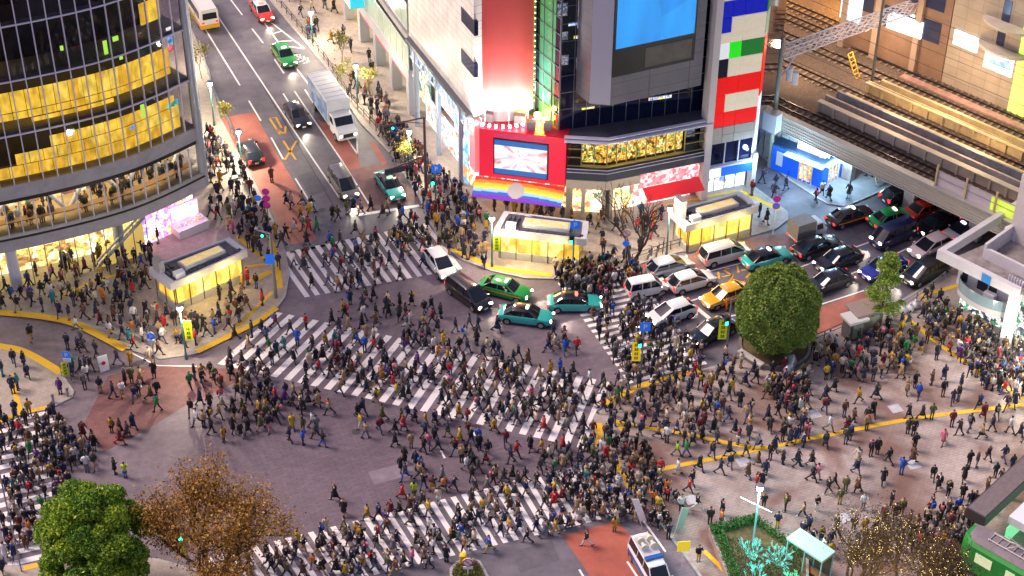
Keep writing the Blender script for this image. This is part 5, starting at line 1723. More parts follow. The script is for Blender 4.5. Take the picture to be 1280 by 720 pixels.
def walk_signal(label, bx, by, ty, m=M_teal, sign=True, ban=None):
    t, h = pole_thing('pedestrian_signal', label, 'traffic signal', bx, by, ty, .075, m, 'pedestrian signals on poles')
    b = MB(); b.box((-.25, -.12, h * .62), (.36, .28, .8), .3); b.build('signal_head', M_black, t, world=False)
    hd = [c for c in t.children if c.name.startswith('signal_head')][-1]
    b = MB(); b.box((-.25, -.27, h * .62 - .18), (.26, .04, .3), .3); b.build('green_lens', M_grlight, hd, world=False)
    if sign:
        b = MB(); plate(b, (.1, -.1, h - .45), .85, .85, 0); b.build('blue_sign', M_signblue, t, world=False)
        b = MB(); arrow_p(b, (.1, -.13, h - .42), .7, 0, .05); b.build('sign_mark', M_whitep, t, world=False)
    if ban: banner_on(t, h * .62, .7, h * .36, ban, -1)
    return t, h
walk_signal('signal pole with blue square sign in front of the middle stairway kiosk', 716, 336, 275)
walk_signal('pole with blue sign and amber banner on the right zebra crossing', 801, 468, 402, M_gpole, True, M_orange)
walk_signal('grey pole with a yellow-green banner left of the round tree', 908, 441, 374, M_gpole, False, M_banner)
walk_signal('pole with yellow-green banner behind the brown leafed tree', 237, 712, 640, M_gpole, False, M_banner)
walk_signal('teal signal pole beside the hanging blue store banner', 545, 258, 205)
b = MB()
t, h = pole_thing('pavement_post', 'slim pole at the left edge beside the left zebra crossing', 'pole', 27, 714, 590, .06, M_gpole)
b = MB(); b.box((0, -.1, h * .55), (.25, .2, .5)); b.build('control_box', M_gpole, t, world=False)
# island sign
p = G(585, 722, KH)
t = thing('island_sign', 'round red-ringed sign on the small planted traffic island', 'sign', (p.x, p.y, KH))
b = MB(); b.tube([(0, 0, 0), (0, 0, 1.9)], .04, 8); b.build('pole', M_whitep, t, world=False)
ban_sign(t, 1.6, .38, M_whitep)
b = MB(); plate(b, (0, -.08, 1.05), .7, .24, 0); b.build('sub_plate', M_whitep, t, world=False)
p = G(579, 707, KH)
t = thing('warning_beacon', 'yellow warning beacon on the small planted traffic island', 'beacon', (p.x, p.y, KH))
b = MB(); b.box((0, 0, .55), (.5, .4, 1.1)); b.build('housing', mat('beacon_yellow', (.75, .48, .03), .5), t, world=False, bevel=.06)
b = MB(); b.tube([(0, 0, 1.1), (0, 0, 1.35)], [.16, .1], 10); b.build('beacon_cap', mat('beacon_amber', (.8, .4, .02), .4, emit=(1, .5, .05), estr=.6), t, world=False)
p = G(928, 640, 0)
# amber placard by the van and white flags
p = G(852, 712, KH)
t = thing('placard', 'plain yellow placard on a stick held upright beside the loudspeaker van', 'placard', (p.x, p.y, KH))
b = MB(); b.tube([(0, 0, 0), (0, 0, 2.6)], .025, 6); b.build('stick', M_whitep, t, world=False)
b = MB(); plate(b, (0, -.04, 2.35), .9, .95, .1); b.build('board', mat('amber_board', (.75, .55, .02), .5, emit=(1, .75, .03), estr=.3), t, world=False)
for (x, y, lean, c_, lab) in ((842, 672, .45, (.35, .55, .42), 'tall pale green vertical banner behind the loudspeaker van'), (803, 660, -.9, (.75, .68, .70), 'long white vertical banner leaning ahead of the loudspeaker van')):
    p = G(x, y, 0); t = thing('banner_flag', lab, 'banner', (p.x, p.y, 0.02 if x < 820 else KH), 0)
    b = MB(); b.tube([(0, 0, 0), (lean, 0, 2.9)], .03, 6); b.build('stick', M_whitep, t, world=False)
    b = MB(); b.hexa([(lean * .25, -.02, .7), (lean * .25 + .5, -.02, .7), (lean * .25 + .5, .02, .7), (lean * .25, .02, .7)], [(lean, -.02, 2.85), (lean + .5, -.02, 2.85), (lean + .5, .02, 2.85), (lean, .02, 2.85)]); b.build('cloth', mat('flag_%d' % x, c_, .6), t, world=False)

# railings and small booths on the plaza edge
def railing(label, pts, z0=KH, h=.9, m=None, step=1.5):
    P = [G(x, y, z0) for x, y in pts]
    t = thing('guard_rail', label, 'railing', tuple(P[0]), 0, 'guard rails along the kerbs')
    b = MB()
    for z in (h, h * .55): b.tube([(p.x, p.y, z0 + z) for p in P], .04, 6)
    b.build('rail', m or M_steel, t)
    b = MB()
    for a, c in zip(P[:-1], P[1:]):
        n = max(1, int((c - a).length / step))
        for i in range(n + (1 if c is P[-1] else 0)): q_ = a.lerp(c, i / n); b.tube([(q_.x, q_.y, z0), (q_.x, q_.y, z0 + h)], .045, 6)
    b.build_each('post', m or M_steel, t)
M_dkrail = mat('dark_rail', (.06, .06, .065), .4)
railing('dark guard rail between the round tree and the small booths', [(1000, 436), (1030, 424), (1052, 414)], m=M_dkrail)
railing('pale guard rail from the booths to the small green tree', [(1092, 402), (1130, 386), (1160, 366), (1180, 350)])
railing('dark guard rail on the right kerb of the upper street', [(346, 2), (405, 74), (440, 128), (478, 172), (516, 226)], m=M_dkrail)
railing('grey guard rail on the left kerb of the upper street', [(250, 60), (268, 120), (296, 178)])
railing('dark guard rail beside the bicycles left of the right stairway kiosk', [(790, 328), (838, 312), (860, 306)], m=M_dkrail)
def booth_(label, x, y, w, d, h, roofc, ang):
    p = G(x, y, KH); t = thing('booth', label, 'booth', (p.x, p.y, KH), ang)
    b = MB(); b.box((0, 0, h / 2), (w, d, h)); b.build('booth_body', mat('booth_dark', (.10, .10, .10), .4), t, world=False)
    b = MB(); b.box((0, 0, h + .14), (w + .5, d + .4, .26)); b.build('roof', mat('booth_roof_%s' % label[:4], roofc, .5), t, world=False, bevel=.03)
    b = MB(); b.box((0, -d / 2 - .02, h * .55), (w * .7, .04, h * .7)); b.build('booth_window', mat('booth_pane', (.25, .28, .22), .15), t, world=False)
    b = MB(); b.box((w / 2 + .02, 0, h * .5), (.04, d * .8, h * .8)); b.build('poster', mat('booth_poster', (.5, .5, .3), .5), t, world=False)
booth_('wide booth with brown flat roof under the small green tree', 1079, 411, 2.4, 1.6, 2.1, (.26, .20, .18), R(24))
booth_('white roofed ticket booth beside the brown roofed booth', 1065, 421, 1.4, 1.2, 1.9, (.55, .54, .52), R(24))
p = G(938, 452, KH)
t = thing('bench', 'pale stone bench beside the round clipped tree', 'bench', (p.x, p.y, KH), R(-48))
b = MB(); b.box((0, 0, .42), (2.6, .55, .16)); b.build('seat', mat('pale_bench', (.55, .50, .47), .6), t, world=False, bevel=.03)
for x in (-1.05, 1.05):
    b = MB(); b.box((x, 0, .17), (.3, .5, .34)); b.build('leg', mat('pale_bench'), t, world=False)
p = G(968, 436, KH)
t = thing('tree_planter', 'round kerbed planter under the round clipped tree', 'planter', (p.x, p.y, KH))
b = MB(); n = 28
b.rings([[(r * math.cos(2 * math.pi * k / n), r * math.sin(2 * math.pi * k / n), z) for k in range(n)] for r, z in ((3.0, 0), (3.0, .45), (2.75, .45), (2.75, .3))], cap=False); b.build('kerb', mat('dark_planter', (.16, .14, .14), .6), t, world=False)
b = MB(); b.add([(2.75 * math.cos(2 * math.pi * k / n), 2.75 * math.sin(2 * math.pi * k / n), .31) for k in range(n)], [tuple(range(n))]); b.build('soil', mat('soil'), t, world=False)
p = G(986, 462, KH)
t = thing('covered_motorbike', 'motorbike wrapped in a silver cover below the round tree', 'motorbike', (p.x, p.y, KH), R(70))
b = MB()
prof = [(-1.0, .15, .45), (-.75, .36, .8), (-.35, .42, .95), (.05, .40, .92), (.4, .46, 1.15), (.65, .42, 1.2), (.85, .25, .85), (1.05, .12, .4)]
b.rings([[(x, w * math.cos(a) * (1.15 if math.sin(a) < 0 else 1), max(0.02, h * .5 + h * .5 * math.sin(a))) for a in np.linspace(0, 6.2832, 15)[:-1]] for x, w, h in prof]); b.build('cover', mat('silver_cover', (.5, .52, .56), .3, .5, bump=.6, bscale=6), t, world=False, smooth=True)
b = MB()
for x in (-.7, .7): b.tube([(x, -.06, .3), (x, .06, .3)], .3, 14)
b.build('wheels', M_black, t, world=False)
# parked bicycles beside the right stairway kiosk
def bicycle(label, x, y, rz, c_):
    p = G(x, y, KH)
    t = thing('bicycle', label, 'bicycle', (p.x, p.y, KH), rz, 'bicycles parked by the right stairway kiosk')
    for xx in (-.52, .52):
        b = MB(); b.tube([(xx + .33 * math.cos(a), 0, .34 + .33 * math.sin(a)) for a in np.linspace(0, 6.283, 15)], .03, 5); b.build('wheel', M_black, t, world=False)
    b = MB(); b.tube([(-.52, 0, .34), (-.1, 0, .38), (.35, 0, .8), (-.2, 0, .82), (-.1, 0, .38)], .03, 5); b.tube([(.52, 0, .34), (.38, 0, 1.0)], .03, 5); b.tube([(.38, -.28, 1.02), (.38, .28, 1.02)], .025, 5); b.build('frame', mat('bike_%s' % label[:6], c_, .4), t, world=False)
    b = MB(); b.box((-.22, 0, .9), (.28, .14, .08)); b.build('saddle', M_black, t, world=False)
for i, (x, y, c_, lab) in enumerate(((812, 322, (.05, .05, .05), 'black bicycle at the left end of the row by the dark guard rail'), (822, 317, (.3, .3, .32), 'silver bicycle in the row by the dark guard rail'), (829, 312, (.25, .03, .03), 'dark red bicycle in the row by the dark guard rail'))):
    bicycle(lab, x, y, R(70) + i * .1, c_)
p = G(814, 300, KH)
t = thing('red_post', 'slim red post standing in front of the red awning shop', 'post', (p.x, p.y, KH))
b = MB(); b.tube([(0, 0, 0), (0, 0, 3.0)], .05, 8); b.build('pole', M_signred, t, world=False)
b = MB(); b.box((0, 0, 3.05), (.22, .22, .14)); b.build('cap', M_signred, t, world=False)

# hedge planter at the lower right with a stone wall
hp_ = [G(885, 668, KH), G(943, 653, KH), G(1010, 700, KH), G(1010, 770, KH), G(925, 770, KH)]
t = thing('hedge_planter', 'stone planter with clipped green hedge round dry grass', 'planter', tuple(hp_[0]))
b = MB(); b.prism([V2(p) for p in hp_], KH, .75); b.build('stone_wall', mat('planter_stone', (.33, .26, .24), .6, noise=.15), t)
cen = sum(hp_, Vector()) / 5
b = MB()
def leaf_quads(n, gen, size, b, k=0, flat=.0):
    for _ in range(n):
        p, nrm = gen()
        a = Vector((rng.gauss(0, 1), rng.gauss(0, 1), rng.gauss(0, 1))).normalized()
        if nrm is not None: a = (a * (1 - flat) + Vector(nrm) * flat).normalized()
        u = a.orthogonal().normalized(); v = a.cross(u)
        ang = rng.random() * 6.28; u, v = u * math.cos(ang) + v * math.sin(ang), v * math.cos(ang) - u * math.sin(ang)
        s = size * rng.uniform(.6, 1.3); p = Vector(p)
        b.add([p - u * s, p + v * s * .55, p + u * s, p - v * s * .55], [(0, 1, 2, 3)], k)
def along(i, w=.4, h=(.75, 1.35)):
    p, q_ = hp_[i], hp_[i + 1]
    d = (q_ - p); n_ = Vector((-d.y, d.x, 0)).normalized()
    if n_.dot(cen - p) < 0: n_ = -n_
    def g():
        return p + d * rng.random() + n_ * (rng.random() * 2 * w + .05) + Vector((0, 0, rng.uniform(*h) - KH)), None
    return g
def leaf_mat(name, c1, c2, trans=.25, rough=.55):
    if name in MATS: return MATS[name]
    m = bpy.data.materials.new(name); m.use_nodes = True
    t = m.node_tree; bs = t.nodes['Principled BSDF']; o = t.nodes['Material Output']
    gi = t.nodes.new('ShaderNodeNewGeometry')
    cr = t.nodes.new('ShaderNodeMixRGB'); cr.inputs[1].default_value = (*c1, 1); cr.inputs[2].default_value = (*c2, 1)
    t.links.new(gi.outputs['Random Per Island'], cr.inputs[0]); t.links.new(cr.outputs[0], bs.inputs['Base Color'])
    bs.inputs['Roughness'].default_value = rough
    tr = t.nodes.new('ShaderNodeBsdfTranslucent'); t.links.new(cr.outputs[0], tr.inputs[0])
    mx = t.nodes.new('ShaderNodeMixShader'); mx.inputs[0].default_value = trans
    t.links.new(bs.outputs[0], mx.inputs[1]); t.links.new(tr.outputs[0], mx.inputs[2]); t.links.new(mx.outputs[0], o.inputs[0])
    MATS[name] = m
    return m
for i in (0, 4, 1): 
    j = i
    if i == 4:
        p, q_ = hp_[4], hp_[0]
        d = q_ - p; n_ = Vector((-d.y, d.x, 0)).normalized()
        if n_.dot(cen - p) < 0: n_ = -n_
        g = lambda p=p, d=d, n_=n_: (p + d * rng.random() + n_ * (rng.random() * .8 + .05) + Vector((0, 0, rng.uniform(.75, 1.35) - KH)), None)
    else: g = along(i)
    leaf_quads(1500 if i != 1 else 900, g, .09, b)
b.build('hedge', leaf_mat('hedge_leaf', (.02, .10, .015), (.05, .20, .03)), t)
b = MB(); b.add([tuple((cen + (p - cen) * .93).xy) + (.756,) for p in hp_], [tuple(range(5))] if True else []); b.build('soil', mat('soil'), t)
b = MB()
for _ in range(5500):
    u, v = rng.random(), rng.random()
    p = hp_[0].lerp(hp_[2], u).lerp(hp_[4].lerp(hp_[3], u), v) * 1.0
    p = cen + (p - cen) * .82
    b.add([(p.x - .02, p.y, .75), (p.x + .02, p.y, .75), (p.x + rng.uniform(-.15, .15), p.y + rng.uniform(-.15, .15), .75 + rng.uniform(.1, .3))], [(0, 1, 2)])
b.build('dry_grass', leaf_mat('dry_grass', (.06, .07, .02), (.15, .13, .05)), t)
# glass shelter with turquoise roof
p = G(1018, 712, KH)
A_, B_ = G(995, 664, 2.9), G(1040, 694, 2.9)
ang = math.atan2((B_ - A_).y, (B_ - A_).x); Ls = (B_ - A_).length
t = thing('glass_shelter', 'small glass shelter with pale turquoise roof among the lit trees', 'shelter', (A_.x, A_.y, KH), ang)
b = MB(); b.box((Ls / 2, -.3, 2.75), (Ls, 1.5, .22)); b.build('roof', mat('turquoise_roof', (.40, .60, .56), .4), t, world=False, bevel=.04)
b = MB()
for x in (.1, Ls / 2, Ls - .1):
    for y in (.35, -.95): b.tube([(x, y, 0), (x, y, 2.65)], .05, 6)
b.build_each('post', mat('turquoise_pole'), t, world=False)
b = MB(); b.box((Ls / 2, .35, 1.4), (Ls - .3, .03, 2.2)); b.build('glass_panel', mat('shelter_glass', (.12, .10, .06), .1), t, world=False)
b = MB(); b.box((Ls / 2, -.2, .45), (Ls - .5, .5, .08)); b.build('seat', mat('counter_wood'), t, world=False)
# dark canopy and white roof at the lower right corner
cA, cB = G(1232, 648, 3.2), G(1300, 585, 3.2)
WC = Wall(cA, cB)
t = thing('plaza_canopy', 'dark canopy with white roof at the right edge above the green tram car', 'canopy', (cA.x, cA.y, KH))
b = MB(); WC.box(b, 0, 14, 2.3, 3.2, -1.6, 0); b.build('dark_beam', mat('brown_black_beam', (.05, .04, .045), .4), t)
b = MB(); WC.box(b, .1, 14, 3.2, 3.24, -1.5, -.1); b.build('beam_top', mat('brown_top', (.16, .13, .13), .6, noise=.2), t)
b = MB(); WC.box(b, 2.0, 14, 1.9, 2.6, .8, 3.8); b.build('white_roof', M_whitep, t)
b = MB(); WC.box(b, 1.6, 14, .12, 1.85, 1.0, 1.1); b.build('green_panel', mat('lit_green_panel', (.05, .4, .1), .4, emit=(.3, 1, .5), estr=.5), t)
b = MB()
for u in (.2, 6, 12): WC.box(b, u, u + .25, .12, 2.3, -1.4, -1.1)
b.build_each('post', M_black, t)

for i, (x, y, lab) in enumerate(((1128, 390, 'white plastic sack leaning by the guard rail beside the small green tree'), (1137, 388, 'white plastic sack in the middle of the pile by the guard rail'), (1144, 384, 'white plastic sack nearest the station in the pile by the guard rail'))):
    p = G(x, y, KH); t = thing('rubbish_sack', lab, 'sack', (p.x, p.y, KH), i * 1.1, 'white sacks by the guard rail')
    b = MB(); b.rings([[(r * math.cos(a) * (1 + .12 * math.sin(3 * a + i)), r * math.sin(a) * (1 + .1 * math.cos(2 * a)), z) for a in np.linspace(0, 6.2832, 13)[:-1]] for r, z in ((.30, 0), (.42, .15), (.40, .35), (.22, .55), (.06, .66), (.11, .76))]); b.build('sack', mat('white_plastic', (.68, .68, .70), .4, bump=.5, bscale=8), t, world=False, smooth=True)
    b = MB(); b.tube([(0, 0, .64), (0, 0, .69)], .085, 8); b.build('tie', M_signblue, t, world=False)
# ------------------------------------------------------------------ trees
def leaf_cloud_mesh(name, pts, nrm, size, m, off, seed=1, asp=.55, flat=.35):
    """many leaf-sized faces, one island per leaf"""
    r = np.random.default_rng(seed)
    n = len(pts)
    a = r.normal(size=(n, 3)); a /= np.linalg.norm(a, axis=1)[:, None]
    a = a * (1 - flat) + nrm * flat; a /= np.linalg.norm(a, axis=1)[:, None] + 1e-9
    h = r.normal(size=(n, 3)); u = np.cross(a, h); u /= np.linalg.norm(u, axis=1)[:, None] + 1e-9
    v = np.cross(a, u)
    s = (size * r.uniform(.55, 1.35, n))[:, None]
    q = np.stack([pts - u * s, pts + v * s * asp, pts + u * s, pts - v * s * asp], 1) - np.array(off)[None, None, :]
    me = bpy.data.meshes.new(name)
    me.vertices.add(n * 4); me.vertices.foreach_set('co', q.reshape(-1))
    me.loops.add(n * 4); me.loops.foreach_set('vertex_index', np.arange(n * 4))
    me.polygons.add(n); me.polygons.foreach_set('loop_start', np.arange(0, n * 4, 4)); me.polygons.foreach_set('loop_total', np.full(n, 4))
    me.materials.append(m); me.update(calc_edges=True)
    return me
def add_leaves(parent, pts, nrm, size, m, seed=1, name='crown', **kw):
    me = leaf_cloud_mesh(name, np.array(pts), np.array(nrm), size, m, parent.location, seed, **kw)
    o = bpy.data.objects.new(name, me); C.objects.link(o); o.parent = parent
    return o
def branchy(b, p, d, L, r, depth, spread, tips, segs, up=.12, ratio=.72, n=(2, 3), rr=None, seg=6, rmin=.012, wob=.12):
    rr = rr or rng
    pts = [p]; cur = Vector(p); dd = Vector(d).normalized()
    k = 4
    for i in range(k):
        dd = (dd + Vector((rr.gauss(0, wob), rr.gauss(0, wob), rr.gauss(0, wob * .5) + up * .3))).normalized()
        cur = cur + dd * (L / k); pts.append(cur.copy())
    r1 = max(r * .66, rmin)
    b.tube(pts, [r + (r1 - r) * i / k for i in range(k + 1)], seg if depth > 1 else 4, cap=False)
    segs.extend(pts[1:])
    if depth == 0:
        tips.append((cur.copy(), dd.copy())); return
    for j in range(rr.randint(*n)):
        ax = dd.orthogonal().normalized(); ax.rotate(Matrix.Rotation(rr.random() * 6.283, 3, dd))
        nd = dd.copy(); nd.rotate(Matrix.Rotation(spread * rr.uniform(.5, 1.25), 3, ax))
        nd = (nd + Vector((0, 0, up))).normalized()
        st = pts[-1] if j < 2 else pts[rr.choice((2, 3))]
        branchy(b, st, nd, L * ratio * rr.uniform(.8, 1.15), r1, depth - 1, spread, tips, segs, up, ratio, n, rr, seg, rmin, wob)
M_bark = mat('bark', (.085, .06, .045), .85, noise=.35, nscale=4)
M_barkd = mat('dark_bark', (.05, .036, .03), .85, noise=.3, nscale=4)

# clipped round evergreen
def clipped_tree():
    p = G(968, 436, KH)
    t = thing('clipped_tree', 'large dome shaped clipped evergreen standing between plaza and road', 'tree', (p.x, p.y, KH))
    b = MB(); b.tube([(0, 0, .2), (.1, 0, 1.2), (0, .1, 3.0)], [.4, .32, .25], 10)
    for k in range(7):
        a = k * .9; b.tube([(0, .05, 1.2 + .2 * k), (1.2 * math.cos(a), 1.2 * math.sin(a), 2.4 + .3 * k)], [.14, .05], 6)
    b.build('trunk', M_bark, t, world=False)
    r = np.random.default_rng(3)
    n = 46000
    z = r.uniform(-1, 1, n); ph = r.uniform(0, 2 * np.pi, n)
    # dome: fuller below the middle
    rad = np.sqrt(np.clip(1 - np.abs(z) ** 2.6, 0, 1)) * (1 - .10 * z) 
    wob = 1 + .045 * np.sin(3 * ph + 2.1 * z * 3) + .03 * np.sin(7 * ph - 5 * z) + .03 * np.sin(13 * ph + 9 * z)
    dep = 1 - r.exponential(.035, n)
    dep[:4000] += .02
    R0, Cz = 3.28, 3.6
    x = R0 * rad * wob * dep * np.cos(ph); y = R0 * rad * wob * dep * np.sin(ph); zz = 4.35 + Cz * z * wob * dep
    nr = np.stack([np.cos(ph) * rad, np.sin(ph) * rad, z], 1)
    pts = np.stack([x + p.x, y + p.y, zz + KH], 1)
    dk = r.random(n) < .5
    add_leaves(t, pts[dk], nr[dk], .12, leaf_mat('clipped_leaf_dark', (.10, .20, .03), (.18, .31, .05)), 5, flat=.25)
    add_leaves(t, pts[~dk], nr[~dk], .115, leaf_mat('clipped_leaf_warm', (.18, .27, .035), (.30, .32, .06)), 6, flat=.25)
clipped_tree()

def clump_tree(name, label, base, blobs, dens, size, mats_, trunk_h, tr=.4, seed=4, flat=.4, z0=KH, shell=.13):
    t = thing(name, label, 'tree', (base.x, base.y, z0))
    r = np.random.default_rng(seed)
    P, N, K = [], [], []
    for (x, y, z, ra) in blobs:
        n = int(dens * ra * ra)
        d = r.normal(size=(n, 3)); d /= np.linalg.norm(d, axis=1)[:, None]
        d[:, 2] = np.where(d[:, 2] < -.35, -d[:, 2], d[:, 2])
        k = ra * (1 - r.exponential(shell, n)) 
        lump = 1 + .12 * np.sin(d[:, 0] * 9 + x * 3) * np.sin(d[:, 1] * 8 + y) 
        P.append(np.array([base.x + x, base.y + y, z0 + z]) + d * (k * lump)[:, None] * np.array([1, 1, .85])); N.append(d)
        K.append(r.random(n) * .7 + .3 * r.random())
    P, N, K = np.concatenate(P), np.concatenate(N), np.concatenate(K)
    b = MB()
    b.tube([(0, 0, 0), (.08, .05, trunk_h * .5), (0, 0, trunk_h)], [tr, tr * .8, tr * .6], 10)
    for (x, y, z, ra) in blobs[::2]:
        b.tube([(0, 0, trunk_h * .75), (x * .5, y * .5, trunk_h * .75 + (z - trunk_h * .75) * .6), (x * .9, y * .9, z)], [tr * .4, tr * .22, .04], 6)
    b.build('trunk', M_bark, t, world=False)
    nm = len(mats_)
    for i, m in enumerate(mats_):
        s = (K >= i / nm) & (K < (i + 1) / nm)
        if s.any(): add_leaves(t, P[s], N[s], size, m, seed + i, flat=flat)
    return t
# broccoli-like green tree at the lower left
rg = random.Random(8)
bl = []
for i in range(125):
    a = rg.random() * 6.283; zz = rg.uniform(-1, 1)
    rr_ = math.sqrt(1 - zz * zz)
    fz = (1 - .28 * zz) * rg.uniform(.76, 1.10); bl.append((3.35 * rr_ * math.cos(a) * fz, 3.35 * rr_ * math.sin(a) * fz, 5.9 + 4.2 * zz * rg.uniform(.88, 1.05), rg.uniform(.45, 1.05)))
bl += [(0, 0, 5.6, 2.3)]
gb_ = G(132, 752, KH)
clump_tree('green_tree', 'bushy bright green tree rising at the lower left corner', gb_, bl, 900, .12, [leaf_mat('camphor_dark', (.045, .13, .012), (.09, .22, .018)), leaf_mat('camphor_mid', (.14, .29, .015), (.22, .38, .02)), leaf_mat('camphor_light', (.30, .44, .02), (.46, .52, .03))], 3.5, .35, 21)
# slim light green tree beside the booths
rg = random.Random(5); bl = []
for i in range(34):
    k = rg.random(); z = 1.7 + 5.6 * k; w = 1.6 * (1 - k) ** .75 + .12
    a = rg.random() * 6.283
    bl.append((w * math.cos(a) * rg.uniform(.5, 1), w * math.sin(a) * rg.uniform(.5, 1), z, rg.uniform(.38, .7)))
clump_tree('slim_tree', 'slim light green tree beside the brown roofed booth', G(1099, 409, KH), bl, 900, .10, [leaf_mat('slim_dark', (.13, .24, .025), (.22, .36, .04)), leaf_mat('slim_light', (.26, .38, .05), (.40, .48, .09))], 2.4, .14, 31)

def branch_tree(name, label, base, L, r, depth, spread, n, seed, leaf=None, leaf_n=0, leaf_s=.09, leaf_r=.5, up=.14, ratio=.74, lights=None, m=M_barkd, z0=KH, trunks=1, lean=.35, group=None, seg_share=1, wob=.12):
    t = thing(name, label, 'tree', (base.x, base.y, z0), 0, group)
    rr = random.Random(seed)
    b = MB(); tips, segs = [], []
    if trunks == 1:
        branchy(b, Vector((0, 0, 0)), Vector((rr.uniform(-.08, .08), rr.uniform(-.08, .08), 1)), L, r, depth, spread, tips, segs, up, ratio, n, rr, wob=wob)
    else:
        for k in range(trunks):
            a = 6.283 * k / trunks + rr.random() * .6
            branchy(b, Vector((.1 * math.cos(a), .1 * math.sin(a), 0)), Vector((lean * math.cos(a), lean * math.sin(a), 1)), L, r * .7, depth, spread, tips, segs, up, ratio, n, rr, wob=wob)
    b.build('trunk', m, t, world=False)
    if leaf:
        r_ = np.random.default_rng(seed)
        src = [s for s, _ in tips] + [s for s in segs if s.z > L * 1.1][::seg_share]
        c_ = np.array([tuple(s) for s in src])
        i = r_.integers(0, len(c_), leaf_n)
        P = c_[i] + r_.normal(size=(leaf_n, 3)) * leaf_r * np.array([1, 1, .7]) + np.array([base.x, base.y, z0])
        k = r_.random(leaf_n)
        for j, m_ in enumerate(leaf):
            s = (k >= j / len(leaf)) & (k < (j + 1) / len(leaf))
            add_leaves(t, P[s], np.tile([0, 0, 1.0], (s.sum(), 1)), leaf_s, m_, seed + j, flat=.2)
    if lights:
        lb = MB()
        sel = [s for s in segs]
        rr.shuffle(sel)
        for s in sel[:lights]:
            for q_ in range(2):
                o = s + Vector((rr.gauss(0, .06), rr.gauss(0, .06), rr.gauss(0, .08)))
                w = .017
                lb.add([o + Vector((w, 0, 0)), o + Vector((-w, 0, 0)), o + Vector((0, w, 0)), o + Vector((0, -w, 0)), o + Vector((0, 0, w)), o + Vector((0, 0, -w))],
                       [(0, 2, 4), (2, 1, 4), (1, 3, 4), (3, 0, 4), (2, 0, 5), (1, 2, 5), (3, 1, 5), (0, 3, 5)])
        o = lb.build('fairy_lights', glow('fairy_gold', (1, .72, .22), 5), t, world=False)
    return t
branch_tree('bare_tree', 'bare winter tree with spreading branches in front of the corner shops', G(791, 331, KH), 2.25, .26, 5, .55, (2, 3), 12, up=.16, ratio=.80, trunks=2, lean=.4)
BR = [leaf_mat('brown_leaf_a', (.34, .165, .022), (.48, .23, .035)), leaf_mat('brown_leaf_b', (.16, .08, .018), (.27, .14, .03)), leaf_mat('brown_leaf_c', (.44, .24, .04), (.56, .33, .06))]
branch_tree('brown_tree', 'wide brown leafed tree with dark branches beside the green tree', G(266, 738, KH), 2.5, .30, 5, .52, (2, 3), 41, BR, 21000, .105, .48, up=.10, ratio=.80, trunks=4, lean=.62)
# strings of gold lights on the bare trees at the lower right
for i, (x, y, sd, ln, lab) in enumerate(((1064, 742, 3, 1.95, 'bare tree wound with gold fairy lights, nearest the glass shelter'), (1128, 748, 9, 1.9, 'bare tree wound with gold fairy lights in the middle of its row'), (1178, 752, 14, 1.6, 'bare tree wound with gold fairy lights, nearest the green tram car'))):
    branch_tree('fairy_light_tree', lab, G(x, y, KH), ln, .20, 5, .50, (2, 3), sd, [leaf_mat('twig_brown', (.09, .055, .02), (.17, .10, .03)), leaf_mat('twig_dark', (.05, .032, .014), (.10, .06, .02))], 5600, .07, .45, up=.16, ratio=.80, lights=190, trunks=3, lean=.55, group='trees wound with fairy lights', m=mat('lit_bark', (.13, .09, .045), .8))
lamp('POINT', 'tree_glow', tuple(G(1120, 735, 3.5)), 160, (1, .7, .25), .8, bpy.data.objects['fairy_light_tree'])
# glowing turquoise shrubs in the planter
for i, (x, y, h, lab) in enumerate(((938, 700, 2.3, 'turquoise lit shrub nearest the corner of the hedge'), (972, 708, 2.2, 'turquoise lit shrub between the lamp pole and the glass shelter'), (943, 731, 2.2, 'turquoise lit shrub at the bottom edge in front of the lamp pole'), (989, 738, 1.9, 'greenish lit shrub low beside the glass shelter'))):
    p = G(x, y, .75)
    t = thing('lit_shrub', lab, 'shrub', (p.x, p.y, .75), 0, 'turquoise lit shrubs')
    rr = random.Random(50 + i); b = MB(); tips, segs = [], []
    for k in range(9):
        a = k * .7; branchy(b, Vector((0, 0, 0)), Vector((.55 * math.cos(a), .55 * math.sin(a), 1)), h * .30, .012, 4, .30, tips, segs, .05, .66, (2, 3), rr, 4, .005)
    b.build('stems', mat('turquoise_lit_bark', (.3, .5, .45), .6, emit=(.02, .85, .7) if i < 3 else (.05, .8, .3), estr=.05), t, world=False)
    lb = MB()
    for s in segs:
        w = .011; lb.add([s + Vector((w, 0, 0)), s + Vector((-w, 0, 0)), s + Vector((0, w, 0)), s + Vector((0, -w, 0)), s + Vector((0, 0, w)), s + Vector((0, 0, -w))], [(0, 2, 4), (2, 1, 4), (1, 3, 4), (3, 0, 4), (2, 0, 5), (1, 2, 5), (3, 1, 5), (0, 3, 5)])
    lb.build('led_lights', glow('led_turquoise' if i < 3 else 'led_green', (.10, .9, .8) if i < 3 else (.1, 1, .45), 1.5), t, world=False)
    lamp('POINT', 'shrub_glow', (p.x, p.y, 1.9), 16, (.1, 1, .8), .4, t)
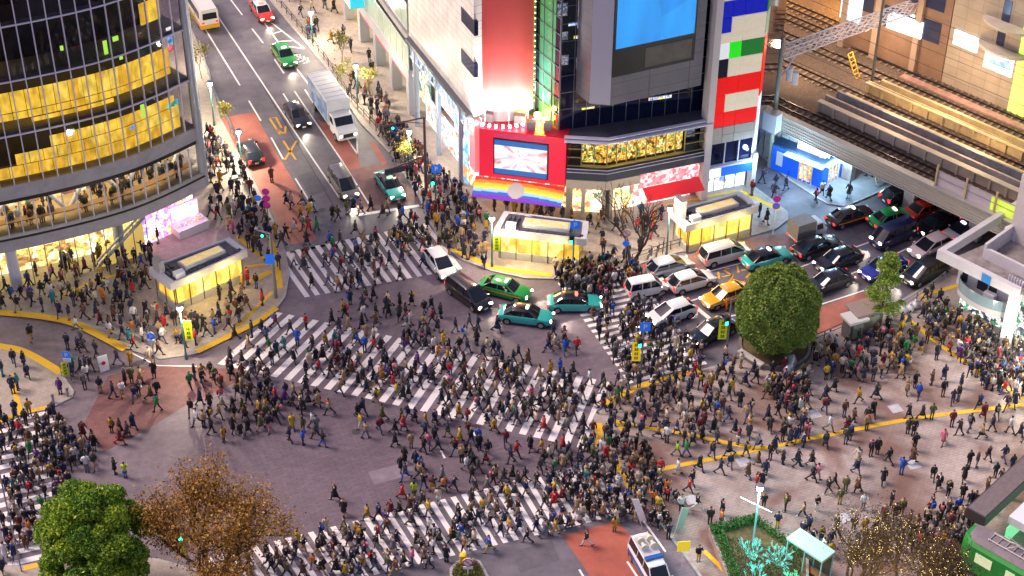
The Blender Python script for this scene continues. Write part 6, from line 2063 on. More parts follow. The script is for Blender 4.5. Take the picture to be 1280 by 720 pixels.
# island and street saplings
SY = [leaf_mat('sapling_yellow', (.30, .22, .03), (.42, .34, .06)), leaf_mat('sapling_green', (.12, .16, .03), (.26, .26, .05))]
for x, y, sd, lab in ((288, 165, 5, 'yellow leafed sapling beside the white globe lamp on the salmon lane kerb'), (252, 98, 6, 'thin yellow sapling along the left kerb below the white bus'), (238, 50, 7, 'thin sapling farthest up the left kerb beside the bus'),
                      (427, 84, 8, 'pale sapling farthest up the right kerb of the upper street'), (427, 118, 9, 'pale sapling behind the white box truck'), (466, 120, 10, 'yellow leafed shrub-like sapling in front of the arcade piers'), (500, 210, 15, 'thin pale sapling near the brown signal mast')):
    branch_tree('sapling', lab, G(x, y, KH), 1.5, .07, 4, .5, (2, 3), sd, SY, 420, .11, .28, up=.2, ratio=.62, group='street saplings', m=mat('pale_bark', (.30, .26, .2), .8))
b = MB()
p = G(585, 712, KH)
P_, N_ = [], []
r_ = np.random.default_rng(2)
t = thing('island_shrubs', 'low dry shrubs filling the small traffic island', 'shrub', (p.x, p.y, KH))
n = 1500
ang_ = r_.uniform(0, 6.283, n); rad_ = np.sqrt(r_.random(n))
pts = np.stack([p.x + rad_ * np.cos(ang_) * 1.1, p.y - .6 + rad_ * np.sin(ang_) * 1.4, KH + r_.random(n) * .45], 1)
add_leaves(t, pts, np.tile([0, 0, 1.0], (n, 1)), .08, leaf_mat('island_leaf', (.12, .09, .015), (.12, .18, .03)), 4, name='foliage')
# ------------------------------------------------------------------ vehicles
M_tyre = mat('tyre_rubber', (.012, .012, .013), .8)
M_rim = mat('wheel_rim', (.45, .45, .47), .3, .8)
M_win = mat('car_glass', (.010, .013, .020), .05, spec=.6)
M_head = glow('headlight_on', (1, .93, .78), 5)
M_headoff = mat('headlight_off', (.55, .56, .58), .15)
M_tail = glow('taillight_on', (1, .03, .02), 1.3)
M_trim = mat('car_trim', (.02, .02, .022), .5)
M_numplate = mat('number_plate', (.7, .7, .66), .5)

KINDS = {
    # L, W, stations (x from rear 0 to front 1: zb, zt, half width share), belt: x0,x1 ; roof x0,x1 ; roof z ; wheel x, r
    'sedan': dict(L=4.7, W=1.70, st=[(0, .42, .72, .86), (.03, .27, .88, .95), (.12, .2, .94, 1), (.3, .17, .95, 1), (.62, .17, .93, 1), (.72, .17, .90, 1), (.9, .19, .82, .97), (.975, .25, .72, .9), (1, .38, .62, .80)], belt=(.13, .74), roof=(.27, .585), zr=1.47, wx=(.19, .81), wr=.31),
    'hatch': dict(L=4.3, W=1.74, st=[(0, .42, .80, .84), (.03, .25, .98, .93), (.15, .19, 1.0, 1), (.4, .17, .97, 1), (.70, .17, .93, 1), (.85, .18, .84, .98), (.96, .25, .70, .9), (1, .38, .58, .78)], belt=(.02, .80), roof=(.16, .55), zr=1.50, wx=(.18, .82), wr=.31),
    'minivan': dict(L=4.75, W=1.74, st=[(0, .42, .88, .88), (.02, .25, 1.02, .96), (.15, .19, 1.04, 1), (.5, .17, 1.02, 1), (.76, .17, .99, 1), (.88, .18, .90, .98), (.965, .25, .76, .9), (1, .38, .64, .80)], belt=(.015, .86), roof=(.07, .63), zr=1.74, wx=(.17, .82), wr=.32),
    'van': dict(L=4.5, W=1.70, st=[(0, .42, .95, .92), (.02, .25, 1.1, .98), (.15, .2, 1.12, 1), (.6, .2, 1.12, 1), (.85, .2, 1.08, 1), (.95, .25, .95, .96), (1, .38, .75, .88)], belt=(.012, .955), roof=(.04, .78), zr=1.93, wx=(.18, .83), wr=.31),
    'kei': dict(L=3.6, W=1.50, st=[(0, .42, .92, .92), (.02, .25, 1.02, .97), (.15, .2, 1.03, 1), (.6, .2, 1.02, 1), (.8, .2, .98, 1), (.95, .25, .84, .93), (1, .38, .66, .84)], belt=(.012, .86), roof=(.06, .66), zr=1.72, wx=(.15, .85), wr=.28),
}
def car_protos():
    out = {}
    for kind, K in KINDS.items():
        L, W = K['L'], K['W'] / 2
        P = {}
        b = MB(); rings = []
        for x, zb, zt, ws in K['st']:
            w = W * ws; X = (x - .5) * L
            half = [(0, zb), (w * .82, zb), (w * .97, zb + .10), (w, zb + .45 * (zt - zb)), (w * .985, zt - .10), (w * .93, zt - .02), (w * .80, zt), (0, zt + .025)]
            ring = [(X, y, z) for y, z in half] + [(X, -y, z) for y, z in half[-2:0:-1]]
            rings.append(ring)
        b.rings(rings)
        # wheel arches: dark discs just outside the flank
        for wx in K['wx']:
            for s in (-1, 1):
                X = (wx - .5) * L
                b.add([(X, s * (W + .004), K['wr'])] + [(X + K['wr'] * 1.22 * math.cos(a), s * (W + .004), max(.16, K['wr'] + K['wr'] * 1.22 * math.sin(a))) for a in np.linspace(0, 6.2832, 21)[:-1]], [(0, 1 + i, 1 + (i + 1) % 20) if s < 0 else (0, 1 + (i + 1) % 20, 1 + i) for i in range(20)], 1)
        # sills and bumper line
        b.box((0, 0, .2), (L * .93, W * 1.9, .1), 0, 1)
        P['body'] = b
        x0, x1 = [(v - .5) * L for v in K['belt']]; r0, r1 = [(v - .5) * L for v in K['roof']]
        zbelt = lambda x: np.interp(x / L + .5, [s[0] for s in K['st']], [s[2] for s in K['st']])
        zr = K['zr']; wb, wt = W * .93, W * .74
        B = {'rl': (x0, wb * .92, zbelt(x0)), 'fl': (x1, wb * .92, zbelt(x1) - .01), 'm': wb}
        def lerp(a, c, t): return tuple(a[i] + (c[i] - a[i]) * t for i in range(3))
        def corner(f, s, top):
            if top: return (r1 if f else r0, s * wt, zr - .07)
            return (x1 if f else x0, s * wb * .93, zbelt(x1 if f else x0) - .015)
        # windscreen and rear window, slightly bowed
        for f, nm in ((1, 'windscreen'), (0, 'rear_window')):
            b = MB(); rg_ = []
            for k in range(7):
                t = k / 6; bow = (1 - (2 * t - 1) ** 2) * .10 * (1 if f else -1)
                lo, hi = lerp(corner(f, -1, 0), corner(f, 1, 0), t), lerp(corner(f, -1, 1), corner(f, 1, 1), t)
                rg_.append([(lo[0] + bow, lo[1], lo[2]), (hi[0] + bow * .7, hi[1], hi[2])])
            if not f: rg_ = rg_[::-1]
            b.rings(rg_, cap=False, closed=False); P[nm] = b
        for s in (-1, 1):
            b = MB()
            q_ = [corner(0, s, 0), corner(1, s, 0), corner(1, s, 1), corner(0, s, 1)]
            q_[0] = (q_[0][0], s * wb * .96, q_[0][2]); q_[1] = (q_[1][0], s * wb * .96, q_[1][2])
            if s > 0: q_ = q_[::-1]
            b.quad(*q_); P['side_window%d' % (s > 0)] = b
        # roof with pillars
        b = MB(); rg_ = []
        for x, dz, ww in ((r0 - .06, -.085, .97), (r0 + .04, -.03, 1.0), (r0 + .35, .0, 1.02), ((r0 + r1) / 2, .015, 1.03), (r1 - .3, .0, 1.02), (r1 - .02, -.035, 1.0), (r1 + .07, -.09, .97)):
            w = wt * ww
            rg_.append([(x, -w - .015, zr - .10 + dz * .3), (x, -w * .9, zr - .03 + dz), (x, 0, zr + dz), (x, w * .9, zr - .03 + dz), (x, w + .015, zr - .10 + dz * .3), (x, 0, zr - .12 + dz * .3)])
        b.rings(rg_)
        for s in (-1, 1):
            for f in (0, 1):
                lo, hi = corner(f, s, 0), corner(f, s, 1)
                b.tube([(lo[0], lo[1] * 1.01, lo[2]), (hi[0], hi[1] * 1.01, hi[2])], [.055, .045], 6)
            for bx in ((.46,) if kind in ('sedan', 'hatch') else (.36, .62)):
                X = x0 + (x1 - x0) * bx
                b.tube([(X, s * wb * .965, zbelt(X) - .02), (X * .96, s * wt * 1.01, zr - .08)], .04, 5)
        P['roof'] = b
        b = MB()
        b.tube([(0, -.09, 0), (0, -.075, 0), (0, .075, 0), (0, .09, 0)], [K['wr'] * .93, K['wr'], K['wr'], K['wr'] * .93], 18); P['tyre'] = b
        b = MB(); b.tube([(0, -.095, 0), (0, .095, 0)], K['wr'] * .66, 14); b.tube([(0, -.10, 0), (0, .10, 0)], K['wr'] * .2, 8); P['rim'] = b
        zl = K['st'][-2][2] - .06
        for nm, xx in (('headlight', L / 2 - .10), ('taillight', -L / 2 + .06)):
            b = MB(); z = zl if nm == 'headlight' else K['st'][1][2] - .17
            b.box((0, 0, 0), (.16, .34, .15 if nm == 'headlight' or kind in ('sedan',) else .30)); P[nm] = b; P[nm + '_at'] = (xx, W * (.66 if nm == 'headlight' else .72), z)
        b = MB(); b.box((0, 0, 0), (.03, .36, .18)); P['number_plate'] = b
        b = MB(); b.box((0, 0, 0), (.12, .18, .12)); P['mirror'] = b; P['mirror_at'] = ((x1 - .25), W + .07, zbelt(x1) + .06)
        meshes = {k: v.mesh(kind + '_' + k, [MATS['salmon_paving'], M_trim] if k == 'body' else MATS['salmon_paving'], smooth=k in ('body', 'roof', 'tyre', 'windscreen', 'rear_window')) for k, v in P.items() if isinstance(v, MB)}
        for k in ('body', 'roof', 'tyre'): meshes[k].set_sharp_from_angle(angle=R(42))
        out[kind] = (K, meshes, {k: v for k, v in P.items() if k.endswith('_at')})
    return out
CARS = car_protos()
def inst(name, me, parent, m, loc=(0, 0, 0), rot=None):
    o = bpy.data.objects.new(name, me); C.objects.link(o); o.parent = parent; o.location = loc
    if rot: o.rotation_euler = rot
    if m is not None:
        o.material_slots[0].link = 'OBJECT'; o.material_slots[0].material = m
    return o
def paint(name, c, metal=0.0):
    return mat('paint_' + name, c, .28, metal, coat=.6)
def vehicle(kind, label, px, py, ang, col, cat='car', name='car', group=None, taxi=None, roofcol=None, lights=True, stripe=None, beam=0, tails=True, roofsign=None, z0=.02):
    K, me, at = CARS[kind]
    p = G(px, py, .6)
    L, W = K['L'], K['W'] / 2
    t = thing(name, label, cat, (p.x, p.y, z0), ang, group)
    bd = inst('body', me['body'], t, col)
    for k in ('windscreen', 'rear_window'): inst(k, me[k], t, M_win)
    inst('side_window', me['side_window0'], t, M_win); inst('side_window', me['side_window1'], t, M_win)
    inst('roof', me['roof'], t, roofcol or col)
    for wx in K['wx']:
        for s in (-1, 1):
            w = inst('wheel', me['tyre'], t, M_tyre, ((wx - .5) * L, s * (W - .07), K['wr']))
            inst('rim', me['rim'], w, M_rim, (0, s * .012, 0))
    for s in (-1, 1):
        x, y, z = at['headlight_at']; inst('headlight', me['headlight'], t, M_head if lights else M_headoff, (x, s * y, z), (0, 0, -s * .35))
        x, y, z = at['taillight_at']; inst('taillight', me['taillight'], t, M_tail, (x, s * y, z), (0, 0, s * .3))
        x, y, z = at['mirror_at']; inst('mirror', me['mirror'], t, col, (x, s * y, z))
    inst('number_plate', me['number_plate'], t, M_numplate, (L / 2 - .01, 0, .42)); inst('number_plate', me['number_plate'], t, M_numplate, (-L / 2 + .01, 0, .55))
    if taxi:
        b = MB(); b.rings([[(x * w, y * w, z) for x, y in ((-.1, -.28), (.1, -.28), (.14, 0), (.1, .28), (-.1, .28), (-.14, 0))] for w, z in ((1, 0), (1, .09), (.7, .16))])
        o = b.build('roof_sign', glow('taxi_sign_' + taxi, {'w': (1, .95, .8), 'g': (.25, 1, .3), 'r': (1, .15, .1), 'b': (.3, .4, 1)}[taxi], 2.0), t, world=False); o.location = (.15, 0, K['zr'] - .02)
    if stripe:
        for s in (-1, 1):
            b = MB(); b.box((0, s * (W + .006), .66), (L * .80, .012, .10)); b.build('side_stripe', stripe, t, world=False)
    if beam:
        d = Vector((math.cos(ang), math.sin(ang), 0))
        o = lamp('SPOT', 'headlamp_beam', (0, 0, 0), beam, (1, .90, .66), .15, None, None, 70)
        o.parent = t; o.location = (L / 2 + .1, 0, .66); o.rotation_euler = (0, R(-66) , 0)
        o.rotation_euler = Vector((1, 0, -.30)).to_track_quat('-Z', 'Y').to_euler()
    return t
aA = math.atan2(-tA.y, -tA.x)                      # heading of traffic coming down the upper street
aB = lambda x0, y0, x1, y1: heading(x0, y0, x1, y1)
TURQ = paint('turquoise', (.03, .42, .36)); WHT = paint('white', (.70, .70, .70)); BLK = paint('black', (.008, .008, .012)); GRN = paint('green', (.01, .26, .05))
SIL = paint('silver', (.38, .42, .50), .3); YEL = paint('yellow', (.72, .36, .01)); NVY = paint('navy', (.012, .016, .07)); RED = paint('red', (.55, .03, .015)); GRY = paint('grey', (.16, .155, .15), .3)
M_strO = mat('orange_stripe', (.8, .35, .02), .4); M_strW = mat('white_stripe', (.7, .7, .7), .4)
V = vehicle
# upper street
V('sedan', 'turquoise taxi with green roof light waiting at the stop line of the upper street', 487, 231, aA, TURQ, 'taxi', 'taxi', 'turquoise taxis', taxi='g', roofcol=mat('paint_black'), beam=260)
V('minivan', 'grey minivan driving down the middle lane of the upper street', 429, 230, aA, GRY, 'minivan', 'minivan', beam=420)
V('sedan', 'black car in the centre lane beside the white box truck', 371, 143, aA, BLK, beam=200)
V('sedan', 'green taxi with yellow stripe far up the upper street', 355, 68, aA, GRN, 'taxi', 'taxi', 'green taxis', taxi='w', stripe=M_strO, beam=200)
V('sedan', 'red and white taxi farthest up the street by the painted hatching', 327, 13, aA, RED, 'taxi', 'taxi', taxi='r', roofcol=WHT, beam=150)
V('hatch', 'black car driving away on the left salmon lane', 313, 190, aA + math.pi, BLK, lights=False)
# the crossing
a_tr = aB(640, 360, 760, 352)
V('hatch', 'white car with open dark sunroof turning at the upper zebra crossing', 550, 329, aB(535, 310, 566, 350), WHT, beam=120)
V('minivan', 'black minivan behind the white car at the mouth of the crossing', 586, 368, aB(565, 352, 608, 384), BLK, 'minivan', 'minivan', beam=150)
V('sedan', 'green taxi with yellow stripe just below the middle stairway kiosk', 631, 361, aB(605, 355, 660, 369), GRN, 'taxi', 'taxi', 'green taxis', taxi='w', stripe=M_strO, beam=260)
V('sedan', 'turquoise taxi at the middle of the crossing, lowest of the turning cars', 657, 394, aB(625, 391, 690, 399), TURQ, 'taxi', 'taxi', 'turquoise taxis', taxi='w', roofcol=BLK, beam=420)
V('sedan', 'turquoise taxi wedged in the crowd at the right zebra crossing', 718, 378, aB(690, 378, 750, 378), TURQ, 'taxi', 'taxi', 'turquoise taxis', taxi='r', roofcol=BLK)
# queue on the right street, going away
d1 = aB(838, 336, 958, 302)
V('hatch', 'silver blue hatchback by the kerb beside the bicycles', 837, 333, d1, SIL, lights=False)
V('kei', 'white boxy van leading the queue next to the crowd', 808, 360, aB(790, 364, 830, 356), WHT, 'van', 'van', lights=False)
V('hatch', 'white hatchback with dark rear window behind the boxy van', 864, 351, d1, WHT, lights=False)
V('minivan', 'white minivan in front of the right stairway kiosk', 906, 317, aB(885, 321, 930, 309), paint('pearl', (.62, .58, .54)), 'minivan', 'minivan', lights=False)
V('sedan', 'turquoise taxi with dark roof above the round tree', 958, 322, aB(935, 327, 985, 313), TURQ, 'taxi', 'taxi', 'turquoise taxis', taxi='w', roofcol=BLK, lights=False)
V('sedan', 'black sedan with red tail lights behind the small box truck', 1021, 308, aB(1000, 315, 1045, 300), BLK, lights=False)
V('sedan', 'black taxi with orange stripe driving off toward the viaduct', 1063, 270, aB(1045, 274, 1085, 262), paint('dark_maroon', (.03, .010, .012)), 'taxi', 'taxi', taxi='w', stripe=M_strO, lights=False)
V('sedan', 'green taxi with orange stripe next to the navy van', 1115, 272, aB(1092, 278, 1140, 264), GRN, 'taxi', 'taxi', 'green taxis', taxi='w', stripe=M_strO, lights=False)
V('sedan', 'red taxi half hidden beneath the viaduct', 1159, 261, aB(1140, 268, 1180, 254), RED, 'taxi', 'taxi', taxi='r', lights=False)
V('hatch', 'black car in the shadow of the viaduct near its pier', 1128, 243, aB(1105, 250, 1150, 236), BLK, lights=False)
# coming towards the crossing
d2 = aB(1125, 310, 1030, 340)
V('hatch', 'white hatchback with bright front stopped at the right zebra crossing', 839, 391, aB(860, 383, 815, 398), WHT, beam=150)
V('sedan', 'black car stopped behind the white one at the stop line', 891, 413, aB(915, 402, 870, 422), BLK, 'car', 'car', beam=260)
V('sedan', 'orange and yellow taxi partly behind the round tree', 908, 369, aB(935, 359, 885, 376), YEL, 'taxi', 'taxi', taxi='r', stripe=M_strW, beam=300)
V('sedan', 'black sedan right of the round tree, upper of the pair', 1048, 324, aB(1072, 316, 1025, 333), BLK, beam=0)
V('sedan', 'black sedan right of the round tree, lower of the pair', 1036, 352, aB(1060, 344, 1012, 360), paint('blue_black', (.012, .015, .03)))
V('sedan', 'blue and white taxi behind the small green tree', 1104, 334, aB(1128, 324, 1082, 344), paint('royal_blue', (.015, .03, .30)), 'taxi', 'taxi', taxi='b', roofcol=paint('dark_navy', (.008, .01, .05)), stripe=M_strW, beam=260)
V('van', 'navy van with lit headlights under the green taxi', 1116, 295, aB(1142, 284, 1092, 305), NVY, 'van', 'van', beam=380)
V('sedan', 'dark sedan with lit headlights at the viaduct edge', 1170, 279, aB(1194, 268, 1146, 289), BLK, beam=380)
V('hatch', 'pinkish white hatchback beside the station building', 1163, 308, aB(1187, 297, 1140, 318), paint('blush', (.60, .50, .50)), beam=120)
V('sedan', 'white taxi half hidden by the station roof', 1204, 288, aB(1228, 277, 1180, 298), WHT, 'taxi', 'taxi', taxi='w', roofcol=mat('paint_dark_navy'))
V('minivan', 'black minivan along the kerb beneath the station roof', 1156, 340, aB(1180, 328, 1132, 351), BLK, 'minivan', 'minivan', beam=260)

# white box truck on the upper street
p = G(417, 142, 1.0)
t = thing('box_truck', 'white box truck with blue picture on its side on the upper street', 'truck', (p.x, p.y, .02), aA)
b = MB(); b.box((-1.35, 0, 2.15), (6.3, 2.3, 2.55)); b.build('cargo_box', mat('truck_white', (.62, .64, .66), .4, noise=.06, nscale=.7), t, world=False, bevel=.04)
bx = [c for c in t.children if c.name.startswith('cargo_box')][0]
b = MB()
for i in range(8): b.box((-4.3 + i * .85, 0, 3.435), (.05, 2.2, .03))
b.build('roof_rib', mat('truck_rib', (.42, .44, .46), .5), bx, world=False)
b = MB(); b.quad((-4.4, -1.153, 1.0), (1.7, -1.153, 1.0), (1.7, -1.153, 3.3), (-4.4, -1.153, 3.3)); b.build('side_picture', goods('truck_art', [(.45, .6, .9), (.75, .85, .95), (.9, .92, .95), (.35, .5, .85), (.85, .85, .9)], .8, .28, .7), bx, world=False)
b = MB(); b.rings([[(x, s, z) for s, z in ((-1.05 * w, .5), (1.05 * w, .5), (1.05 * w, zt - .15), (.95 * w, zt), (-.95 * w, zt), (-1.05 * w, zt - .15))] for x, zt, w in ((1.9, 2.35, 1), (2.9, 2.35, 1), (3.45, 1.55, 1), (4.3, 1.4, .96), (4.45, 1.15, .9))]); b.build('cab', mat('truck_white'), t, world=False, smooth=True, sharp=35)
b = MB(); b.quad((2.96, -.88, 2.28), (3.47, -.9, 1.57), (3.47, .9, 1.57), (2.96, .88, 2.28)); b.build('windscreen', M_win, t, world=False)
for s in (-1, 1):
    b = MB(); b.quad((2.05, s * 1.06, 1.55), (3.2, s * 1.06, 1.55), (2.85, s * 1.06, 2.2), (2.05, s * 1.06, 2.2)); b.build('side_window', M_win, t, world=False)
    b = MB(); b.box((4.42, s * .75, .95), (.1, .3, .2)); b.build('headlight', M_head, t, world=False)
    for x in (3.5, -2.9):
        b = MB(); b.tube([(x, s * .8, .45), (x, s * 1.08, .45)], .45, 16); b.build('wheel', M_tyre, t, world=False)
        w_ = [c for c in t.children if c.name.startswith('wheel')][-1]
        b = MB(); b.tube([(x, s * .81, .45), (x, s * 1.10, .45)], .25, 12); b.build('rim', M_rim, w_, world=False)
b = MB(); b.box((4.47, 0, .95), (.06, 1.0, .4)); b.build('grille', M_trim, t, world=False)
b = MB(); b.box((-.4, 0, .6), (8.2, 1.0, .25)); b.build('chassis', M_trim, t, world=False)
# small box truck
p = G(1008, 288, .8); a_ = aB(985, 295, 1030, 281)
t = thing('small_truck', 'small truck with a grey box body facing away beside the kerb corner', 'truck', (p.x, p.y, .02), a_)
b = MB(); b.box((-.55, 0, 1.35), (2.0, 1.6, 1.6)); b.build('cargo_box', mat('dull_box', (.24, .22, .20), .5, noise=.15), t, world=False, bevel=.03)
b = MB(); b.box((-.55, 0, .5), (2.05, 1.62, .12)); b.build('chassis', WHT, t, world=False)
b = MB(); b.rings([[(x, s, z) for s, z in ((-.72, .35), (.72, .35), (.74, 1.0), (.64, zt), (-.64, zt), (-.74, 1.0))] for x, zt in ((.5, 1.75), (1.25, 1.72), (1.62, 1.1), (1.72, .9))]); b.build('cab', WHT, t, world=False, smooth=True, sharp=35)
b = MB(); b.quad((1.28, -.6, 1.66), (1.62, -.66, 1.12), (1.62, .66, 1.12), (1.28, .6, 1.66)); b.build('windscreen', M_win, t, world=False)
for s in (-1, 1):
    b = MB(); q_ = [(.62, s * .755, 1.05), (1.35, s * .755, 1.05), (1.2, s * .68, 1.6), (.62, s * .68, 1.6)]; b.quad(*q_); b.build('side_window', M_win, t, world=False)
    b = MB(); b.box((-1.6, s * .6, .55), (.06, .2, .14)); b.build('taillight', M_tail, t, world=False)
    for x in (1.05, -1.0):
        b = MB(); b.tube([(x, s * .6, .27), (x, s * .76, .27)], .27, 14); b.build('wheel', M_tyre, t, world=False)
# bus at the top left
p = G(252, 9, 1.3)
t = thing('bus', 'white and yellow bus seen from behind at the top of the left lane', 'bus', (p.x, p.y, .02), aA + math.pi)
b = MB(); b.rings([[(x, s * w, z) for s, z in ((-1.0, .35), (1.0, .35), (1.03, 1.0), (1.0, 2.3), (.85, 2.62), (-.85, 2.62), (-1.0, 2.3), (-1.03, 1.0))] for x, w in ((-3.4, .94), (-3.3, 1.0), (3.3, 1.0), (3.5, .9))]); b.build('body', mat('bus_white', (.68, .66, .62), .35), t, world=False, smooth=True, sharp=35)
b = MB(); b.rings([[(x, s * w, z) for s, z in ((-1.045, .36), (1.045, .36), (1.045, .85), (-1.045, .85))] for x, w in ((-3.42, .95), (-3.32, 1.0), (3.3, 1.0))]); b.build('skirt', YEL, t, world=False)
b = MB(); b.quad((-3.41, .8, 1.45), (-3.41, -.8, 1.45), (-3.41, -.75, 2.2), (-3.41, .75, 2.2)); b.build('rear_window', M_win, t, world=False)
for s in (-1, 1):
    b = MB(); b.box((0, s * 1.02, 1.75), (5.6, .04, .8)); b.build('side_window', M_win, t, world=False)
    b = MB(); b.box((-3.42, s * .75, 1.1), (.06, .28, .2)); b.build('taillight', M_tail, t, world=False)
    for x in (2.2, -2.0):
        b = MB(); b.tube([(x, s * .8, .42), (x, s * 1.04, .42)], .42, 16); b.build('wheel', M_tyre, t, world=False)
# campaign van with loudspeakers in the lower lane
p = G(815, 712, .8); a_ = aB(806, 690, 836, 742)
t = vehicle('van', 'white and blue van with cream loudspeakers on its roof in the bottom lane', 812, 708, a_, WHT, 'van', 'loudspeaker_van', lights=False)
b = MB(); b.box((-.55, 0, 2.0), (2.2, 1.25, .08)); b.build('roof_rack', mat('pale_rack', (.5, .46, .50), .5), t, world=False)
for x, y in ((-1.2, .35), (-1.2, -.35), (-.45, .35), (-.45, -.35)):
    b = MB(); b.tube([(x - .28, y, 2.32), (x - .05, y, 2.32), (x + .28, y, 2.32)], [.1, .14, .29], 14); b.build('loudspeaker', mat('cream_horn', (.62, .58, .46), .45), t, world=False)
b = MB(); b.box((.55, 0, 2.02), (.35, 1.35, .2)); b.build('blue_light_bar', mat('blue_bar', (.02, .10, .35), .3), t, world=False, bevel=.03)
for s in (-1, 1):
    b = MB(); b.box((-.2, s * .862, .66), (3.6, .012, .45)); b.build('side_stripe', mat('deep_blue_stripe', (.02, .06, .22), .3), t, world=False)
# green tram car preserved on the plaza
tA_, tB_ = G(1207, 676, 3.2), G(1275, 715, 3.2)
ang = math.atan2((tB_ - tA_).y, (tB_ - tA_).x)
t = thing('tram_car', 'old green tram car with ribbed grey roof standing on the plaza corner', 'tram', (tA_.x, tA_.y, KH), ang)
TL = 11.0
GT = mat('tram_green', (.015, .25, .035), .4, noise=.08, nscale=1)
b = MB(); b.rings([[(x, yo + w * sx, z) for sx, z in ((-1.2, .55), (1.2, .55), (1.22, 1.6), (1.16, 2.75), (.8, 3.12), (-.8, 3.12), (-1.16, 2.75), (-1.22, 1.6))] for x, w, yo in ((-.45, .62, 1.3), (0, .95, 1.3), (.4, 1.0, 1.3), (TL, 1.0, 1.3))]); b.build('body', GT, t, world=False, smooth=True, sharp=35)
b = MB(); b.rings([[(x, 1.3 + w * sx, z) for sx, z in ((-.95, 3.05), (.95, 3.05), (.7, 3.34), (0, 3.42), (-.7, 3.34))] for x, w in ((-.1, .7), (.5, 1), (TL, 1))]); b.build('roof', mat('tram_roof', (.20, .17, .19), .6, noise=.2, nscale=1.5), t, world=False, smooth=True, sharp=30)
b = MB()
for s in (.9, 1.7): b.tube([(1.2, s, 3.46), (5.2, s, 3.46)], .05, 6)
for x in np.arange(1.3, 5.2, .6): b.tube([(x, .8, 3.46), (x, 1.8, 3.46)], .04, 6)
b.tube([(2.6, .9, 3.5), (3.4, 1.3, 4.0), (2.4, 1.3, 4.25)], .04, 6); b.tube([(2.6, 1.7, 3.5), (3.4, 1.3, 4.0)], .04, 6)
b.build('pantograph', mat('pale_steel', (.5, .48, .44), .4, .4), t, world=False)
for x, w in ((.9, 1.3), (3.3, .7), (4.5, .7), (6.0, 1.2), (7.6, 1.2), (9.2, 1.2)):
    for s, y in ((-1, .075), (1, 2.525)):
        b = MB(); b.box((x + w / 2, y, 2.05), (w, .04, .85)); b.build('window', mat('tram_window', (.35, .33, .22), .2, emit=(.9, 1, .6), estr=.35, noise=.3, nscale=2), t, world=False)
b = MB()
for y in (.28, 2.3): b.tube([(-.1, y - .05, 1.05), (-.1, y + .1, 1.05)], .13, 12)
b.build('headlight', mat('tram_lamp', (.6, .6, .5), .2), t, world=False)
b = MB(); b.box((5.4, 1.3, .32), (10.4, 1.9, .5)); b.build('underframe', M_trim, t, world=False)
# ------------------------------------------------------------------ people
def pose(stride=0.0, phone=False, arms=1.0, lean=0.0, pockets=False, raise_l=False):
    """joint positions of a 1.68 m figure facing +X; y to its left"""
    J = {}
    def leg(s, a, kn):
        hip = Vector((lean * -.1, s * .095, .87))
        k = hip + Vector((math.sin(a) * .42, 0, -math.cos(a) * .42))
        an = k + Vector((math.sin(a - kn) * .40, 0, -math.cos(a - kn) * .40))
        return hip, k, an
    for nm, s, a, kn in (('l', 1, stride, .12 if stride > 0 else .45 * abs(stride) * 2), ('r', -1, -stride, .12 if stride < 0 else .45 * abs(stride) * 2)):
        J['hip' + nm], J['kn' + nm], J['an' + nm] = leg(s, a, kn if stride else .03)
    drop = min(J['anl'].z, J['anr'].z) - .085
    for k in list(J): J[k].z -= drop
    dz = -drop
    J['pel'] = Vector((0, 0, .92 + dz)); J['wai'] = Vector((lean * .1, 0, 1.08 + dz)); J['che'] = Vector((lean * .25, 0, 1.28 + dz))
    J['nek'] = Vector((lean * .4 + .0, 0, 1.44 + dz)); J['hea'] = Vector((lean * .5 + .02, 0, 1.565 + dz)); J['top'] = Vector((lean * .5 + .015, 0, 1.64 + dz))
    for nm, s in (('l', 1), ('r', -1)):
        sh = Vector((lean * .35, s * .185, 1.385 + dz))
        a = -stride * s * .75 * arms
        el = sh + Vector((math.sin(a) * .27, s * .055, -math.cos(a) * .27))
        wr = el + Vector((math.sin(a + .35) * .235, -s * .01, -math.cos(a + .35) * .235))
        if phone and s < 0:
            el = sh + Vector((.10, -.05, -.25)); wr = el + Vector((.20, .09, .09))
        if pockets:
            el = sh + Vector((-.06, s * .09, -.25)); wr = el + Vector((.13, -s * .07, -.19))
        if raise_l and s > 0:
            el = sh + Vector((.14, .06, -.19)); wr = el + Vector((.19, -.06, .17))
        J['sh' + nm], J['el' + nm], J['wr' + nm] = sh, el, wr
    return J
POSES = [pose(.46), pose(-.46), pose(0), pose(0, phone=True), pose(.32, arms=.5), pose(0, pockets=True), pose(-.32, phone=True), pose(0, raise_l=True)]
WALK = (0, 1, 4, 6)
M_skin = mat('skin', (.52, .32, .23), .55)
M_eye = mat('eye_dark', (.02, .012, .01), .4)

def hand_chain(J, nm, s):
    """palm and five fingers of unequal length, gently curled"""
    wr, el = J['wr' + nm], J['el' + nm]
    d = (wr - el).normalized()
    side = Vector((0, 1, 0)) - d * d.y; side = side.normalized() if side.length > .2 else Vector((1, 0, 0))
    fwd = d.cross(side).normalized()
    if fwd.x < 0: fwd = -fwd
    out = []
    palm = wr + d * .055
    for i, (off, ln) in enumerate(((.030, .058), (.010, .072), (-.010, .066), (-.030, .050))):
        r0 = palm + fwd * off + d * .028
        out.append([palm, r0, r0 + d * ln * .55 - side * s * .012, r0 + d * ln - side * s * .032])
    th = wr + d * .025
    out.append([th, th + fwd * .036 + d * .012, th + fwd * .052 + d * .045])
    return palm, out

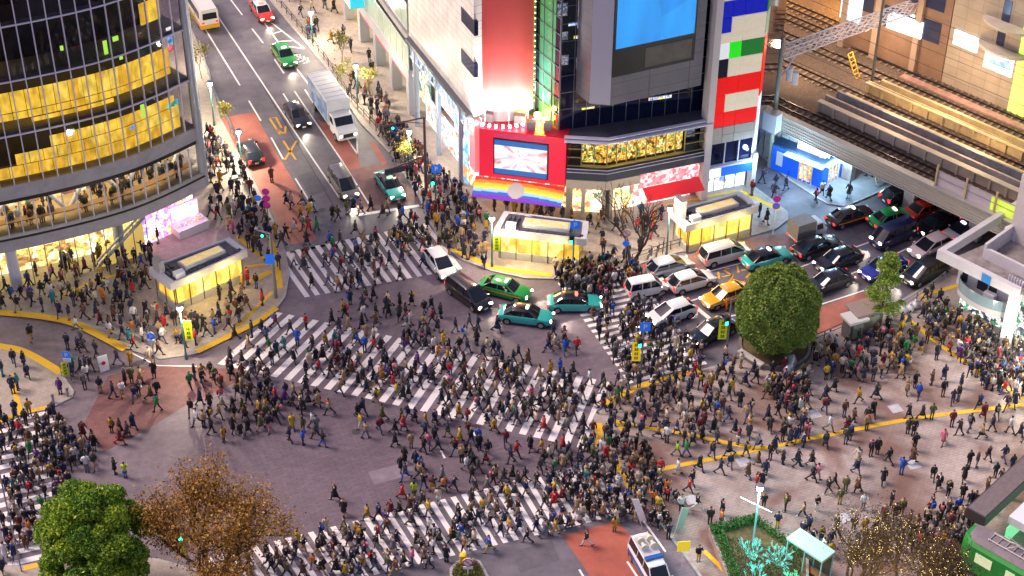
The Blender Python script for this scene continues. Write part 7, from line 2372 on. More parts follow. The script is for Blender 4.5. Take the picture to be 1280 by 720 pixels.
def body_mesh(J, name):
    verts, edges, rad = [], [], []
    def v(p, r): verts.append(tuple(p)); rad.append(r); return len(verts) - 1
    def e(a, b): edges.append((a, b)); return b
    pel = v(J['pel'], (.125, .105)); wai = e(pel, v(J['wai'], (.115, .09))); che = e(wai, v(J['che'], (.13, .10)))
    nek = e(che, v(J['nek'], (.055, .055))); hea = e(nek, v(J['hea'], (.080, .092))); top = e(hea, v(J['top'], (.068, .078)))
    nose = e(hea, v(J['hea'] + Vector((.112, 0, -.012)), (.012, .012)))
    for s in (1, -1): e(hea, v(J['hea'] + Vector((0, s * .092, -.01)), (.016, .02)))
    for nm, s in (('l', 1), ('r', -1)):
        sh = e(che, v(J['sh' + nm], (.06, .06))); el = e(sh, v(J['el' + nm], (.042, .042))); wr = e(el, v(J['wr' + nm], (.028, .028)))
        palm, fs = hand_chain(J, nm, s)
        pm = e(wr, v(palm, (.036, .02)))
        for k, f in enumerate(fs):
            prev = pm if k < 4 else wr
            for q_ in f[1:]: prev = e(prev, v(q_, (.0095, .0095)))
        hp = e(pel, v(J['hip' + nm], (.085, .085))); kn = e(hp, v(J['kn' + nm], (.058, .058))); an = e(kn, v(J['an' + nm], (.04, .04)))
        e(an, v(J['an' + nm] + Vector((.15, 0, -.045)), (.035, .03)))
    me = bpy.data.meshes.new(name + '_cage'); me.from_pydata(verts, edges, [])
    o = bpy.data.objects.new(name + '_cage', me); C.objects.link(o)
    md = o.modifiers.new('skin', 'SKIN')
    md.use_smooth_shade = True
    for i, r in enumerate(rad):
        me.skin_vertices[0].data[i].radius = r
    me.skin_vertices[0].data[0].use_root = True
    sb = o.modifiers.new('sub', 'SUBSURF'); sb.levels = 1; sb.render_levels = 1
    dg = bpy.context.evaluated_depsgraph_get()
    out = bpy.data.meshes.new_from_object(o.evaluated_get(dg))
    bpy.data.objects.remove(o); bpy.data.meshes.remove(me)
    out.name = name
    # eyes and mouth
    bm = bmesh.new(); bm.from_mesh(out)
    n0 = len(bm.faces)
    for s in (1, -1):
        bmesh.ops.create_icosphere(bm, subdivisions=1, radius=.013, matrix=Matrix.Translation(J['hea'] + Vector((.086, s * .032, .012))))
    bmesh.ops.create_cube(bm, size=1, matrix=Matrix.Translation(J['hea'] + Vector((.083, 0, -.055))) @ Matrix.Diagonal((.012, .045, .01, 1)))
    bm.faces.ensure_lookup_table()
    for f in bm.faces[n0:]: f.material_index = 1
    bm.to_mesh(out); bm.free()
    out.materials.clear(); out.materials.append(M_skin); out.materials.append(M_eye)
    for pl_ in out.polygons: pl_.use_smooth = True
    return out

def ell(c, rx, ry, n, tilt=0.0):
    return [(c.x + rx * math.cos(2 * math.pi * k / n), c.y + ry * math.sin(2 * math.pi * k / n), c.z + tilt * math.cos(2 * math.pi * k / n)) for k in range(n)]
def coat_shape(J, long_, seg=12, puff=1.0, sl=8):
    b = MB()
    L = J['pel'] + Vector((0, 0, -.06))
    rings = []
    if long_:
        kx = (J['knl'].x + J['knr'].x) / 2; sp = abs(J['knl'].x - J['knr'].x) / 2
        rings.append(ell(Vector((kx, 0, J['pel'].z - .42)), .19 + sp * .55, .21, seg)); rings.append(ell(Vector((kx * .5, 0, J['pel'].z - .22)), .175 + sp * .3, .20, seg))
    else:
        rings.append(ell(L + Vector((0, 0, -.05)), .15 * puff, .19 * puff, seg))
    rings += [ell(L + Vector((0, 0, .06)), .15 * puff, .185 * puff, seg), ell(J['wai'], .135 * puff, .168 * puff, seg), ell(J['che'] + Vector((.005, 0, 0)), .155 * puff, .20 * puff, seg),
              ell(J['che'] + Vector((0, 0, .085)), .135 * puff, .215, seg), ell(J['nek'] + Vector((-.01, 0, -.035)), .085, .12, seg), ell(J['nek'] + Vector((.0, 0, .035)), .07, .075, seg)]
    b.rings(rings)
    for nm, s in (('l', 1), ('r', -1)):
        a, e_, w = J['sh' + nm] + Vector((0, -s * .03, .0)), J['el' + nm], J['wr' + nm]
        b.tube([a, a.lerp(e_, .5), e_, e_.lerp(w, .5), w], [.08 * puff, .073 * puff, .062 * puff, .056 * puff, .048], sl)
    return b
def trouser_shape(J, seg=8):
    b = MB()
    b.rings([ell(J['pel'] + Vector((0, 0, -.11)), .125, .165, seg + 2), ell(J['pel'] + Vector((0, 0, .06)), .125, .155, seg + 2)])
    for nm in 'lr':
        h, k, a = J['hip' + nm], J['kn' + nm], J['an' + nm]
        b.tube([h + Vector((0, 0, .03)), h.lerp(k, .5), k, k.lerp(a, .5), a + Vector((0, 0, -.03))], [.098, .085, .066, .058, .052], seg)
    return b
def skirt_shape(J, seg=12):
    b = MB(); kx = (J['knl'].x + J['knr'].x) / 2; sp = abs(J['knl'].x - J['knr'].x) / 2
    b.rings([ell(Vector((kx, 0, J['pel'].z - .36)), .20 + sp * .5, .22, seg), ell(J['pel'] + Vector((0, 0, -.15)), .16, .19, seg), ell(J['pel'] + Vector((0, 0, .08)), .125, .15, seg)])
    for nm in 'lr':
        k, a = J['kn' + nm], J['an' + nm]
        b.tube([J['hip' + nm].lerp(k, .6), k, k.lerp(a, .5), a], [.07, .058, .052, .042], 8)
    return b
def shoe_shape(J, seg=8):
    b = MB()
    for nm in 'lr':
        a = J['an' + nm]
        pit = min(0.0, -(a.z - .085)) * 1.2
        r = []
        for x, w, h in ((-.07, .03, .05), (-.05, .042, .085), (.03, .045, .09), (.12, .048, .06), (.185, .036, .045), (.2, .02, .03)):
            r.append([(a.x + x, a.y + w * yy, a.z - .085 + h * zz + pit * (x + .05) * 2) for yy, zz in ((-1, 0), (1, 0), (1, .6), (.6, 1), (-.6, 1), (-1, .6))])
        b.rings(r)
    return b
def hair_shape(J, kind, seg=10):
    b = MB(); c = J['hea'] + Vector((-.008, 0, .012))
    rx, ry, rz = .108, .094, .118
    rings = []
    for th in np.linspace(1.75, .05, 6):
        rr_ = []
        for k in range(seg):
            ph = 2 * math.pi * k / seg
            t = th
            if th > 1.2 and math.cos(ph) > .25: t = 1.02 if kind != 'beanie' else 1.2
            rr_.append((c.x + rx * math.sin(t) * math.cos(ph), c.y + ry * math.sin(t) * math.sin(ph), c.z + rz * math.cos(t)))
        rings.append(rr_)
    if kind == 'long':
        low = []
        for z, f, dx in ((-.24, .85, -.06), (-.12, 1.02, -.045)):
            low.append([(c.x + dx + min(rx * .9 * math.cos(2 * math.pi * k / seg), .0) * f * .9, c.y + ry * 1.12 * math.sin(2 * math.pi * k / seg) * f, c.z + z) for k in range(seg)])
        rings = low + rings
    b.rings(rings)
    return b
def backpack_shape(J):
    b = MB(); c = J['che'] + Vector((-.21, 0, -.06))
    r = []
    for x, w, z0, z1 in ((-.09, .10, -.14, .12), (-.07, .135, -.20, .18), (.05, .14, -.21, .20), (.075, .12, -.18, .18)):
        r.append([(c.x + x, c.y + w * a, c.z + (z0 if zz < 0 else z1) * abs(zz)) for a, zz in ((-.8, -1), (.8, -1), (1, -.8), (1, .8), (.8, 1), (-.8, 1), (-1, .8), (-1, -.8))])
    b.rings(r)
    for s in (1, -1): b.tube([c + Vector((.06, s * .09, .17)), c + Vector((.2, s * .10, .23)), c + Vector((.375, s * .11, .08)), c + Vector((.30, s * .14, -.12)), c + Vector((.06, s * .12, -.16))], .016, 5)
    return b
def bag_shape(J):
    b = MB(); c = J['pel'] + Vector((-.02, .25, -.02))
    b.rings([[(c.x + x * f, c.y + y, c.z + z * f) for x, z in ((-.15, -.13), (.15, -.13), (.16, .1), (-.16, .1))] for y, f in ((-.055, .92), (-.03, 1), (.03, 1), (.055, .92))])
    b.tube([c + Vector((-.13, 0, .1)), J['shl'] + Vector((-.02, .0, .085)), c + Vector((.13, 0, .1))], .014, 5)
    return b
def scarf_shape(J):
    b = MB(); c = J['nek'] + Vector((.012, 0, .0))
    b.rings([[(c.x + (.085 + .038 * math.cos(a)) * math.cos(t), c.y + (.085 + .038 * math.cos(a)) * math.sin(t), c.z + .038 * math.sin(a)) for a in np.linspace(0, 6.2832, 7)[:-1]] for t in np.linspace(0, 6.2832, 13)], cap=False)
    b.tube([c + Vector((.11, .04, 0)), c + Vector((.16, .05, -.12)), c + Vector((.165, .05, -.28))], [.03, .038, .03], 6)
    return b
PM = []
_w = MATS['salmon_paving']
for i, J in enumerate(POSES):
    d = {'body': body_mesh(J, 'person_body')}
    for nm, sh in (('jacket', coat_shape(J, False)), ('puffer', coat_shape(J, False, puff=1.16)), ('coat', coat_shape(J, True)), ('trousers', trouser_shape(J)), ('skirt', skirt_shape(J)), ('shoes', shoe_shape(J)),
                   ('short', hair_shape(J, 'short')), ('long', hair_shape(J, 'long')), ('beanie', hair_shape(J, 'beanie')), ('backpack', backpack_shape(J)), ('bag', bag_shape(J)), ('scarf', scarf_shape(J))):
        me = sh.mesh('person_' + nm, _w, smooth=True)
        if nm in ('backpack', 'bag', 'shoes'): me.set_sharp_from_angle(angle=R(50))
        d[nm] = me
    PM.append(d)

CLOTH = {'black': (.012, .012, .015), 'navy': (.016, .022, .060), 'charcoal': (.045, .045, .05), 'grey': (.16, .16, .17), 'white': (.62, .61, .60), 'cream': (.55, .46, .33), 'beige': (.36, .24, .13), 'brown': (.11, .055, .028),
         'red': (.48, .022, .03), 'maroon': (.14, .014, .022), 'yellow': (.58, .38, .025), 'mustard': (.40, .22, .02), 'olive': (.09, .10, .030), 'green': (.02, .20, .05), 'blue': (.015, .09, .46), 'teal': (.02, .20, .22),
         'purple': (.11, .03, .20), 'pink': (.60, .16, .24), 'orange': (.58, .16, .02), 'denim': (.05, .085, .19), 'lime': (.38, .55, .02)}
M_cloth = {k: mat('cloth_' + k, v, .85, noise=.12, nscale=9) for k, v in CLOTH.items()}
HAIR = {'black': (.010, .008, .008), 'brown': (.05, .025, .012), 'fair': (.20, .11, .04)}
M_hair = {k: mat('hair_' + k, v, .5) for k, v in HAIR.items()}
M_shoe = mat('shoe_black', (.02, .018, .018), .5); M_shoew = mat('shoe_white', (.55, .55, .55), .5)

# ---- where nobody can stand
OBST = []
for o in C.objects:
    if o.parent is None and 'category' in o:
        c_ = o['category']; p = o.matrix_basis.translation
        if c_ in ('car', 'taxi', 'minivan', 'van'): OBST.append((p.x, p.y, o.rotation_euler.z, 2.55, 1.2))
        elif c_ == 'truck': OBST.append((p.x, p.y, o.rotation_euler.z, 4.7 if 'upper street' in o['label'] else 2.2, 1.5))
        elif c_ == 'bus': OBST.append((p.x, p.y, o.rotation_euler.z, 4.0, 1.5))
        elif c_ == 'stall': OBST.append((p.x, p.y, o.rotation_euler.z, 1.8, 1.1))
        elif c_ in ('booth', 'bench'): OBST.append((p.x, p.y, o.rotation_euler.z, 1.6, 1.0))
        elif c_ == 'planter' and 'round' in o['label']: OBST.append((p.x, p.y, 0, 2.9, 2.9))
        elif c_ == 'tram': OBST.append((p.x + math.cos(o.rotation_euler.z) * 5.5, p.y + math.sin(o.rotation_euler.z) * 5.5, o.rotation_euler.z, 6.0, 3.2))
        elif c_ == 'shelter': OBST.append((p.x + 1.6, p.y - .8, o.rotation_euler.z, 2.2, 1.3))
        elif c_ in ('tree', 'street lamp', 'traffic signal', 'sign', 'motorbike', 'bicycle', 'beacon', 'placard', 'notice board', 'bollard'): OBST.append((p.x, p.y, 0, .45, .45))
KPOLY = [[V2(G(x, y, 0)) for x, y in q_] for q_ in ([(190, 378), (290, 335), (312, 352), (214, 402)], [(630, 300), (736, 312), (735, 338), (617, 325)], [(838, 300), (926, 276), (950, 294), (857, 322)],
                                                [(880, 664), (943, 646), (1015, 700), (1015, 800), (925, 800)], [(553, 745), (562, 705), (585, 690), (606, 700), (625, 745)])]
def inpoly(x, y, P):
    c_ = False; j = len(P) - 1
    for i in range(len(P)):
        if (P[i][1] > y) != (P[j][1] > y) and x < (P[j][0] - P[i][0]) * (y - P[i][1]) / (P[j][1] - P[i][1]) + P[i][0]: c_ = not c_
        j = i
    return c_
BUILD = [[V2(P0), V2(P1), V2(Qc), V2(F2b), V2(F2e), (40, 60), (-30, 90), V2(W1.P(40, 0))], [tuple(qarc(s, -1.0)) for s in np.linspace(0, 30, 12)] + [(-70, 20), (-40, 40)]]
def blocked(x, y):
    for ox, oy, a, hl, hw in OBST:
        dx, dy = x - ox, y - oy
        if abs(dx) > 6.5 or abs(dy) > 6.5: continue
        u, w = dx * math.cos(a) + dy * math.sin(a), -dx * math.sin(a) + dy * math.cos(a)
        if abs(u) < hl and abs(w) < hw: return True
    return any(inpoly(x, y, P) for P in KPOLY) or any(inpoly(x, y, P) for P in BUILD)
def ground_z(x, y): return KH + .004 if any(inpoly(x, y, P) for P in PAVES) else .022

PEOPLE = []
GRID = {}
def free(x, y, d):
    i, j = int(x // 1), int(y // 1)
    for a in (i - 1, i, i + 1):
        for b in (j - 1, j, j + 1):
            for (qx, qy) in GRID.get((a, b), ()):
                if (qx - x) ** 2 + (qy - y) ** 2 < d * d: return False
    return True
pr = random.Random(77)
COATS = ['black'] * 44 + ['navy'] * 26 + ['charcoal'] * 14 + ['grey'] * 5 + ['white'] * 4 + ['cream'] * 5 + ['beige'] * 8 + ['brown'] * 7 + ['red'] * 2 + ['maroon'] * 4 + ['yellow'] * 2 + ['mustard'] * 4 + ['olive'] * 5 + ['blue'] * 2 + ['teal', 'purple', 'pink', 'orange', 'green']
LEGS = ['black'] * 34 + ['navy'] * 14 + ['denim'] * 18 + ['charcoal'] * 12 + ['grey'] * 6 + ['beige'] * 5 + ['brown'] * 4 + ['olive'] * 2 + ['white'] * 1 + ['mustard'] * 1
def person(px, py, ang, walking, coat=None, legs=None, kind=None, acc='?', z=None, xy=None, hair=None, pose_=None):
    if xy is None: g = G(px, py, 0.05); x, y = g.x, g.y
    else: x, y = xy
    GRID.setdefault((int(x // 1), int(y // 1)), []).append((x, y))
    female = pr.random() < .5
    kind = kind or pr.choice(['coat', 'jacket', 'puffer', 'coat' if female else 'jacket'])
    bottom = 'skirt' if female and kind != 'coat' and pr.random() < .3 else 'trousers'
    if acc == '?': acc = pr.choice([None] * 9 + ['backpack'] * 4 + ['bag'] * 4 + ['scarf'] * 3)
    PEOPLE.append(dict(x=x, y=y, z=ground_z(x, y) if z is None else z, py=py, px=px, ang=ang, walk=walking, coat=coat or pr.choice(COATS), legs=legs or pr.choice(LEGS), kind=kind, bottom=bottom, acc=acc,
                       acol=pr.choice(['black', 'black', 'navy', 'brown', 'red', 'beige', 'grey', 'blue', 'mustard', 'white', 'olive', 'pink']), hair=hair or ('long' if female and pr.random() < .75 else ('beanie' if pr.random() < .1 else 'short')),
                       hcol=pr.choice(['black'] * 6 + ['brown'] * 3 + ['fair']), pose=pose_ if pose_ is not None else (pr.choice(WALK) if walking else pr.choice((2, 2, 3, 5, 5, 7))), h=pr.uniform(.93, 1.06) * (.96 if female else 1.02), fixed=coat is not None))
DIRS = {'l': R(180), 'r': 0.0, 'u': R(90), 'd': R(-90), 'ul': R(135), 'ur': R(45), 'dl': R(-135), 'dr': R(-45)}
# people one can pick out: feet in the survey picture, coat, legs, walk or stand, heading, shape, carried
H = '''1032,475,yellow,black,s,d,jacket 1042,490,black,black,w,r,coat 1072,504,mustard,black,w,l,jacket 1090,521,black,black,w,d,coat 1036,540,white,grey,w,dr,jacket 1170,450,navy,navy,s,d,coat
1125,474,beige,black,w,l,coat 1133,493,beige,brown,w,d,coat 1143,485,black,black,s,d,coat 1147,499,blue,navy,w,dl,jacket 1164,482,brown,black,s,l,coat 1179,477,navy,denim,w,u,jacket 1178,496,black,maroon,s,d,jacket
1164,525,olive,olive,s,u,jacket 1152,524,black,black,w,r,coat 1135,524,black,charcoal,w,l,coat 1141,545,black,black,s,d,coat 1134,543,charcoal,black,s,u,coat 1190,506,navy,navy,w,u,jacket 1197,502,black,denim,s,l,jacket
1189,534,maroon,black,s,d,jacket 1198,545,black,black,w,l,jacket 1211,539,black,denim,w,ur,jacket,backpack 1226,549,beige,black,w,l,jacket 1228,525,maroon,black,w,d,coat 1274,547,navy,black,w,r,coat 1178,556,pink,grey,w,dl,coat
978,581,black,black,s,r,coat,bag 996,581,navy,navy,w,dr,coat 1088,571,navy,black,s,d,jacket,backpack 1096,568,black,charcoal,s,d,coat 1110,580,black,black,w,ul,jacket,scarf 1126,594,blue,blue,s,u,jacket
1103,605,black,black,w,u,coat,scarf 1142,564,black,black,s,u,jacket,bag 1165,601,black,brown,w,d,jacket 1172,613,black,black,w,dl,coat,scarf 1184,622,black,black,s,d,puffer,backpack 1210,585,black,navy,s,u,jacket 1204,603,black,black,w,u,coat
1220,585,charcoal,grey,s,r,jacket,bag 1234,577,navy,navy,w,ul,jacket,bag 1254,577,navy,denim,w,u,jacket 1264,588,navy,black,s,u,coat 1243,598,navy,black,s,u,jacket 1250,606,black,black,w,dl,jacket 1232,618,brown,brown,s,r,jacket
1231,641,black,black,s,u,puffer 1211,634,navy,charcoal,s,u,jacket 1217,635,black,charcoal,s,ur,coat 1202,625,black,black,s,u,puffer 1015,603,black,black,w,r,jacket,bag 1021,600,pink,grey,w,r,jacket 1034,618,black,navy,w,l,puffer
1042,610,charcoal,black,w,ul,jacket 1056,616,olive,olive,s,d,jacket 1049,631,olive,mustard,s,u,jacket 1071,616,brown,black,w,l,coat 1020,639,black,white,s,d,jacket 1003,648,beige,black,w,l,jacket 1078,638,white,grey,s,d,jacket
1113,634,black,charcoal,s,r,jacket 1104,653,maroon,black,s,dl,coat 1118,650,black,black,s,u,coat 1126,645,olive,brown,s,d,jacket,backpack 1135,659,brown,black,s,r,jacket 1145,662,beige,brown,s,u,coat 1157,661,black,brown,s,d,jacket
1171,657,black,black,s,l,coat 1177,664,charcoal,denim,s,r,jacket 1196,642,blue,black,s,d,puffer 1190,651,navy,black,s,u,coat 825,595,red,white,w,d,jacket 847,593,white,white,w,l,coat 874,589,black,black,w,dr,coat 865,609,black,navy,w,ul,jacket
861,617,red,black,w,r,jacket 912,586,navy,denim,w,d,jacket,bag 902,645,black,black,s,r,coat 871,638,black,white,w,r,jacket 851,641,white,black,s,d,jacket,bag 834,627,charcoal,black,s,u,jacket,backpack 954,636,black,black,s,u,jacket
950,661,black,yellow,s,u,jacket 971,661,navy,yellow,s,u,jacket 981,640,olive,black,s,l,jacket,backpack 887,656,black,black,s,u,puffer 917,657,navy,black,s,d,jacket,scarf 901,657,orange,teal,s,l,jacket 933,657,black,navy,s,u,jacket
997,585,black,navy,w,r,jacket 873,702,black,yellow,s,d,jacket 952,610,black,charcoal,s,u,coat 945,612,red,black,s,r,jacket 85,436,navy,navy,s,d,puffer 98,439,navy,black,w,r,jacket 105,439,charcoal,black,w,r,coat 90,470,navy,charcoal,s,u,coat
102,466,black,black,w,r,jacket 108,464,navy,black,s,r,coat 114,463,black,charcoal,w,dr,jacket 126,491,black,beige,s,u,jacket 142,497,navy,navy,w,r,jacket 153,495,white,beige,w,dr,puffer 157,481,black,navy,s,l,coat 165,478,olive,black,s,d,coat
176,478,beige,black,w,r,coat 169,501,navy,denim,w,d,jacket,backpack 174,494,charcoal,black,s,d,jacket,bag 189,499,brown,black,w,r,coat 197,495,black,charcoal,w,dr,jacket,bag 193,472,black,black,s,d,coat 168,437,red,black,w,r,jacket,backpack
164,457,mustard,mustard,s,d,coat 187,453,cream,beige,w,r,jacket 199,446,brown,navy,w,r,jacket 76,493,purple,navy,s,d,coat 17,492,navy,navy,s,d,coat 23,488,teal,navy,s,r,jacket 20,520,navy,black,s,d,puffer 4,471,navy,teal,s,r,jacket
18,457,navy,denim,w,d,jacket 35,474,navy,navy,w,dr,coat 31,460,black,navy,s,r,jacket 126,406,maroon,black,w,r,coat 106,400,brown,black,w,l,jacket 152,411,navy,navy,s,r,coat 153,396,black,black,s,d,jacket 96,412,white,teal,w,l,jacket
140,540,mustard,black,s,d,jacket,bag 151,544,black,black,w,l,coat 160,546,charcoal,black,w,r,coat,bag 167,536,navy,navy,w,ul,coat 151,555,maroon,red,w,r,coat 294,424,black,black,w,l,coat 274,396,charcoal,black,w,r,jacket 245,432,red,navy,s,r,jacket
264,471,black,beige,s,d,jacket 301,546,black,white,w,dr,coat 333,427,denim,black,w,u,jacket 346,445,navy,navy,w,ul,coat 372,431,blue,navy,s,d,coat 383,411,red,black,s,r,jacket 415,406,black,black,w,l,coat 318,465,black,black,s,d,coat
447,432,blue,black,w,r,jacket 456,439,blue,navy,s,d,jacket 467,439,red,black,w,l,jacket 436,413,beige,grey,w,l,coat 379,540,olive,olive,s,u,jacket 336,538,black,pink,w,d,jacket 396,540,grey,denim,w,u,jacket 404,558,black,blue,w,r,jacket
451,535,yellow,white,w,l,jacket 478,525,olive,olive,w,l,coat 496,497,yellow,denim,w,r,jacket 563,470,red,blue,s,d,jacket 532,533,mustard,denim,w,r,jacket 536,559,pink,denim,w,d,jacket 514,559,beige,brown,s,d,coat 519,527,navy,black,w,r,jacket
544,551,black,black,w,u,jacket,backpack 494,557,black,black,w,r,coat 419,625,black,black,w,l,coat 430,644,black,mustard,w,d,coat 501,588,black,charcoal,w,u,coat 503,622,red,maroon,w,r,coat 518,621,lime,olive,w,u,jacket
507,600,navy,blue,w,dl,jacket 527,588,grey,navy,w,r,jacket,backpack 577,577,beige,navy,s,u,jacket 610,570,black,beige,w,u,jacket 555,613,orange,charcoal,w,r,jacket 548,628,cream,white,w,u,jacket 604,642,yellow,olive,w,u,jacket
576,672,blue,teal,w,l,jacket 611,689,blue,yellow,w,l,jacket,bag 590,675,navy,navy,w,r,coat 558,702,black,navy,s,u,coat 505,707,olive,charcoal,w,l,jacket,bag 536,710,charcoal,black,w,l,jacket 469,713,navy,denim,w,r,jacket 408,665,cream,grey,w,u,coat
598,553,blue,black,w,d,jacket 599,562,black,navy,s,d,coat 583,589,white,grey,w,dr,jacket 690,600,navy,black,w,l,coat 638,578,navy,charcoal,w,l,jacket 725,573,black,black,w,ul,coat 646,571,red,black,w,r,jacket,scarf 676,590,charcoal,black,w,dr,jacket
632,556,maroon,navy,w,u,jacket 733,682,black,white,w,l,jacket 768,664,mustard,brown,s,u,coat 694,668,mustard,mustard,w,l,jacket 720,658,white,maroon,w,dl,jacket 157,597,lime,blue,s,u,jacket 144,592,black,charcoal,s,r,coat
560,455,mustard,black,w,l,jacket 580,458,black,black,w,r,coat 664,498,pink,charcoal,w,l,coat 721,440,red,navy,w,d,jacket 846,570,lime,olive,w,r,jacket 857,572,green,blue,w,l,jacket 798,608,cream,denim,w,d,coat 788,598,red,black,s,u,jacket
1125,420,yellow,olive,w,d,jacket 1144,424,beige,brown,s,u,coat 1158,430,brown,black,s,u,jacket 1150,441,navy,yellow,w,u,jacket 908,388,orange,orange,s,r,jacket 340,227,brown,black,s,d,coat 545,283,yellow,red,s,d,coat
614,362,orange,red,s,d,coat 587,375,orange,navy,w,r,jacket'''
for w in H.split():
    a = w.split(',')
    x, y = float(a[0]), float(a[1])
    g = G(x, y, .05)
    if inpoly(g.x, g.y, KPOLY[3]) or inpoly(g.x, g.y, KPOLY[4]): continue
    person(x, y, DIRS[a[5]] + pr.uniform(-.35, .35), a[4] == 'w', a[2], a[3], a[6], a[7] if len(a) > 7 else None)

def scatter(poly, n, mode, heads, md=.55, spread=.3, walk=.8, clump=0.0, share=.56):
    """fill a survey polygon; people keep their distance and avoid what stands there"""
    xs, ys = [p[0] for p in poly], [p[1] for p in poly]
    hots = [(pr.uniform(min(xs), max(xs)), pr.uniform(min(ys), max(ys))) for _ in range(7)]
    n = int(n * share); k = tries = 0
    while k < n and tries < n * 40:
        tries += 1
        if clump and pr.random() < clump:
            hx, hy = pr.choice(hots); px, py = pr.gauss(hx, 16), pr.gauss(hy, 8)
        else: px, py = pr.uniform(min(xs), max(xs)), pr.uniform(min(ys), max(ys))
        if not inpoly(px, py, poly): continue
        g = G(px, py, .05)
        if blocked(g.x, g.y) or not free(g.x, g.y, md): continue
        person(px, py, pr.choice(heads) + pr.gauss(0, spread), pr.random() < walk)
        k += 1
hB = [R(22), R(202)]
hA = [R(114), R(-66)]
hD = [heading(280, 430, 740, 520), heading(740, 520, 280, 430)]
hAll = [R(k * 45) for k in range(8)]
hC = [heading(745, 345, 835, 468), heading(835, 468, 745, 345)]
hE = [heading(85, 520, 50, 700), heading(50, 700, 85, 520)]
scatter([(292, 724), (300, 706), (436, 655), (560, 620), (735, 578), (768, 620), (756, 650), (640, 684), (520, 712), (430, 735)], 235, 'w', hB, .55, .35, .92, .3, .52)
scatter([(0, 520), (66, 514), (100, 560), (112, 590), (92, 620), (70, 650), (30, 690), (5, 690), (0, 620)], 150, 'w', hE, .5, .4, .75, .3, .68)
scatter([(105, 545), (128, 560), (120, 590), (100, 590)], 12, 'w', hAll, .5)
scatter([(425, 402), (560, 428), (680, 455), (756, 478), (728, 558), (615, 532), (500, 503), (370, 470)], 285, 'w', hD, .5, .35, .94, .3)
scatter([(280, 452), (345, 392), (425, 402), (370, 470)], 24, 'w', hD, .8, .35, .94, 0)
scatter([(230, 460), (330, 462), (345, 500), (330, 540), (270, 555), (235, 520)], 75, 'w', hAll, .6, .5, .85, .3, .62)
scatter([(335, 465), (500, 503), (620, 538), (600, 560), (500, 545), (330, 560)], 75, 'w', hD, .5, .5, .92, .4)
scatter([(480, 560), (720, 560), (730, 585), (600, 615), (520, 620)], 55, 'w', hB + hD, .6, .5, .92, .4)
scatter([(400, 375), (480, 372), (560, 390), (690, 410), (720, 440), (680, 452), (560, 425), (430, 402)], 70, 'w', hD + hB, .55, .6, .9, .4)
scatter([(700, 356), (790, 345), (884, 452), (786, 478)], 150, 'w', hC, .45, .35, .9, .3)
scatter([(690, 340), (790, 330), (812, 372), (755, 385), (705, 372)], 110, 'w', hC, .38, .4, .7)
scatter([(740, 478), (880, 440), (985, 448), (985, 500), (960, 545), (860, 560), (760, 545)], 190, 'w', hAll, .65, .5, .75, .2, .55)
scatter([(735, 540), (800, 560), (850, 640), (840, 660), (745, 652), (700, 620), (712, 590)], 190, 's', hAll, .55, .5, .6, .1, .45)
scatter([(800, 650), (868, 640), (872, 690), (845, 690), (830, 665)], 26, 's', hAll, .5, .5, .3)
scatter([(345, 318), (540, 280), (585, 340), (381, 372)], 110, 'w', hB, .5, .35, .92, .45)
scatter([(352, 240), (440, 262), (530, 262), (530, 280), (345, 316)], 45, 'w', hB, .6, .5, .9, .4)
scatter([(250, 160), (290, 195), (345, 290), (350, 345), (310, 310), (262, 270), (258, 200)], 130, 'w', hA + hAll, .5, .5, .6, .2)
scatter([(0, 345), (160, 312), (205, 290), (190, 330), (185, 375), (100, 392), (0, 392)], 120, 'w', hAll, .5, .5, .6, .25)
scatter([(195, 385), (310, 350), (340, 365), (330, 395), (245, 432), (195, 410)], 55, 'w', hAll, .5, .5, .6, .3)
scatter([(60, 385), (180, 380), (240, 430), (165, 432), (100, 400)], 14, 'w', hAll, .8, .5, .8)
scatter([(0, 400), (80, 405), (150, 440), (200, 455), (240, 500), (180, 520), (110, 500), (90, 470), (30, 435), (0, 432)], 16, 'w', hAll, .8, .5, .8)
scatter([(432, 100), (470, 110), (528, 200), (595, 262), (612, 270), (605, 335), (560, 318), (530, 262), (490, 195)], 250, 's', hAll, .42, .6, .55, .15)
scatter([(345, -5), (440, 0), (470, 100), (440, 130), (410, 85)], 34, 'w', hA, .7, .4, .85)
scatter([(705, 285), (800, 268), (830, 262), (838, 300), (780, 330), (745, 322), (740, 300)], 40, 'w', hAll, .6, .5, .6)
scatter([(600, 262), (700, 274), (735, 283), (640, 268)], 30, 's', hAll, .5, .5, .4)
scatter([(925, 200), (1010, 235), (1050, 250), (1000, 262), (955, 240)], 14, 'w', hAll, .7, .5, .9)
scatter([(1040, 240), (1100, 205), (1130, 212), (1085, 240), (1050, 252)], 12, 'w', hAll, .7, .5, .7)
scatter([(900, 235), (940, 240), (965, 262), (955, 288), (945, 270)], 6, 'w', hAll, .7)
scatter([(1010, 440), (1110, 400), (1150, 410), (1150, 455), (1100, 485), (1060, 480), (1010, 460)], 75, 's', hAll, .6, .6, .5, .3, .8)
scatter([(1155, 372), (1180, 365), (1190, 400), (1290, 440), (1290, 500), (1230, 490), (1190, 450), (1150, 410)], 110, 's', hAll, .45, .6, .5, .3, 1.0)
scatter([(965, 480), (1010, 470), (1010, 560), (965, 560)], 34, 'w', hAll, .5, .5, .6, .6, 1.0)
scatter([(1052, 520), (1084, 515), (1084, 555), (1056, 560)], 14, 's', hAll, .5, .5, .5)
scatter([(870, 470), (1020, 560), (1020, 600), (880, 600)], 24, 'w', hAll, 1.0, .5, .9, 0, .6)
scatter([(1015, 500), (1160, 450), (1280, 500), (1280, 560), (1080, 600), (1010, 590)], 10, 'w', hAll, 1.2, .5, .8, .2, 1.0)
scatter([(60, 392), (230, 400), (235, 436), (160, 430), (90, 402)], 16, 'w', hAll, .8, .5, .8, 0, 1.0)
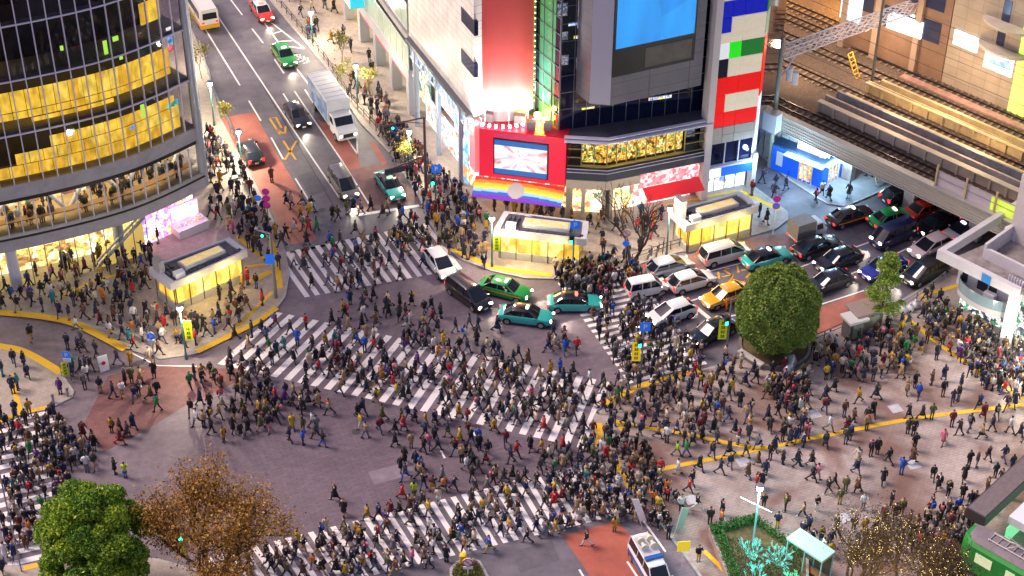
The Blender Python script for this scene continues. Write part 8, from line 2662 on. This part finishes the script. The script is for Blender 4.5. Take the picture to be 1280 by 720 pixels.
scatter([(1160, 640), (1215, 640), (1210, 690), (1130, 690)], 26, 's', hAll, .5, .6, .3, .5, 1.3)
scatter([(985, 660), (1200, 668), (1190, 710), (1020, 700)], 24, 's', hAll, .6, .6, .3, .4, 1.0)
scatter([(1230, 500), (1290, 510), (1290, 580), (1250, 570)], 10, 'w', hAll, .8)
scatter([(2, 690), (24, 640), (20, 718), (2, 718)], 8, 'w', hE, .5)
scatter([(30, 716), (70, 706), (75, 720), (30, 722)], 4, 's', hAll, .5)
# people seen through the glazing of the curved building
for i in range(80):
    s = pr.uniform(.8, 30); d = pr.choice((-.8, -1.4, -1.6, -2.4, -3.2)); p = qarc(s, d)
    person(0, 0, math.atan2(qarc(s, 1).y - p.y, qarc(s, 1).x - p.x) + pr.gauss(0, .7), False, z=5.76, xy=(p.x, p.y))
for i in range(36):
    s = pr.uniform(8, 30); p = qarc(s, pr.uniform(-2.2, -1.2))
    person(0, 0, pr.random() * 6.28, False, z=.13, xy=(p.x, p.y))

# ---- the nearest three hundred are objects of their own, the rest one crowd
PEOPLE.sort(key=lambda d: -d['py'])
inframe = [d for d in PEOPLE if -5 < d['px'] < 1285 and d['py'] < 742]
def hid(d):                              # behind the two big trees at the lower left, or the shelter's trees
    return math.hypot((d['px'] - 132) / 68, (d['py'] - 672) / 78) < 1 or (d['px'] > 1010 and d['px'] < 1190 and d['py'] > 676)
NEAR = [d for d in inframe if not hid(d)][:300]
near_id = {id(d) for d in NEAR}

zP = [V2(G(*p)) for p in ((256, 698), (752, 575), (790, 640), (300, 760))]
def ordinal(n):
    names = 'first second third fourth fifth sixth seventh eighth ninth tenth eleventh twelfth thirteenth fourteenth fifteenth sixteenth seventeenth eighteenth nineteenth twentieth'.split()
    return names[n - 1] if n <= 20 else ('twenty-' + names[n - 21] if n < 30 else ('thirtieth' if n == 30 else 'thirty-' + names[n - 31]))
LM = [((940, 690), 'the turquoise lamp pole'), ((1018, 686), 'the glass shelter'), ((814, 700), 'the loudspeaker van'), ((584, 715), 'the traffic island'), ((1222, 684), 'the green tram'), ((1240, 652), 'the dark canopy'),
      ((266, 690), 'the brown tree'), ((132, 650), 'the bushy green tree'), ((1054, 649), 'the pale slab nearest the fairy lights'), ((1141, 582), 'the pale slab beyond the guide line'), ((929, 579), 'the pale slab under the yellow fork'),
      ((864, 626), 'the pale slab behind the van'), ((888, 664), 'the hedge corner'), ((955, 561), 'the fork of the yellow lines'), ((740, 672), 'the brick-red lane'), ((768, 596), 'the yellow kerb strip'), ((740, 545), 'the end of the diagonal crossing'),
      ((852, 700), 'the yellow placard'), ((1119, 512), 'the upper pale slab'), ((1018, 519), 'the pale slab nearest the round tree'), ((85, 495), 'the grey bollards'), ((150, 500), 'the dark red paving'), ((1280, 506), 'the right end of the guide line'),
      ((450, 600), 'the empty middle of the crossing'), ((594, 541), 'the short white dash')]
LMG = [(G(*p), n) for p, n in LM]
def num(n): return ['', 'one step', 'two steps', 'three steps', 'four steps', 'five steps', 'six steps', 'seven steps', 'eight steps', 'nine steps', 'ten steps'][n]
zq = None
zE = [V2(G(*p)) for p in ((104, 700), (66, 512), (-20, 530), (12, 722))]
def stripe_of(d, quad=None, N=74):
    """which painted stripe of the bottom crossing these feet are on, counted from its right end"""
    a, b, c, e_ = [Vector(p) for p in (quad or zP)]
    p = Vector((d['x'], d['y']))
    best = None
    for i in range(N):
        t = i / (N - 1.0)
        q0, q1 = a.lerp(b, t), e_.lerp(c, t)
        k = max(0, min(1, (p - q0).dot(q1 - q0) / (q1 - q0).length_squared))
        dd = (q0.lerp(q1, k) - p).length
        if best is None or dd < best[0]: best = (dd, t, k)
    return best
def place(d):
    P = Vector((d['x'], d['y']))
    s = stripe_of(d)
    if s[0] < .35:
        n = max(1, min(37, int(round((1 - s[1]) * 36)) + 1))
        return ('on %s stripe from right, bottom crossing' % ordinal(n), ('%s end of %s stripe from right, bottom crossing' if not .34 < s[2] < .66 else '%s of %s stripe from right, bottom crossing') % ('upper' if s[2] < .34 else ('lower' if s[2] > .66 else 'middle'), ordinal(n)))
    s = stripe_of(d, zE, 34)
    if s[0] < .35:
        n = max(1, min(17, int(round((1 - s[1]) * 16)) + 1))
        return ('on %s stripe from top, left crossing' % ordinal(n), ('%s end of %s stripe from top, left crossing' if not .34 < s[2] < .66 else '%s of %s stripe from top, left crossing') % ('right' if s[2] < .34 else ('left' if s[2] > .66 else 'middle'), ordinal(n)))
    best = min(LMG, key=lambda l: (l[0].xy - P).length)
    dv = P - best[0].xy
    k = max(1, min(10, int(round(dv.length / .8))))
    side = ('right of' if dv.x > 0 else 'left of') if abs(dv.x) > abs(dv.y) else ('behind' if dv.y > 0 else 'before')
    return ('%s %s %s' % (num(k), side, best[1]),) * 2
def facing(a):
    a = math.degrees(a) % 360
    return 'right' if a < 45 or a > 315 else ('away' if a < 135 else ('left' if a < 225 else 'forward'))
used = set()
def label_of(d):
    pl_, fine = place(d)
    what = '%s %s' % (d['coat'], {'coat': 'coat', 'jacket': 'jacket', 'puffer': 'puffer'}[d['kind']])
    low = '%s %s' % (d['legs'], d['bottom'])
    acc = {'backpack': d['acol'] + ' backpack', 'bag': d['acol'] + ' bag', 'scarf': d['acol'] + ' scarf'}.get(d['acc'])
    verb = ('walking ' if d['walk'] else 'facing ') + facing(d['ang'])
    def mk(first, parts, pl2):
        return ' '.join((first + ', '.join(p for p in parts if p) + ' ' + pl2).split())
    cands = [mk('person in ', [what, low, acc, verb], pl_), mk('person in ', [what, low, verb], pl_), mk('person in ', [what, acc, verb], fine), mk('person in ', [what, low], fine), mk('person in ', [what, verb], fine), mk('person in ', [what, low, acc, verb], pl_), mk('person in ', [what, low, verb], pl_), mk('person in ', [what, low, acc], pl_), mk('', [what, low, verb], pl_), mk('person in ', [what, acc or low], pl_), mk('person in ', [what, verb], pl_), mk('', [what, acc or verb], pl_), mk('', [low + ' wearer', verb], pl_), mk('person in ', [what], pl_)]
    for c_ in cands:
        if len(c_.split()) <= 16 and c_ not in used: used.add(c_); return c_
    return None
GROUP = 'people walking and waiting round the scramble crossing'
for d in NEAR:
    lab = label_of(d)
    k = 0
    while lab is None and k < 40:
        d['acc'] = pr.choice(['backpack', 'bag', 'scarf', None]); d['acol'] = pr.choice(['black', 'red', 'beige', 'blue', 'white'])
        if not d['fixed']: d['coat'], d['legs'] = pr.choice(COATS), pr.choice(LEGS)
        lab = label_of(d); k += 1
    me = PM[d['pose']]
    o = bpy.data.objects.new('person', me['body']); C.objects.link(o)
    o.location = (d['x'], d['y'], d['z'])
    o.rotation_euler = (0, 0, d['ang']); o.scale = (d['h'],) * 3
    tag(o, lab or 'person in the thick of the crowd', 'person', GROUP)
    inst(d['kind'], me[d['kind']], o, M_cloth[d['coat']]); inst(d['bottom'], me[d['bottom']], o, M_cloth[d['legs']])
    inst('shoes', me['shoes'], o, M_shoew if pr.random() < .25 else M_shoe)
    if d['hair'] == 'beanie': inst('beanie', me['beanie'], o, M_cloth[pr.choice(['black', 'grey', 'navy', 'maroon', 'white'])])
    else: inst('hair', me[d['hair']], o, M_hair[d['hcol']])
    if d['acc']: inst({'backpack': 'backpack', 'bag': 'shoulder_bag', 'scarf': 'scarf'}[d['acc']], me[d['acc']], o, M_cloth[d['acol']])

# ---- the crowd behind them
def lowpoly(i):
    J = POSES[i]; out = {}
    for nm, sh in (('jacket', coat_shape(J, False, 8, 1, 5)), ('puffer', coat_shape(J, False, 8, 1.16, 5)), ('coat', coat_shape(J, True, 8, 1, 5)), ('trousers', trouser_shape(J, 5)), ('skirt', skirt_shape(J, 8)), ('shoes', shoe_shape(J)),
                   ('short', hair_shape(J, 'short', 8)), ('long', hair_shape(J, 'long', 8)), ('beanie', hair_shape(J, 'beanie', 8)), ('backpack', backpack_shape(J)), ('bag', bag_shape(J)), ('scarf', scarf_shape(J))):
        out[nm] = sh
    b = MB(); h = J['hea']
    b.ball(tuple(h + Vector((.008, 0, 0))), (.092, .078, .115), 8, 6); b.ball(tuple(h + Vector((.1, 0, -.012))), (.016, .013, .022), 5, 3)
    b.tube([J['nek'] - Vector((0, 0, .03)), h], .05, 6)
    for nm, s in (('l', 1), ('r', -1)):
        palm, fs = hand_chain(J, nm, s)
        b.tube([J['wr' + nm], palm], [.026, .032], 5)
        for f in fs: b.tube([f[0], f[1], f[-1]], .010, 3)
    out['skin'] = b
    return {k: (np.array(v.v), v.f) for k, v in out.items()}
LP = [lowpoly(i) for i in range(len(POSES))]
VV, FF, CC = [], [], []
nv = 0
SK = [(.52, .32, .23), (.46, .28, .20), (.56, .36, .27)]
for d in PEOPLE:
    if id(d) in near_id: continue
    if d['px'] and d['xy' if False else 'py'] and (d['px'] < -20 or d['px'] > 1300): continue
    parts = [(d['kind'], CLOTH[d['coat']]), (d['bottom'], CLOTH[d['legs']]), ('shoes', (.02, .018, .018)), (d['hair'], CLOTH['grey'] if d['hair'] == 'beanie' else HAIR[d['hcol']]), ('skin', pr.choice(SK))]
    if d['acc']: parts.append((d['acc'], CLOTH[d['acol']]))
    ca_, sa_ = math.cos(d['ang']) * d['h'], math.sin(d['ang']) * d['h']
    for nm, col in parts:
        v, f = LP[d['pose']][nm]
        w = np.stack([v[:, 0] * ca_ - v[:, 1] * sa_ + d['x'], v[:, 0] * sa_ + v[:, 1] * ca_ + d['y'], v[:, 2] * d['h'] + d['z']], 1)
        VV.append(w); FF.extend([tuple(i + nv for i in ff) for ff in f]); nv += len(v)
        CC.append(np.tile([*col, 1.0], (len(v), 1)))
me = bpy.data.meshes.new('crowd'); me.from_pydata(np.concatenate(VV).tolist(), [], FF)
at = me.color_attributes.new('dye', 'FLOAT_COLOR', 'POINT'); at.data.foreach_set('color', np.concatenate(CC).reshape(-1))
me.polygons.foreach_set('use_smooth', [True] * len(me.polygons))
m = bpy.data.materials.new('crowd_cloth'); m.use_nodes = True
an = m.node_tree.nodes.new('ShaderNodeAttribute'); an.attribute_name = 'dye'
m.node_tree.links.new(an.outputs[0], m.node_tree.nodes['Principled BSDF'].inputs['Base Color']); m.node_tree.nodes['Principled BSDF'].inputs['Roughness'].default_value = .8
me.materials.append(m)
cr = bpy.data.objects.new('crowd', me); C.objects.link(cr)
tag(cr, 'dense crowd filling the crossing and pavements farther up the picture', 'crowd', None, 'stuff')
print('PEOPLE', len(PEOPLE), 'near', len(NEAR), 'limit y', NEAR[-1]['py'], 'verts', nv)
